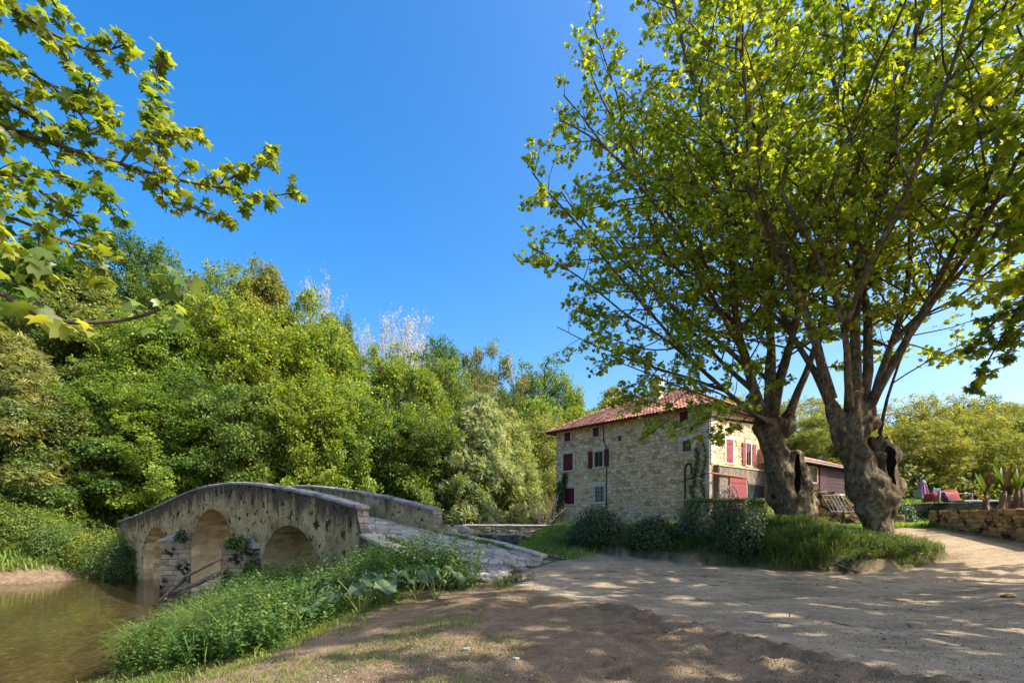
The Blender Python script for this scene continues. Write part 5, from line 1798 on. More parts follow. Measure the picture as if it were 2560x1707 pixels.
grown_variant('dome1', 32, [(0, 3.0), (3, 4.7), (6, 4.6), (9, 3.4), (11.5, 1.8), (13, .5)], 17000, .4, 15)
grown_variant('tall1', 33, [(0, 1.6), (3, 3.2), (6, 3.7), (9, 3.2), (11.5, 2.0), (13, .5)], 15000, .38, 16)
m_, C_, Ht_ = crown_variant('crown_willow', 8, 110, 15000, .46, 'dome', SPRIG_NARROW, .12)
m_.materials.append(MAT_LEAF); t_m = trunk_variant('trunk_willow', 60, C_, Ht_, .2); t_m.materials.append(MAT_TWIG)
VAR['willow'] = (m_, t_m)
m_, C_, Ht_ = crown_variant('crown_fine', 15, 170, 12500, .34, 'round', SPRIG_NARROW, .3)
m_.materials.append(MAT_LEAF); t_m = trunk_variant('trunk_fine', 63, C_, Ht_, .16); t_m.materials.append(MAT_TWIG)
VAR['fine'] = (m_, t_m)
m_, C_, Ht_ = crown_variant('crown_airy', 9, 40, 6500, .34, 'tall', SPRIG, .3)
m_.materials.append(MAT_LEAF); t_m = trunk_variant('trunk_airy', 61, C_, Ht_, .17); t_m.materials.append(MAT_TWIG)
VAR['airy'] = (m_, t_m)
# trees with bare rising twigs: many thin upright shoots and few young leaves
def bare_variant(seed, n_leaf, leaf, mat):
    r = random.Random(seed)
    mb = MB(); lp, ld = [], []
    Ht = 13.0
    for i in range(16):
        a = i * 2.4; tilt = r.uniform(.08, .5)
        d = Vector((math.sin(a) * math.sin(tilt), math.cos(a) * math.sin(tilt), math.cos(tilt)))
        p = Vector((0, 0, r.uniform(.5, 3.5))); pts = [p.copy()]
        L = r.uniform(7, 11)
        for k in range(9):
            d = (d + Vector((r.gauss(0, .06), r.gauss(0, .06), .05))).normalized()
            p = p + d * L / 9
            pts.append(p.copy())
        mb.tube(pts, [.09 * (1 - .9 * k / 10) + .008 for k in range(10)], 4, False)
        for k in range(2, 10):
            for j in range(4):
                a2 = r.uniform(0, 6.28)
                dd = (d * .9 + Vector((math.cos(a2), math.sin(a2), .15)) * .7).normalized()
                L2 = r.uniform(.7, 2.0)
                q = pts[k].lerp(pts[k - 1], r.random())
                e_ = q + dd * L2 + Vector((0, 0, .2))
                mb.tube([q, q.lerp(e_, .5), e_], [.02, .014, .006], 3, False)
                for _ in range(8):
                    f = r.uniform(.2, 1.05)
                    lp.append((q.lerp(e_, f) + Vector((r.gauss(0, .12), r.gauss(0, .12), r.gauss(0, .12))))[:]); ld.append(dd[:])
    rg = np.random.default_rng(seed)
    ix = rg.choice(len(lp), n_leaf, replace=True)
    pos = np.array(lp)[ix] + rg.normal(size=(n_leaf, 3)) * .12; dr = np.array(ld)[ix]
    me = scatter_mesh('crown_bare', SPRIG[0], SPRIG[1], pos, unit(rg.normal(size=(n_leaf, 3)) + [0, 0, .4]), unit(dr + rg.normal(size=(n_leaf, 3)) * .6), leaf * rg.uniform(.6, 1.2, n_leaf))
    me.materials.append(MAT_LEAF)
    t = mb.mesh('trunk_bare'); t.materials.append(mat)
    return me, t
VAR['blossom'] = bare_variant(11, 2100, .24, MAT_PALEBARK)
VAR['young'] = bare_variant(12, 7500, .36, MAT_TWIG)

def wood_tree(name, px, top, Y, var, width, col, label, rot=0, group='trees of the wooded hill', base=None, cat='tree'):
    x = (px - CX) / FPX * Y
    zb = H(x, Y) if base is None else base
    zt = EYE - (top - HY) / FPX * Y
    h = max(2.5, zt - zb)
    t = empty(name, (x, Y, zb - .1))
    tag(t, label, cat, group)
    cm, tm_ = VAR[var]
    sc = (width / 9.2, width / 9.2, h / (13.5 if var in ('blossom', 'young') else 12.7))
    for nm, me in (('trunk', tm_), ('crown', cm)):
        o = bpy.data.objects.new(nm, me)
        COL.objects.link(o); o.parent = t
        o.scale = sc; o.rotation_euler = (0, 0, rot)
        if nm == 'crown': o.color = tuple(col) + (1,)
    return t

DK = (.05, .1, .018); MD = (.09, .15, .022); YG = (.128, .175, .022); BR = (.12, .18, .025); GG = (.115, .15, .045); PL = (.16, .19, .06); OL = (.13, .145, .03); WH = (.36, .34, .315); SV = (.18, .22, .12); YP = (.165, .185, .05)
W = [
 # skyline
 (130, 640, 54, 'round1', 13, DK, 'dark green tree on the skyline half hidden by the leafy boughs'),
 (330, 590, 55, 'dome1', 11, DK, 'tallest dark green tree of the skyline, its top just under the boughs'),
 (465, 690, 52, 'round2', 10, (.07, .115, .02), 'mid green tree on the skyline between the dark one and the yellow green one'),
 (560, 664, 57, 'tall1', 10, YG, 'yellow green tree on the skyline with a rounded crest'),
 (655, 664, 60, 'dome2', 11, OL, 'olive tree on the skyline with a ragged windswept crest'),
 (775, 765, 58, 'round1', 12, YG, 'large yellow green tree on the slope below the white blossoming top'),
 (845, 770, 64, 'airy', 8, (.07, .1, .03), 'thin grey green tree at the crest beside the white blossoming top'),
 (795, 708, 76, 'blossom', 9, WH, 'bare white blossoming tree top behind the yellow green crest'),
 (905, 822, 84, 'blossom', 8, WH, 'small white blossoming top just showing over the slope'),
 (980, 795, 86, 'blossom', 11, WH, 'white blossoming tree in the dip of the skyline, the one with the narrower top'),
 (1035, 792, 88, 'blossom', 12, (.42, .39, .31), 'white blossoming tree in the dip of the skyline, the broader cream one'),
 (1100, 848, 80, 'dome1', 10, DK, 'dark oak on the crest next to the cream blossoming tree'),
 (1160, 868, 82, 'airy', 10, (.06, .09, .02), 'dark airy tree in the crest between oak and grey tree'),
 (1225, 858, 84, 'airy', 13, (.12, .14, .07), 'grey green airy tree on the crest with see through top'),
 (1290, 935, 88, 'airy', 10, (.13, .13, .07), 'pale brownish tree in early leaf on the falling crest'),
 (1375, 915, 92, 'round2', 15, (.08, .135, .02), 'broad green tree that stands above the falling crest'),
 (1440, 975, 96, 'dome2', 10, BR, 'small rounded green tree where the crest drops to the house roof'),
 (1530, 985, 84, 'willow', 12, PL, 'pale green tree showing just over the house roof'),
 (1650, 995, 90, 'round1', 14, BR, 'green tree behind the ridge of the house roof'),
 # middle of the slope
 (60, 760, 44, 'round2', 11, (.08, .12, .035), 'grey green rounded tree at the edge of the wood under the boughs'),
 (225, 700, 47, 'dome2', 12, GG, 'pale grey green rounded tree halfway up the slope under the dark skyline tree'),
 (330, 800, 43, 'tall1', 10, BR, 'bright green upright tree halfway up the slope'),
 (430, 780, 45, 'round1', 10, MD, 'mid green tree halfway up the slope, shaded on one side'),
 (560, 760, 47, 'dome1', 12, YG, 'large yellow green tree above the middle of the bridge'),
 (690, 800, 48, 'round2', 13, YG, 'broad yellow green tree above the bridge with hollow shade under its crown'),
 (820, 830, 52, 'dome2', 12, (.115, .165, .022), 'lime green tree on the slope above the road end of the bridge'),
 (930, 880, 60, 'tall1', 11, BR, 'upright green tree in the dip below the white blossoming trees'),
 (1020, 900, 62, 'round1', 12, (.11, .155, .02), 'round lime green tree under the cream blossoming tree'),
 (1110, 900, 66, 'dome1', 11, (.1, .15, .03), 'green tree on the slope below the dark oak'),
 (1190, 950, 68, 'airy', 11, (.13, .13, .04), 'olive brown tree in thin leaf below the grey airy tree'),
 (1265, 985, 72, 'tall1', 10, (.06, .1, .02), 'dark green tree in the gap above the silver willow'),
 (1340, 1000, 74, 'dome2', 12, BR, 'bright green tree low on the slope toward the house'),
 (1420, 1030, 70, 'round2', 11, YG, 'yellow green tree touching the house eaves'),
 # foot of the slope
 (20, 850, 34, 'willow', 9, (.14, .16, .055), 'tree with small glittering pale leaves at the edge of the wood over the water'),
 (110, 960, 35, 'round1', 8, (.1, .135, .04), 'low green tree over the far bank next to the glittering pale tree'),
 (200, 960, 36, 'dome2', 9, (.07, .12, .03), 'dark low tree behind the far bank shrubs'),
 (310, 960, 38, 'round2', 9, MD, 'green tree behind the far end of the bridge'),
 (400, 990, 38.5, 'dome1', 9, BR, 'bright green tree just behind the rising parapet'),
 (500, 940, 40, 'tall1', 9, (.06, .11, .022), 'dark green tree behind the top of the bridge'),
 (590, 985, 40, 'round1', 9, (.085, .135, .03), 'mid green tree behind the crown of the bridge'),
 (680, 960, 41, 'dome2', 9, (.1, .145, .025), 'green tree behind the falling parapet, in front of the hollow shade'),
 (770, 970, 42, 'round2', 9.5, YG, 'yellow green tree behind the falling parapet'),
 (860, 960, 44, 'dome1', 9, BR, 'bright green tree behind the far parapet'),
 (945, 1010, 46, 'round1', 9, (.065, .11, .022), 'dark green tree in the hollow past the far parapet'),
 (1020, 1020, 46, 'dome2', 8.5, BR, 'green bushy tree above the end of the far parapet'),
 (1100, 1040, 45, 'round2', 9, (.085, .13, .025), 'dark bushy tree over the mill race'),
 (1195, 1005, 46, 'willow', 9, SV, 'silver green willow leaning over the weir'),
 (1265, 1040, 50, 'willow', 8.5, (.15, .19, .07), 'pale green willow next to the silver one'),
 (1330, 1050, 54, 'dome1', 9, (.13, .16, .04), 'light green bush like tree behind the weir next to the house corner'),
 (1385, 1030, 60, 'young', 10, YP, 'yellowish young leafed tree right behind the house corner'),
]
for i, (px, top, Y, var, wd, col, lab) in enumerate(W):
    wood_tree('broadleaf_tree' if var != 'blossom' else 'blossom_tree', px, top, Y, var, wd, col, lab, i * 1.3)
WR = [
 (1760, 1010, 66, 'round2', 13, YG, 'yellow green tree behind the house, seen beside the slot hollow tree'),
 (1860, 1000, 62, 'fine', 12, YP, 'yellowish tree behind the house seen through the plane tree limbs'),
 (1990, 1010, 52, 'fine', 12, YP, 'bright yellow green tree behind the timber building'),
 (2090, 1040, 48, 'fine', 11, (.15, .185, .045), 'yellow green tree between the two plane trunks'),
 (2200, 1010, 50, 'young', 11, YP, 'young yellow tree close behind the forked plane tree'),
 (2285, 1060, 46, 'fine', 9, (.15, .17, .045), 'olive green bushy tree over the closed parasol'),
 (2360, 975, 50, 'young', 11, YP, 'yellow tree with bare upright shoots against the sky'),
 (2440, 1050, 47, 'fine', 9, (.13, .16, .035), 'green bushy tree over the red table'),
 (2470, 1020, 56, 'fine', 11, YP, 'yellow green tree beside the bare upright shoots'),
 (2560, 1040, 52, 'round1', 11, (.14, .175, .04), 'yellow green tree above the banana plants'),
 (2440, 1010, 90, 'round2', 14, DK, 'far dark tree on the ridge, the one under the overhead cable'),
 (2540, 1018, 92, 'dome2', 15, DK, 'far dark tree on the ridge above the banana plants'),
 (2680, 1010, 60, 'dome1', 14, YG, 'yellow green tree beyond the frame edge behind the banana plants'),
]
for i, (px, top, Y, var, wd, col, lab) in enumerate(WR):
    wood_tree('garden_tree' if Y < 80 else 'broadleaf_tree', px, top, Y, var, wd, col, lab, i * 2.1, 'trees behind the garden')

# ------------------------------------------------------------------ woodland filling the gaps between the trees of the slope
def fill_wood():
    rg = np.random.default_rng(77)
    N = 24000
    s = rg.uniform(27, 85, N); w = rg.uniform(-45, 120, N)
    w = w + (s - 27) * 0
    s = s + np.clip(w - 4, 0, None) * .31
    x, y = from_sw(s, w)
    keep = (y > 24) & (np.abs(x) < y * 1.25)
    x, y = x[keep], y[keep]
    hgt = 1.0 + 5.5 * np.clip(vnoise(x * .22, y * .22, 31) * .6 + .55, 0, 1) * smooth(0, 8, to_sw(x, y)[0] - 27)
    z = height(x, y, False) + hgt * (1 - rg.random(len(x)) ** 2 * .9)
    pos = np.stack([x, y, z], 1)
    n = len(pos)
    nr = unit(rg.normal(size=(n, 3)) * .6 + np.array([0, -.3, .6]))
    tp = unit(rg.normal(size=(n, 3)))
    me = scatter_mesh('undergrowth', SPRIG[0], SPRIG[1], pos, nr, tp, rg.uniform(.5, 1.0, n) * np.clip(y / 40, .8, 2))
    o = put('undergrowth', me, MAT_LEAF)
    o.color = (.06, .1, .02, 1)
    tag(o, 'green undergrowth covering the wooded slope between the trees', kind='stuff')
fill_wood()

def fill_garden():
    rg = np.random.default_rng(78)
    N = 9000
    x = rg.uniform(12, 75, N); y = rg.uniform(42, 62, N)
    z = height(x, y, False) + 4.2 * rg.random(N) * (.6 + .4 * vnoise(x * .3, y * .3, 33))
    pos = np.stack([x, y, z], 1)
    me = scatter_mesh('hedgerow', SPRIG[0], SPRIG[1], pos, unit(rg.normal(size=(N, 3)) * .7 + np.array([0, -.3, .5])), unit(rg.normal(size=(N, 3))), rg.uniform(.5, .9, N))
    o = put('hedgerow', me, MAT_LEAF)
    o.color = (.1, .125, .03, 1)
    tag(o, 'leafy undergrowth closing the garden behind the red table', kind='stuff')
fill_garden()
# ------------------------------------------------------------------ shrubs
def shrub(name, c, rx, ry, rz, n, leaf, col, label, shape=LEAF_FOLD, mat=None, seed=0, box=False, cat='shrub', group=None, lumps=11, up=.35, ragged=.32):
    rg = np.random.default_rng(900 + seed)
    c = np.array(c)
    t = empty(name, c)
    tag(t, label, cat, group)
    if box:
        d = rg.uniform(-1, 1, size=(n, 3))
        k = rg.integers(0, 5, n)
        for ax, sg, q in ((0, 1, 0), (0, -1, 1), (1, -1, 2), (2, 1, 3), (2, 1, 4)):
            m = k == q
            d[m, ax] = sg * rg.uniform(.85, 1.03, m.sum())
        nr0 = np.where(np.abs(d) > .84, d, 0) + 1e-3
        p = d * np.array([rx, ry, rz * .5]) + np.array([0, 0, rz * .5])
        p = p * (1 + .05 * vnoise(p[:, 0] * 2.5 + p[:, 1] * 2, p[:, 2] * 3, seed)[:, None])
    else:
        L = unit(rg.normal(size=(lumps, 3)) * np.array([1, 1, .8]) + np.array([0, 0, .25])) * .5
        d = rand_unit(n, rg)
        pk = rg.integers(0, lumps + 3, n)
        cc = np.vstack([L, np.zeros((3, 3))])[pk]
        rr = np.where(pk < lumps, .55, .9) * rg.uniform(1 - ragged, 1 + ragged * .6, n)
        q = cc + d * rr[:, None]
        q[:, 2] = np.abs(q[:, 2] + .35) 
        p = q * np.array([rx, ry, rz / 1.35])
        nr0 = d
    pos = p + c
    nr = unit(unit(nr0) * .8 + np.array([0, 0, up]) + rg.normal(size=(n, 3)) * .5)
    tp = unit(rg.normal(size=(n, 3)) * .8 + unit(nr0) * .5 + np.array([0, 0, .2]))
    me = scatter_mesh('foliage', shape[0], shape[1], pos, nr, tp, leaf * rg.uniform(.6, 1.25, n))
    o = put('foliage', me, mat or MAT_DARKLEAF, t)
    o.color = tuple(col) + (1,)
    mb = MB()
    r = random.Random(seed)
    cv = Vector(c)
    for k in range(7):
        a = k * 2.4
        e_ = cv + Vector((math.cos(a) * rx * .6, math.sin(a) * ry * .6, rz * r.uniform(.5, .85)))
        mb.tube([cv + Vector((math.cos(a) * .08, math.sin(a) * .08, -.15)), cv.lerp(e_, .5) + Vector((0, 0, .05)), e_], [.03, .02, .008], 5, False)
    mb.build('stems', MAT_TWIG, t)['kind'] = 'stuff'
    return t
def gpos(px, Y, dz=0):
    x = (px - CX) / FPX * Y
    return (x, Y, H(x, Y) + dz)
DG = (.036, .06, .02)
shrub('shrub', gpos(1492, 17.8, -.1), .95, .85, 1.3, 11000, .085, DG, 'big round dark green shrub below the barred window of the house', seed=1)
shrub('shrub', gpos(1628, 16.3, -.1), .75, .7, 1.0, 8500, .085, DG, 'smaller round dark green shrub between the big one and the rose bush', seed=2)
shrub('shrub', gpos(1838, 14.9, -.1), .88, .8, 1.4, 12000, .08, (.034, .058, .018), 'round dark green shrub on the bank in front of the hedge', seed=3)
shrub('rose_bush', gpos(1725, 16.2), .5, .45, 1.35, 2200, .09, (.05, .075, .035), 'loose tall rose bush with grey green leaves beside the hedge', seed=4, ragged=.55)
hg = shrub('hedge', gpos(1812, 19.5, -.1), 1.35, .7, 1.15, 15000, .08, (.1, .125, .03), 'clipped box shaped hedge in front of the sliding door', seed=5, box=True, cat='hedge')
shrub('shrub', gpos(2255, 23, 0), .55, .5, .95, 3000, .1, (.05, .085, .03), 'small leafy shrub at the end of the mossy wall', seed=6)
shrub('shrub', gpos(1905, 21.5), .6, .6, 1.0, 3500, .09, (.12, .17, .03), 'bright green shrub behind the slot hollow trunk', seed=7)
# leafy clumps on the river bank
for i, (px, Y, rx, rz, n, lf, col, lab) in enumerate(((640, 13.0, .85, 1.0, 3600, .11, (.04, .075, .02), 'dark broad leaved bush in the middle of the river bank'), (735, 10.6, .6, .65, 1800, .085, (.095, .145, .045), 'light leafy clump low on the bank over the earth scarp'),
        (560, 14.6, .7, .9, 2200, .1, (.06, .105, .025), 'green clump on the bank closest to the broken pier'), (830, 14.6, .95, 1.25, 4200, .1, (.06, .11, .028), 'tall nettle clump in front of the road side arch'), (925, 14.5, .8, 1.2, 3400, .1, (.07, .125, .03), 'nettle clump at the foot of the ramp wall below the parapet end'),
        (1000, 13.7, .75, 1.05, 3200, .1, (.065, .115, .03), 'nettle clump hiding the middle of the ramp wall'), (1085, 12.9, .65, .8, 2800, .095, (.075, .125, .03), 'nettle clump hiding the low part of the ramp wall'), (1150, 12.1, .5, .55, 1600, .085, (.06, .1, .028), 'last low nettle clump before the gravel track'),
        (470, 11.6, .75, .75, 2400, .1, (.075, .125, .028), 'green clump at the low water end of the bank'), (560, 10.9, .75, .7, 2600, .1, (.055, .1, .025), 'dark green clump on the bank edge above the shallow water'), (655, 10.0, .6, .55, 2000, .09, (.08, .13, .035), 'low clump above the earth scarp'),
        (850, 10.3, .6, .55, 2000, .085, (.085, .14, .03), 'low leafy clump in front of the butterbur leaves'), (950, 11.0, .55, .5, 1800, .085, (.08, .135, .03), 'low leafy clump at the grass edge of the slope'),
        (700, 15.4, .7, 1.0, 2400, .1, (.07, .12, .03), 'nettle clump between the broken pier and the road side arch'))):
    shrub('bank_clump', gpos(px, Y, -.12), rx, rx * .9, rz, n, lf, col, lab, LEAF_FOLD, MAT_GRASS, 60 + i, group='leafy clumps on the river bank', ragged=.5, lumps=12)
# far bank shrubs beside the bridge
for i, (px, Y, rx, rz, col, lab) in enumerate(((25, 31.0, 2.0, 3.0, (.1, .14, .03), 'shrub on the far bank at the frame edge over the pale shore'), (85, 31.5, 1.8, 2.6, (.11, .16, .035), 'light green shrub on the far bank next to the one at the frame edge'),
        (150, 31.2, 1.7, 2.4, (.085, .13, .035), 'mid green shrub in the middle of the far bank'), (205, 31.0, 1.4, 2.0, (.12, .16, .03), 'low yellow green shrub on the far bank above the bare earth'),
        (262, 31.0, 1.6, 3.1, (.1, .15, .035), 'taller shrub close to the far end of the bridge'), (300, 30.2, 1.3, 2.7, (.04, .07, .025), 'dark ivy covered shrub against the far abutment'),
        (110, 33.5, 2.2, 3.6, (.12, .17, .025), 'bright shrub standing behind the far bank shrubs'), (-60, 31, 2.2, 3.2, (.1, .14, .03), 'shrub on the far bank past the frame edge'))):
    shrub('bank_shrub', gpos(px, Y, -.2), rx, rx * .9, rz, 3600, .22, col, lab, SPRIG, MAT_LEAF, 20 + i, group='shrubs on the far river bank')
# weedy plants over the pier, at the mill race and the dead bush by the mill corner
shrub('pier_plant', tuple(bp(8.0, -.55, .35)), .5, .35, .55, 900, .13, (.05, .085, .02), 'weeds sprouting from the broken top of the bridge pier', seed=30)
shrub('ivy_bush', tuple(bp(7.2, -.35, -.7)), .28, .3, .8, 700, .12, (.03, .055, .015), 'dark ivy clinging to the side of the broken pier', seed=31)
shrub('pier_ivy', tuple(bp(14.4, -.4, .5)), .3, .2, .5, 350, .13, (.035, .06, .018), 'small ivy tuft on the bridge face above the pointed pier cap', seed=32)
def dead_bush(c, label, h, n, seed, mat):
    t = empty('dead_bush', c)
    tag(t, label, 'bush')
    r = random.Random(seed)
    mb = MB()
    cv = Vector(c)
    for k in range(n):
        a = r.uniform(0, 6.28)
        p = cv + Vector((math.cos(a) * .15, math.sin(a) * .15, -.1)); d = Vector((math.cos(a) * .5, math.sin(a) * .5, 1)).normalized()
        pts = [p.copy()]
        for i in range(7):
            d = (d + Vector((r.gauss(0, .25), r.gauss(0, .25), r.gauss(0, .12)))).normalized()
            p = p + d * h / 6
            pts.append(p.copy())
            for j in range(2):
                e_ = p + (d + Vector((r.gauss(0, .8), r.gauss(0, .8), r.gauss(0, .5)))).normalized() * h * r.uniform(.12, .3)
                mb.tube([p, e_], [.008, .004], 3, False)
        mb.tube(pts, [.022 * (1 - .8 * i / 8) + .004 for i in range(8)], 4, False)
    mb.build('branches', mat, t)['kind'] = 'stuff'
dead_bush(gpos(1362, 33, 0)[:2] + (1.0,), 'pale brown leafless bush beside the corner of the mill house', 2.0, 20, 3, MAT_BOARD)
dead_bush(tuple(fb(-.6, 1.3, .9)), 'dry twiggy bush against the house beside the cart wheel', 2.0, 14, 4, MAT_TWIG)
# ivy vine on the river corner of the house
vine = empty('ivy_vine', fa(LA - .5, 0, 1.0))
tag(vine, 'dark ivy climbing an old trunk up the river corner of the house', 'vine')
tv = [fa(LA - .2, ZG - 1.5, 1.6), fa(LA - .5, 1.2, 1.0), fa(LA - .9, 2.4, .35), fa(LA - 1.0, 3.8, .12), fa(LA - 1.15, 5.0, .1)]
MB().tube(tv, [.22, .17, .1, .06, .03], 8).build('trunk', MAT_TWIG, vine, True)
rg = np.random.default_rng(41)
lp = []
for k in range(2200):
    t = rg.uniform(.25, 1) * (len(tv) - 1)
    i = min(int(t), len(tv) - 2)
    p = tv[i].lerp(tv[i + 1], t - i)
    sp = .22 * (1.2 - t / len(tv))
    if rg.random() < .4: p = p + HA_ * (.45 + .1 * math.sin(p.z * 2)) if p.z < 4.4 else p
    lp.append((p + HA_ * rg.normal() * sp + NA * abs(rg.normal()) * .07 + NA * .06)[:])
lp = np.array(lp)
o = put('foliage', scatter_mesh('foliage', LEAF_OVAL[0], LEAF_OVAL[1], lp, unit(np.array([-.7, -.6, .4]) + rg.normal(size=lp.shape) * .4), unit(rg.normal(size=lp.shape)), rg.uniform(.08, .15, len(lp))), MAT_DARKLEAF, vine)
o.color = (.025, .045, .012, 1)
v2 = empty('ivy_vine', fa(.45, 1.2, .2))
tag(v2, 'thin ivy strands on the sunny corner of the house above the rust red rail', 'vine')
lp = []
mbv = MB()
for (t0, z0_, z1_) in ((.35, 2.2, 6.3), (.9, 3.4, 5.9), (1.1, 1.2, 3.6)):
    pts = [fa(t0 + .12 * math.sin(z * 2.1), z, .08) for z in np.linspace(z0_, z1_, 12)]
    mbv.tube(pts, .015, 4, False)
    for k in range(420):
        z = rg.uniform(z0_, z1_)
        lp.append(fa(t0 + .12 * math.sin(z * 2.1) + rg.normal() * .09, z, .1 + abs(rg.normal()) * .05)[:])
mbv.build('stem', MAT_TWIG, v2)
lp = np.array(lp)
o = put('foliage', scatter_mesh('foliage', LEAF_OVAL[0], LEAF_OVAL[1], lp, unit(np.array([-.7, -.6, .4]) + rg.normal(size=lp.shape) * .4), unit(rg.normal(size=lp.shape)), rg.uniform(.07, .12, len(lp))), MAT_DARKLEAF, v2)
o.color = (.035, .06, .015, 1)

# ------------------------------------------------------------------ grasses and herbs
def blades(name, label, x, y, h, wd, col, lean=.35, seed=0, mat=None, z=None, up=0):
    rg = np.random.default_rng(500 + seed)
    n = len(x)
    z = height(x, y) if z is None else z
    b = np.stack([x, y, z - .02], 1)
    a = rg.uniform(0, 6.283, n)
    side = np.stack([np.cos(a), np.sin(a), np.zeros(n)], 1)
    ln = np.stack([-np.sin(a), np.cos(a), np.zeros(n)], 1) * (rg.uniform(.2, 1.6, n) * lean)[:, None]
    h = np.asarray(h) * rg.uniform(.55, 1.15, n)
    wd = np.asarray(wd) * rg.uniform(.7, 1.3, n)
    U = np.array([0, 0, 1.0])
    p1 = b + (U * .55 + ln * .25) * h[:, None]
    p2 = b + (U * .92 + ln * .75) * h[:, None]
    p3 = b + (U * (1.0 - .25 * lean) + ln * 1.35) * h[:, None]
    s = side * wd[:, None]
    Vv = np.stack([b - s * .7, b + s * .7, p1 - s, p1 + s, p2 - s * .6, p2 + s * .6, p3], 1)
    off = (np.arange(n) * 7)[:, None]
    F4 = np.concatenate([np.array([[0, 1, 3, 2]]) + off, np.array([[2, 3, 5, 4]]) + off])
    F3 = np.array([[4, 5, 6]]) + off
    o = put(name, raw_mesh(name, Vv.reshape(-1, 3), [F4, F3]), mat or MAT_GRASS)
    o.color = tuple(col) + (1,)
    return tag(o, label, kind='stuff')

def scatter_in(n, x0, x1, y0, y1, dens, seed):
    """random plan points kept with probability dens(x, y)"""
    rg = np.random.default_rng(seed)
    x = rg.uniform(x0, x1, n); y = rg.uniform(y0, y1, n)
    k = rg.random(n) < dens(x, y)
    return x[k], y[k]

def lush(x, y):      # raised ground round the trees
    d = poly_sd(x, y, FOOT)
    return smooth(.12, .6, d) * (y < 26) * (.35 + .65 * (vnoise(x * 1.2, y * 1.2, 51) > -.25))
x, y = scatter_in(50000, .5, 13.5, 12.5, 25, lush, 1)
d = poly_sd(x, y, FOOT)
hh = .13 + .2 * np.clip(vnoise(x * .9, y * .9, 52), 0, 1)
blades('bank_grass', 'short green grass on the bank round the plane trees', x, y, hh, .005, (.075, .1, .024), .8, 1)
# iris like long leaves in front of the trees
def iris(x, y):
    return smooth(1.1, .6, np.hypot((x - 7.9) / 1.35, (y - 14.3) / .85)) + smooth(1.1, .7, np.hypot((x - 9.0) / .8, (y - 16.6) / .6)) * .8 + smooth(1.1, .7, np.hypot((x - 8.8) / .7, (y - 14.4) / .6)) * .8 + .9 * smooth(1.1, .7, np.hypot((x - 10.6) / .6, (y - 18.2) / .6))
x, y = scatter_in(42000, 5, 12, 12.8, 19, iris, 2)
blades('long_grass', 'tall dark green blade leaves in front of the plane trees', x, y, .5, .008, (.06, .095, .022), .6, 2)
def tongue(x, y):
    d = poly_sd(x, y, FOOT)
    return smooth(.05, .4, d) * smooth(8.6, 9.4, x) * smooth(17.5, 14.5, y)
x, y = scatter_in(18000, 8.6, 13, 12.7, 17, tongue, 3)
blades('verge_grass', 'bright grass on the tip of the verge beside the forked plane tree', x, y, .2, .005, (.08, .11, .022), .9, 3)
# lawn beyond, right hand garden
def lawn(x, y):
    r = poly_sd(x, y, ROAD)
    return smooth(.05, .4, -r) * (x > 12.5) * (y > 15)
x, y = scatter_in(17000, 12.5, 34, 17, 40, lawn, 4)
blades('lawn_grass', 'sunny grass of the garden behind the stone walls', x, y, .17, .018, (.12, .18, .02), .5, 4)
x, y = scatter_in(9000, 12.9, 16.5, 19.5, 23.5, lambda a, b_: lawn(a, b_), 44)
blades('garden_grass', 'bright grass strip between the path and the low walls', x, y, .2, .01, (.12, .19, .02), .5, 44)
# ramp verge by the mill race
def verge(x, y):
    s, w = to_sw(x, y)
    return smooth(3.35, 3.6, w) * smooth(5.2, 4.2, w) * smooth(-5.5, -5, s) * smooth(1.0, 0, s) + smooth(1.3, .7, np.hypot((x - 2.0) / 1.3, (y - 20.3) / 2.2)) + smooth(1.2, .7, np.hypot((x - .2) / 1.0, (y - 25) / 1.0)) * .5
x, y = scatter_in(24000, -4, 4, 14, 27, verge, 5)
blades('ramp_grass', 'green grass along the far kerb of the paved ramp', x, y, .28, .01, (.1, .165, .022), .5, 5)
# tufts in the paving joints beside the near kerb
xs_, ys_, zs_ = [], [], []
for (s0, w0, n) in ((-.3, .62, 240), (-.9, .6, 150), (-1.9, .62, 150), (-2.8, .6, 110), (-3.6, .75, 90), (-1.2, 2.85, 260), (-2.2, 2.85, 240), (-3.0, 2.8, 130), (-.2, 2.8, 140), (-4.5, 1.4, 80), (-4.7, 2.2, 70)):
    s = s0 + rng.normal(size=n) * .22; w = w0 + rng.normal(size=n) * .07
    a, b_ = from_sw(s, w)
    xs_.append(a); ys_.append(b_); zs_.append(deck_z(s, w))
blades('joint_grass', 'grass tufts growing in the joints beside the ramp kerbs', np.concatenate(xs_), np.concatenate(ys_), .14, .006, (.1, .14, .025), .6, 6, z=np.concatenate(zs_))
# river bank: coarse grass over the water edge
def bank_zone(x, y):
    s, w = to_sw(x, y)
    z = height(x, y, False)
    return smooth(-1.98, -1.85, z) * smooth(-.35, -.75, z) * (s < 9) * smooth(-6.5, -5.7, w)
def coarse(x, y):
    z = height(x, y, False)
    return bank_zone(x, y) * (smooth(-1.1, -1.5, z) * .9 + .12) * (.08 + .92 * (vnoise(x * .7, y * .7, 61) > -.05))
x, y = scatter_in(60000, -14, 0, 8, 19, coarse, 7)
blades('reed_grass', 'long arching green grass hanging over the river edge', x, y, .8, .009, (.095, .145, .028), .95, 7)
x, y = scatter_in(9000, -10.5, -4.5, 10, 15.5, lambda a, b_: smooth(1.1, .6, np.hypot((a + 7.5) / 2.1, (b_ - 12.7) / 1.7)) * (height(a, b_, False) > -1.98) * (vnoise(a * 1.1, b_ * 1.1, 65) > -.3), 77)
blades('arching_grass', 'tall arching pale green grass at the water end of the bank', x, y, .95, .009, (.1, .145, .035), 1.15, 77)
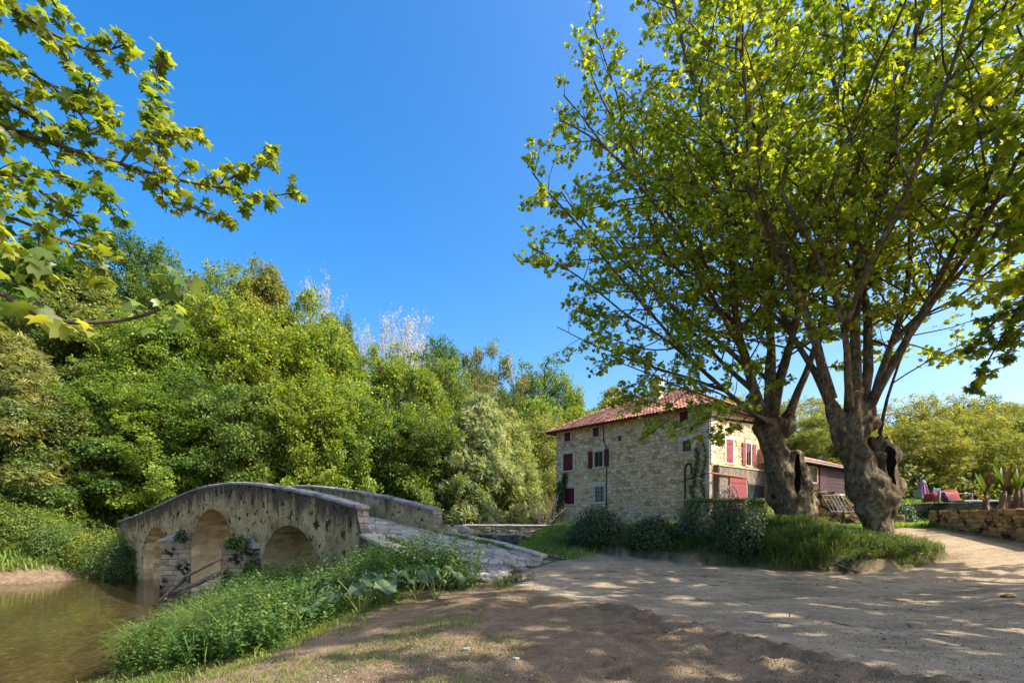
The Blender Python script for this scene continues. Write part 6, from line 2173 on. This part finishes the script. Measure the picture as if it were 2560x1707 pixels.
def soft(x, y):
    s, w = to_sw(x, y)
    z = height(x, y, False)
    patch = vnoise(x * .8 + 3, y * .8, 63)
    return smooth(-.12, -.4, z) * smooth(-2.0, -1.85, z) * (s < 9) * smooth(-9.5, -5.5, s + 1.2 * vnoise(x, y, 62)) * (.12 + .88 * smooth(-.1, .35, patch)) * (y < 17)
x, y = scatter_in(75000, -11, 1.5, 4.5, 17, soft, 8)
blades('slope_grass', 'patchy short grass on the earth slope above the river', x, y, .15, .005, (.12, .15, .03), .9, 8)
x, y = scatter_in(26000, -4.5, 2.0, 4.6, 12.5, lambda a, b_: smooth(-.15, .3, vnoise(a * 1.5, b_ * 1.5, 64)) * .9 * (poly_sd(a, b_, ROAD) < -.08) * smooth(1.6, -1.2, a) , 9)
blades('dirt_grass', 'sparse grass tufts on the bare earth beside the track', x, y, .075, .004, (.12, .15, .03), .9, 9)
# far bank
x, y = scatter_in(16000, -42, -18, 24, 40, lambda a, b_: (height(a, b_, False) > -1.4) * smooth(24.5, 26, to_sw(a, b_)[0]) * (to_sw(a, b_)[0] < 34), 10)
blades('far_bank_grass', 'long grass under the shrubs of the far bank', x, y, .55, .03, (.1, .15, .025), .5, 10)

# leafy herbs: stems with paired leaves
def herbs(name, label, x, y, h, leaf, col, seed, pairs=7, mat=None, shape=LEAF_FOLD):
    rg = np.random.default_rng(700 + seed)
    n = len(x)
    z = height(x, y)
    h = h * rg.uniform(.55, 1.15, n)
    ln = rg.normal(size=(n, 2)) * .22
    P0, T0, S0, st_ = [], [], [], []
    for k in range(pairs):
        f = (k + .6) / pairs
        f = .15 + .85 * f
        q = np.stack([x + ln[:, 0] * h * f, y + ln[:, 1] * h * f, z + h * f], 1)
        a = rg.uniform(0, 6.283, n)
        for sgn in (1, -1):
            dr = np.stack([np.cos(a) * sgn, np.sin(a) * sgn, rg.uniform(-.35, .25, n)], 1)
            P0.append(q); T0.append(dr); S0.append(leaf * (1.15 - .55 * f) * rg.uniform(.7, 1.25, n))
    P0 = np.concatenate(P0); T0 = unit(np.concatenate(T0)); S0 = np.concatenate(S0)
    nr = unit(np.array([0, 0, 1.0]) + rg.normal(size=P0.shape) * .4)
    o = put(name, scatter_mesh(name, shape[0], shape[1], P0, nr, T0, S0), mat or MAT_GRASS)
    o.color = tuple(col) + (1,)
    return tag(o, label, kind='stuff')
def nettle(x, y):
    s, w = to_sw(x, y)
    z = height(x, y, False)
    near_wall = smooth(-2.6, -.5, w) * smooth(-.05, -.3, w) * smooth(-5.2, -4.2, s) * smooth(7.5, 5.5, s)
    slope = smooth(-.3, -.5, z) * smooth(-1.95, -1.8, z) * smooth(-6.7, -5.6, w) * (s < 7.5)
    return np.clip(near_wall + slope * (.25 + .75 * (vnoise(x * .7 + 9, y * .7, 71) > -.15)), 0, 1) * (w < -.1)
x, y = scatter_in(16000, -13, .5, 8, 20, nettle, 11)
s__, w__ = to_sw(x, y)
hh = (.95 + .45 * vnoise(x * .6, y * .6, 72)) * (1 + .4 * smooth(-2.5, -.3, w__))
herbs('nettles', 'dense dark green nettles on the bank below the ramp wall', x, y, hh, .12, (.06, .11, .024), 1, 10)
x, y = scatter_in(3200, -13, .5, 8, 20, lambda a, b_: nettle(a, b_) * (vnoise(a * .9, b_ * .9, 73) > .1), 12)
herbs('bramble', 'paler leafy herbs rising out of the bank nettles', x, y, 1.2, .09, (.11, .14, .05), 2, 9)
x, y = scatter_in(2600, -9, .5, 5, 12, lambda a, b_: soft(a, b_) * (vnoise(a * 1.1, b_ * 1.1, 74) > .05), 13)
herbs('low_herbs', 'low light green weeds along the edge of the earth slope', x, y, .2, .06, (.12, .18, .03), 3, 4)
x, y = scatter_in(7000, .8, 11.5, 12.8, 18, lambda a, b_: smooth(.12, .35, poly_sd(a, b_, FOOT)) * smooth(2.6, 1.2, poly_sd(a, b_, FOOT)) * (vnoise(a * 1.4, b_ * 1.4, 75) > -.1), 14)
herbs('bank_weeds', 'leafy weeds at the foot of the shrubs along the earth bank', x, y, .3, .08, (.07, .105, .026), 4, 6)
x, y = scatter_in(260, -1.0, .8, 11.3, 12.9, lambda a, b_: smooth(.7, .3, np.hypot(a - (-.1), b_ - 12.05)), 15)
herbs('ramp_end_weeds', 'tuft of dark weeds at the low end of the ramp kerb', x, y, .28, .07, (.055, .09, .02), 5, 6)

# butterbur: big round leaves on stalks, each leaf a part
def big_leaf_mesh():
    n = 12
    mb = MB()
    mb.v.append((0, .22, .0))
    for k in range(n + 1):
        a = -2.75 + 5.5 * k / n
        rr = .52 * (1 + .07 * math.sin(a * 6)) 
        mb.v.append((math.sin(a) * rr, .3 + math.cos(a) * rr, .09 * math.sin(a * 5) + .1 - .12 * math.cos(a)))
    for k in range(1, n + 1): mb.f.append((0, k, k + 1))
    m = mb.mesh('leaf')
    g = G('butterbur_leaf')
    p = g.geo()
    c = g.mix(g.noise(9, 4, .6, vec=p), (.035, .075, .03), (.085, .13, .055))
    c = g.mix(1.0, c, g.ramp(g.n('ShaderNodeObjectInfo').outputs['Random'], [(0, .7), (1, 1.35)]), 'MULTIPLY')
    a = g.pbsdf(c, .5, g.bump(g.noise(14, 3, .5, vec=p), .5, .02), spec=.35)
    b = g.n('ShaderNodeBsdfTranslucent', {'Color': (.13, .2, .04, 1)}).outputs[0]
    m.materials.append(g.out(g.n('ShaderNodeMixShader', {0: .25, 1: a, 2: b}).outputs[0]))
    return m
BUR = big_leaf_mesh()
rb = random.Random(66)
for (px, py, Y, n, lab) in ((800, 1490, 11.2, 9, 'butterbur plant amid the nettles, the one nearest the pier'), (870, 1470, 11.4, 11, 'butterbur plant with broad pale leaves in the middle of the bank'), (960, 1500, 10.4, 12, 'large butterbur plant at the low side of the clump'),
                            (900, 1540, 9.8, 9, 'butterbur plant drooping over the grass edge'), (1040, 1450, 11.0, 9, 'butterbur plant close below the ramp wall'), (1090, 1480, 10.6, 7, 'small butterbur plant at the road side of the clump'), (770, 1560, 10.0, 5, 'few butterbur leaves hanging over the earth scarp')):
    x0 = (px - CX) / FPX * Y
    z0 = H(x0, Y)
    t = empty('butterbur_plant', (x0, Y, z0))
    tag(t, lab, 'plant', 'butterbur plants on the river bank')
    for k in range(n):
        a = k * 2.4 + rb.uniform(-.4, .4); rr = .12 + .42 * math.sqrt((k + .5) / n)
        hgt = .68 - .3 * rr + rb.uniform(-.06, .1)
        tipp = Vector((math.cos(a) * rr, math.sin(a) * rr, hgt))
        MB().tube([Vector((x0, Y, z0 - .05)), Vector((x0, Y, z0)) + tipp * .55 + Vector((0, 0, .08)), Vector((x0, Y, z0)) + tipp], [.012, .01, .008], 5, False).build('stalk', MAT_GRASS, t).color = (.14, .18, .06, 1)
        o = bpy.data.objects.new('leaf', BUR); COL.objects.link(o); o.parent = t
        o.location = tipp
        s = rb.uniform(.26, .42)
        o.scale = (s, s, s)
        o.rotation_euler = (rb.uniform(-.75, -.1), rb.uniform(-.25, .25), a - math.pi / 2 + rb.uniform(-.3, .3))

# ------------------------------------------------------------------ driftwood at the pier
MAT_DRIFT = plain_material('bleached_driftwood', (.2, .155, .115), .85, 9, .4, .15, .4)
def stick(name, pts, rad, label, cat='branch', mat=MAT_DRIFT, twigs=()):
    t = empty(name, pts[0])
    tag(t, label, cat)
    MB().tube(pts, rad, 8).build('stem', mat, t, True)
    for q, r_ in twigs: MB().tube(q, r_, 6).build('twig', mat, t, True)
    return t
stick('driftwood_branch', [P(376, 1517, 20.9), P(400, 1500, 20.8), P(425, 1478, 20.7), P(448, 1458, 20.6), P(462, 1441, 20.5), P(495, 1425, 20.4), P(530, 1408, 20.3), P(556, 1396, 20.2)], [.03, .05, .06, .065, .06, .06, .05, .035], 'long bent driftwood branch reaching from the water up to the broken pier',
      twigs=(([P(462, 1441, 20.5), P(450, 1440, 20.4), P(440, 1430, 20.4)], [.03, .02, .012]),))
stick('driftwood_branch', [P(418, 1490, 21.0), P(450, 1474, 20.9), P(490, 1460, 20.8), P(520, 1445, 20.7), P(553, 1432, 20.5)], [.05, .08, .09, .1, .09], 'thick driftwood limb lying behind the bent branch at the pier')
stick('water_twig', [P(255, 1650, 13.0) * 1, P(268, 1655, 12.9), P(280, 1660, 12.8)], [.008, .012, .008], 'thin pale twig lying in the shallow water', 'twig')

# ------------------------------------------------------------------ stones, litter and twigs on the ground
def pebble_scatter(name, label, n, x0, x1, y0, y1, dens, size, mat, seed):
    x, y = scatter_in(n, x0, x1, y0, y1, dens, seed)
    n = len(x)
    rg = np.random.default_rng(seed)
    z = height(x, y)
    bv = [(-.5, 0, 0), (0, -.45, .05), (.5, 0, 0), (0, .45, -.02), (.05, .02, .42), (-.02, 0, -.3)]
    bf = [(0, 1, 4), (1, 2, 4), (2, 3, 4), (3, 0, 4), (1, 0, 5), (2, 1, 5), (3, 2, 5), (0, 3, 5)]
    sz = size * rg.uniform(.4, 1.0, n) ** 1.6
    me = scatter_mesh(name, bv, bf, np.stack([x, y, z + sz * .1], 1), unit(np.array([0, 0, 1.0]) + rg.normal(size=(n, 3)) * .3), unit(rg.normal(size=(n, 3)) + 1e-3), sz)
    return tag(put(name, me, mat), label, kind='stuff')
MAT_PEB = stone_material('pebble', [(0, (.12, .095, .07)), (.5, (.2, .165, .13)), (.9, (.28, .24, .2)), (1, (.42, .4, .36))], 20, .3)
pebble_scatter('gravel', 'small loose stones over the earth and the track', 15000, -5, 9, 4.3, 13, lambda a, b_: np.clip(.25 + .75 * smooth(9, 5, b_) * (.4 + .6 * (vnoise(a * .8, b_ * .8, 81) > 0)), 0, 1) * smooth(-9, -6, -to_sw(a, b_)[0] * 0 - 6.5 + a * 0 + 0), .03, MAT_PEB, 21)
pebble_scatter('gravel_patch', 'patch of grey stones on the earth below the road edge', 5200, -2.6, .6, 4.6, 7.2, lambda a, b_: smooth(1.2, .3, np.hypot((a + .9) / 1.5, (b_ - 5.5) / 1.1)) * .6, .035, MAT_PEB, 22)
MAT_LITTER = stone_material('dry_leaf', [(0, (.12, .07, .035)), (.5, (.24, .16, .08)), (1, (.36, .27, .15))], 20, .2)
x, y = scatter_in(2600, -4, 12, 4.5, 18, lambda a, b_: .35 + .65 * (poly_sd(a, b_, ROAD) < .3), 23)
rg = np.random.default_rng(24)
n = len(x)
me = scatter_mesh('leaf_litter', LEAF_OVAL[0], LEAF_OVAL[1], np.stack([x, y, height(x, y) + .008], 1), unit(np.array([0, 0, 1.0]) + rg.normal(size=(n, 3)) * .35), unit(rg.normal(size=(n, 3))), rg.uniform(.02, .06, n))
tag(put('leaf_litter', me, MAT_LITTER), 'dry leaf scraps scattered over the track and earth', kind='stuff')
rt = random.Random(91)
mb = MB()
for k in range(80):
    a = rt.uniform(0, 3.14)
    px_ = rt.uniform(.5, 11); py_ = rt.uniform(5, 14)
    if H(px_, py_) > .6: continue
    L = rt.uniform(.06, .3)
    q = [Vector((px_ + math.cos(a) * L * f + rt.gauss(0, .01), py_ + math.sin(a) * L * f + rt.gauss(0, .01), 0)) for f in (-.5, 0, .5)]
    for v in q: v.z = H(v.x, v.y) + .006
    mb.tube(q, [.005, .006, .003], 4, False)
tag(mb.build('fallen_twigs', MAT_TWIG), 'small fallen twigs strewn over the gravel track', kind='stuff')
for i, (px, py, Y, r, lab) in enumerate(((1418, 1577, 7.2, .035, 'pale stone on the earth below the paved ramp'), (1165, 1668, 6.0, .032, 'white pebble on the slope where grass and earth meet'), (1176, 1661, 6.05, .028, 'grey pebble beside the white one on the slope'), (2520, 1497, 9.6, .09, 'brown lump of earth on the track near the frame edge'),
                                         (1290, 1668, 5.6, .028, 'light grey pebble on the bare earth'))):
    m = rock_mesh(20 + i, 2); m.materials.append(MAT_PEB if i != 3 else MAT_LITTER)
    o = bpy.data.objects.new('stone', m); COL.objects.link(o)
    x_ = (px - CX) / FPX * Y
    o.location = (x_, Y, H(x_, Y) + r * .25); o.scale = (r * 1.3, r, r * .8)
    tag(o, lab, 'stone', 'loose stones')

# ------------------------------------------------------------------ roots showing in the earth bank
for i, (px, py, pts, lab) in enumerate(((2085, 1408, ((0, 0, .22), (.25, -.15, .1), (.5, -.2, .02), (.7, -.15, -.05)), 'bare root coming out of the earth bank below the forked tree'), (2130, 1415, ((0, 0, .15), (-.2, -.2, .05), (-.45, -.25, -.03)), 'second bare root crossing the first in the earth bank'))):
    x_ = (px - CX) / FPX * 13.2
    b0 = Vector((x_, 13.15, H(x_, 13.15)))
    stick('tree_root', [b0 + Vector(q) for q in pts], [.035, .03, .022, .01][:len(pts)], lab, 'root', MAT_TWIG)

# ------------------------------------------------------------------ garden on the far side of the walls
GZ = lambda px, Y: Vector(gpos(px, Y))
par = GZ(2308, 36)
pr_ = empty('parasol', par)
tag(pr_, 'closed purple pink garden parasol', 'parasol')
zt = P(2308, 1199, 36).z
h_ = zt - par.z
MB().tube([par + UP * -.1, par + UP * h_], .03, 8).build('pole', MAT_DRESSED, pr_)
mb = MB()
N = 16
prof = [(.36, .06), (.44, .34), (.68, .25), (.88, .15)]
for f, r_ in prof:
    for k in range(N):
        a = 2 * math.pi * k / N
        rr = r_ * (1.0 if k & 1 else .72)
        mb.v.append(tuple(par + Vector((math.cos(a) * rr, math.sin(a) * rr, h_ * f))))
for i in range(len(prof) - 1):
    for k in range(N):
        mb.f.append((i * N + k, i * N + (k + 1) % N, (i + 1) * N + (k + 1) % N, (i + 1) * N + k))
mb.build('canopy', plain_material('purple_pink_cloth', (.36, .15, .27), .8, 3, .12, .1, .1), pr_)
mb = MB(); mb.tube([par + UP * h_ * .86, par + UP * h_ * .9, par + UP * h_ * .97, par + UP * h_ * 1.0], [.17, .16, .09, .02], 12).build('cap', plain_material('grey_cloth', (.3, .28, .27), .8), pr_)
# table under a red cover
tp = GZ(2352, 35)
tt = empty('covered_table', tp)
tag(tt, 'garden table under a dark red cover beside the parasol', 'table')
mb = MB()
rows = []
for (zf, gw, gd) in ((.3, 1.02, .62), (.55, .98, .58), (.86, .9, .5), (.93, .8, .42), (.95, .3, .2)):
    ring = []
    for k in range(20):
        a = 2 * math.pi * k / 20
        c_, s_2 = math.cos(a), math.sin(a)
        x_ = math.copysign(abs(c_) ** .45, c_) * gw * (1 + (.05 * math.sin(k * 2.6) if zf < .8 else 0)); y_ = math.copysign(abs(s_2) ** .45, s_2) * gd
        ring.append(tp + Vector((x_, y_, zf + (.06 * math.sin(a * 2 + 1) if zf > .8 else 0) + .12 * c_ * (zf > .8))))
    rows.append(ring)
for r_ in rows: mb.v += [tuple(v) for v in r_]
for i in range(len(rows) - 1):
    for k in range(20): mb.f.append((i * 20 + k, i * 20 + (k + 1) % 20, (i + 1) * 20 + (k + 1) % 20, (i + 1) * 20 + k))
mb.f.append(tuple(range(80, 100)))
mb.build('cover', plain_material('red_cover', (.26, .035, .025), .7, 3, .25, .2, .3), tt, True)
for dx_ in (-.75, .75):
    for dy_ in (-.4, .4):
        MB().tube([tp + Vector((dx_, dy_, -.1)), tp + Vector((dx_, dy_, .6))], .035, 6).build('leg', MAT_IRON, tt)
# folding chairs
def garden_chair(px, Y, col, label, rot):
    c = GZ(px, Y)
    t = empty('garden_chair', c)
    tag(t, label, 'chair', 'chairs by the covered table')
    R_ = Matrix.Rotation(rot, 3, 'Z')
    m = plain_material('chair_plastic', col, .5, 5, .1)
    def L(*q): return [c + R_ @ Vector(v) for v in q]
    mb = MB(); mb.frame_box(c, R_ @ Vector((1, 0, 0)), R_ @ Vector((0, 1, 0)), UP, -.24, .24, -.24, .22, .42, .46, .01); mb.build('seat', m, t)
    mb = MB(); mb.frame_box(c + R_ @ Vector((0, .24, .44)), R_ @ Vector((1, 0, 0)), R_ @ Vector((0, .97, -.24)), R_ @ Vector((0, .24, .97)), -.24, .24, -.015, .015, 0, .55, .01); mb.build('backrest', m, t)
    for x_ in (-.21, .21):
        MB().tube(L((x_, -.2, -.05), (x_, -.22, .43)), .018, 6).build('leg', m, t)
        MB().tube(L((x_, .24, -.05), (x_, .2, .43)), .018, 6).build('leg', m, t)
garden_chair(2298, 35.2, (.2, .27, .26), 'grey green folding chair at the foot of the parasol', 2.2)
garden_chair(2316, 35.6, (.55, .52, .48), 'whitish garden chair between parasol and red table', .6)
garden_chair(2334, 37.5, (.45, .55, .62), 'pale blue chair back standing behind the red table', 3.0)
# lounger with dark blue cushion
lp_ = GZ(2378, 34.5)
t = empty('sun_lounger', lp_)
tag(t, 'garden lounger with a dark blue cushion next to the red table', 'lounger')
MB().frame_box(lp_, (1, .15, 0), (-.15, 1, 0), UP, -.35, .85, -.3, .3, .3, .42, .03).build('cushion', plain_material('navy_cloth', (.03, .04, .09), .8), t)
MB().frame_box(lp_ + Vector((-.35, 0, .36)), Vector((-.5, 0, .86)), (0, 1, 0), (.86, 0, .5), 0, .75, -.3, .3, -.04, .05, .02).build('backrest', plain_material('blue_white_cloth', (.16, .2, .32), .8, 4, .5), t)
for x_ in (-.25, .75):
    for y_ in (-.25, .25): MB().tube([lp_ + Vector((x_, y_, -.05)), lp_ + Vector((x_, y_, .31))], .02, 6).build('leg', MAT_DRESSED, t)
# posts with a washing line
posts = []
for px, py, Y, lab in ((2345, 1226, 31, 'leaning grey green post in front of the red table'), (2430, 1232, 40, 'far thin post of the washing line')):
    c = GZ(px, Y); top = P(px + (5 if Y < 35 else 0), py, Y)
    t = stick('line_post', [c - UP * .2, c.lerp(top, .5), top], [.07, .065, .06] if Y < 35 else [.04, .04, .04], lab, 'post', plain_material('grey_green_post', (.16, .19, .16), .8))
    posts.append(top)
a_ = P(2300, 1224, 36)
tag(MB().tube([a_, a_.lerp(posts[0], .5) - UP * .02, posts[0] - UP * .05, posts[0].lerp(posts[1], .5) - UP * .12, posts[1]], .012, 5, False).build('washing_line', MAT_DRESSED), 'pale washing line strung over the red table', 'line')
# blue grey lid lying in the grass
c = GZ(2440, 33)
o = MB().frame_box(c, (1, -.1, 0), (.1, 1, 0), (0, .15, 1), -1.0, 1.0, -.5, .5, .3, .45, .04).build('trough', plain_material('grey_blue_plastic', (.16, .18, .21), .5))
tag(o, 'low grey blue trough in the grass behind the mossy wall', 'trough')
# banana plants
MAT_DRYLEAF = stone_material('dry_banana_leaf', [(0, (.07, .045, .026)), (.5, (.13, .09, .052)), (1, (.2, .15, .09))], 9, .5)
g = G('banana_leaf')
oc = g.n('ShaderNodeObjectInfo').outputs['Color']
a = g.pbsdf(oc, .45, spec=.4)
b2 = g.n('ShaderNodeBsdfTranslucent', {'Color': g.mix(1.0, oc, (1.6, 1.4, .5), 'MULTIPLY')}).outputs[0]
MAT_BANANA = g.out(g.n('ShaderNodeMixShader', {0: .45, 1: a, 2: b2}).outputs[0])
def banana_leaf(base, d, L, wd, droop, r):
    mb = MB()
    n = 8
    d = Vector(d).normalized()
    side = d.cross(UP)
    side = side.normalized() if side.length > .1 else Vector((1, 0, 0))
    p = Vector(base); pts = []
    for i in range(n + 1):
        pts.append(p.copy())
        d = (d + Vector((0, 0, -droop * (i / n)))).normalized()
        p = p + d * L / n
    for i, q in enumerate(pts):
        f = i / n
        w_ = wd * math.sin(math.pi * min(1, .08 + .95 * f)) ** .6 * (.25 if i == 0 else 1) * r.uniform(.8, 1.1)
        nn = side.cross((pts[min(i + 1, n)] - pts[max(i - 1, 0)]).normalized()).normalized()
        mb.v += [tuple(q - side * w_ + nn * w_ * .35), tuple(q), tuple(q + side * w_ + nn * w_ * .35)]
    for i in range(n):
        for j in (0, 1):
            mb.f.append((i * 3 + j, i * 3 + j + 1, i * 3 + j + 4, i * 3 + j + 3))
    return mb
rbn = random.Random(12)
for i, (px, Y, hh_, lab) in enumerate(((2468, 18.2, 1.75, 'banana plant with dry brown stem and a bent brown leaf'), (2490, 17.6, 2.0, 'banana plant with browned upright leaves'), (2512, 18.4, 1.7, 'short banana plant in the middle of the clump'), (2534, 17.6, 1.95, 'banana plant with the brightest yellow green leaf'), (2556, 18.0, 2.1, 'banana plant at the frame edge with a long dark leaf'))):
    c = Vector(gpos(px, Y)); c.z = max(c.z, 1.05)
    t = empty('banana_plant', c)
    tag(t, lab, 'plant', 'banana plants behind the garden wall')
    lean = Vector((rbn.uniform(-.2, .2), rbn.uniform(-.15, .15), 0))
    top = c + UP * hh_ * .68 + lean
    MB().tube([c - UP * .15, c.lerp(top, .4), c.lerp(top, .8), top], [.12, .11, .09, .05], 10).build('stem', MAT_DRYLEAF, t, True)
    for k in range(6):      # dry sheaths hanging round the stem
        a = k * 1.05
        q = c.lerp(top, rbn.uniform(.5, .95))
        e_ = Vector((q.x + math.cos(a) * .2, q.y + math.sin(a) * .2, c.z + rbn.uniform(.05, .4)))
        MB().tube([q, q.lerp(e_, .4) + Vector((math.cos(a), math.sin(a), 0)) * .12, e_], [.03, .045, .02], 4, False).build('dry_leaf', MAT_DRYLEAF, t)
    for k in range(6):
        a = k * 1.7 + i
        d = Vector((math.cos(a) * .35, math.sin(a) * .35, 1))
        col = ((.08, .13, .012), (.05, .09, .012), (.06, .1, .012), (.045, .03, .018), (.06, .035, .018))[(k + i) % 5]
        if i == 3 and k < 2: col = (.17, .24, .015)
        o = banana_leaf(top - UP * .1, d, hh_ * rbn.uniform(.38, .58), .085, rbn.uniform(.02, .25), rbn).build('leaf', MAT_BANANA, t)
        o.color = col + (1,)
    if i == 0:
        o = banana_leaf(top - UP * .3, (-1, -.2, .8), 1.1, .09, .5, rbn).build('leaf', MAT_BANANA, t); o.color = (.12, .07, .04, 1)
# metal frames and old wheel leaning at the ruined wall
for i, (px, lab) in enumerate(((2098, 'rusty grey metal rack leaning on the ruined wall'), (2118, 'broken wooden pallet frame leaning behind the metal rack'))):
    Y = 23.2 + i * .4
    c = GZ(px, Y); c.z = P(px, 1282, Y).z
    t = empty('leaning_rack', c); tag(t, lab, 'rack')
    m = plain_material('rack_metal', (.1, .085, .08), .7) if i == 0 else MAT_BOARD
    up_ = Vector((-.35, .35, 1)).normalized(); ex = Vector((1, .1, 0)).normalized()
    for k in range(5):
        MB().tube([c + ex * (-.35 + k * .17), c + ex * (-.35 + k * .17) + up_ * .95], .025, 5).build('slat', m, t)
    for f in (.08, .9): MB().tube([c + ex * -.38 + up_ * f, c + ex * .36 + up_ * f], .03, 5).build('rail', m, t)
cw = P(2110, 1280, 22.6)
wheel('old_wheel', cw, .3, Vector((1, 0, 0)), Vector((0, .3, .95)).normalized(), 'small grey spoked wheel at the foot of the leaning racks', .025, 6, MAT_BOARD)
# overhead cables
for i, (a_, b_, lab) in enumerate(((P(2330, 1030, 70), P(2900, 985, 62), 'overhead cable crossing the pale sky above the ridge trees'), (P(2120, 1046, 60), P(2900, 1010, 55), 'lower overhead cable passing in front of the yellow trees'))):
    q = [a_.lerp(b_, f) - UP * (1.0 * 4 * f * (1 - f) * .35) for f in np.linspace(0, 1, 14)]
    tag(MB().tube(q, .022, 5, False).build('overhead_cable', MAT_IRON), lab, 'cable')
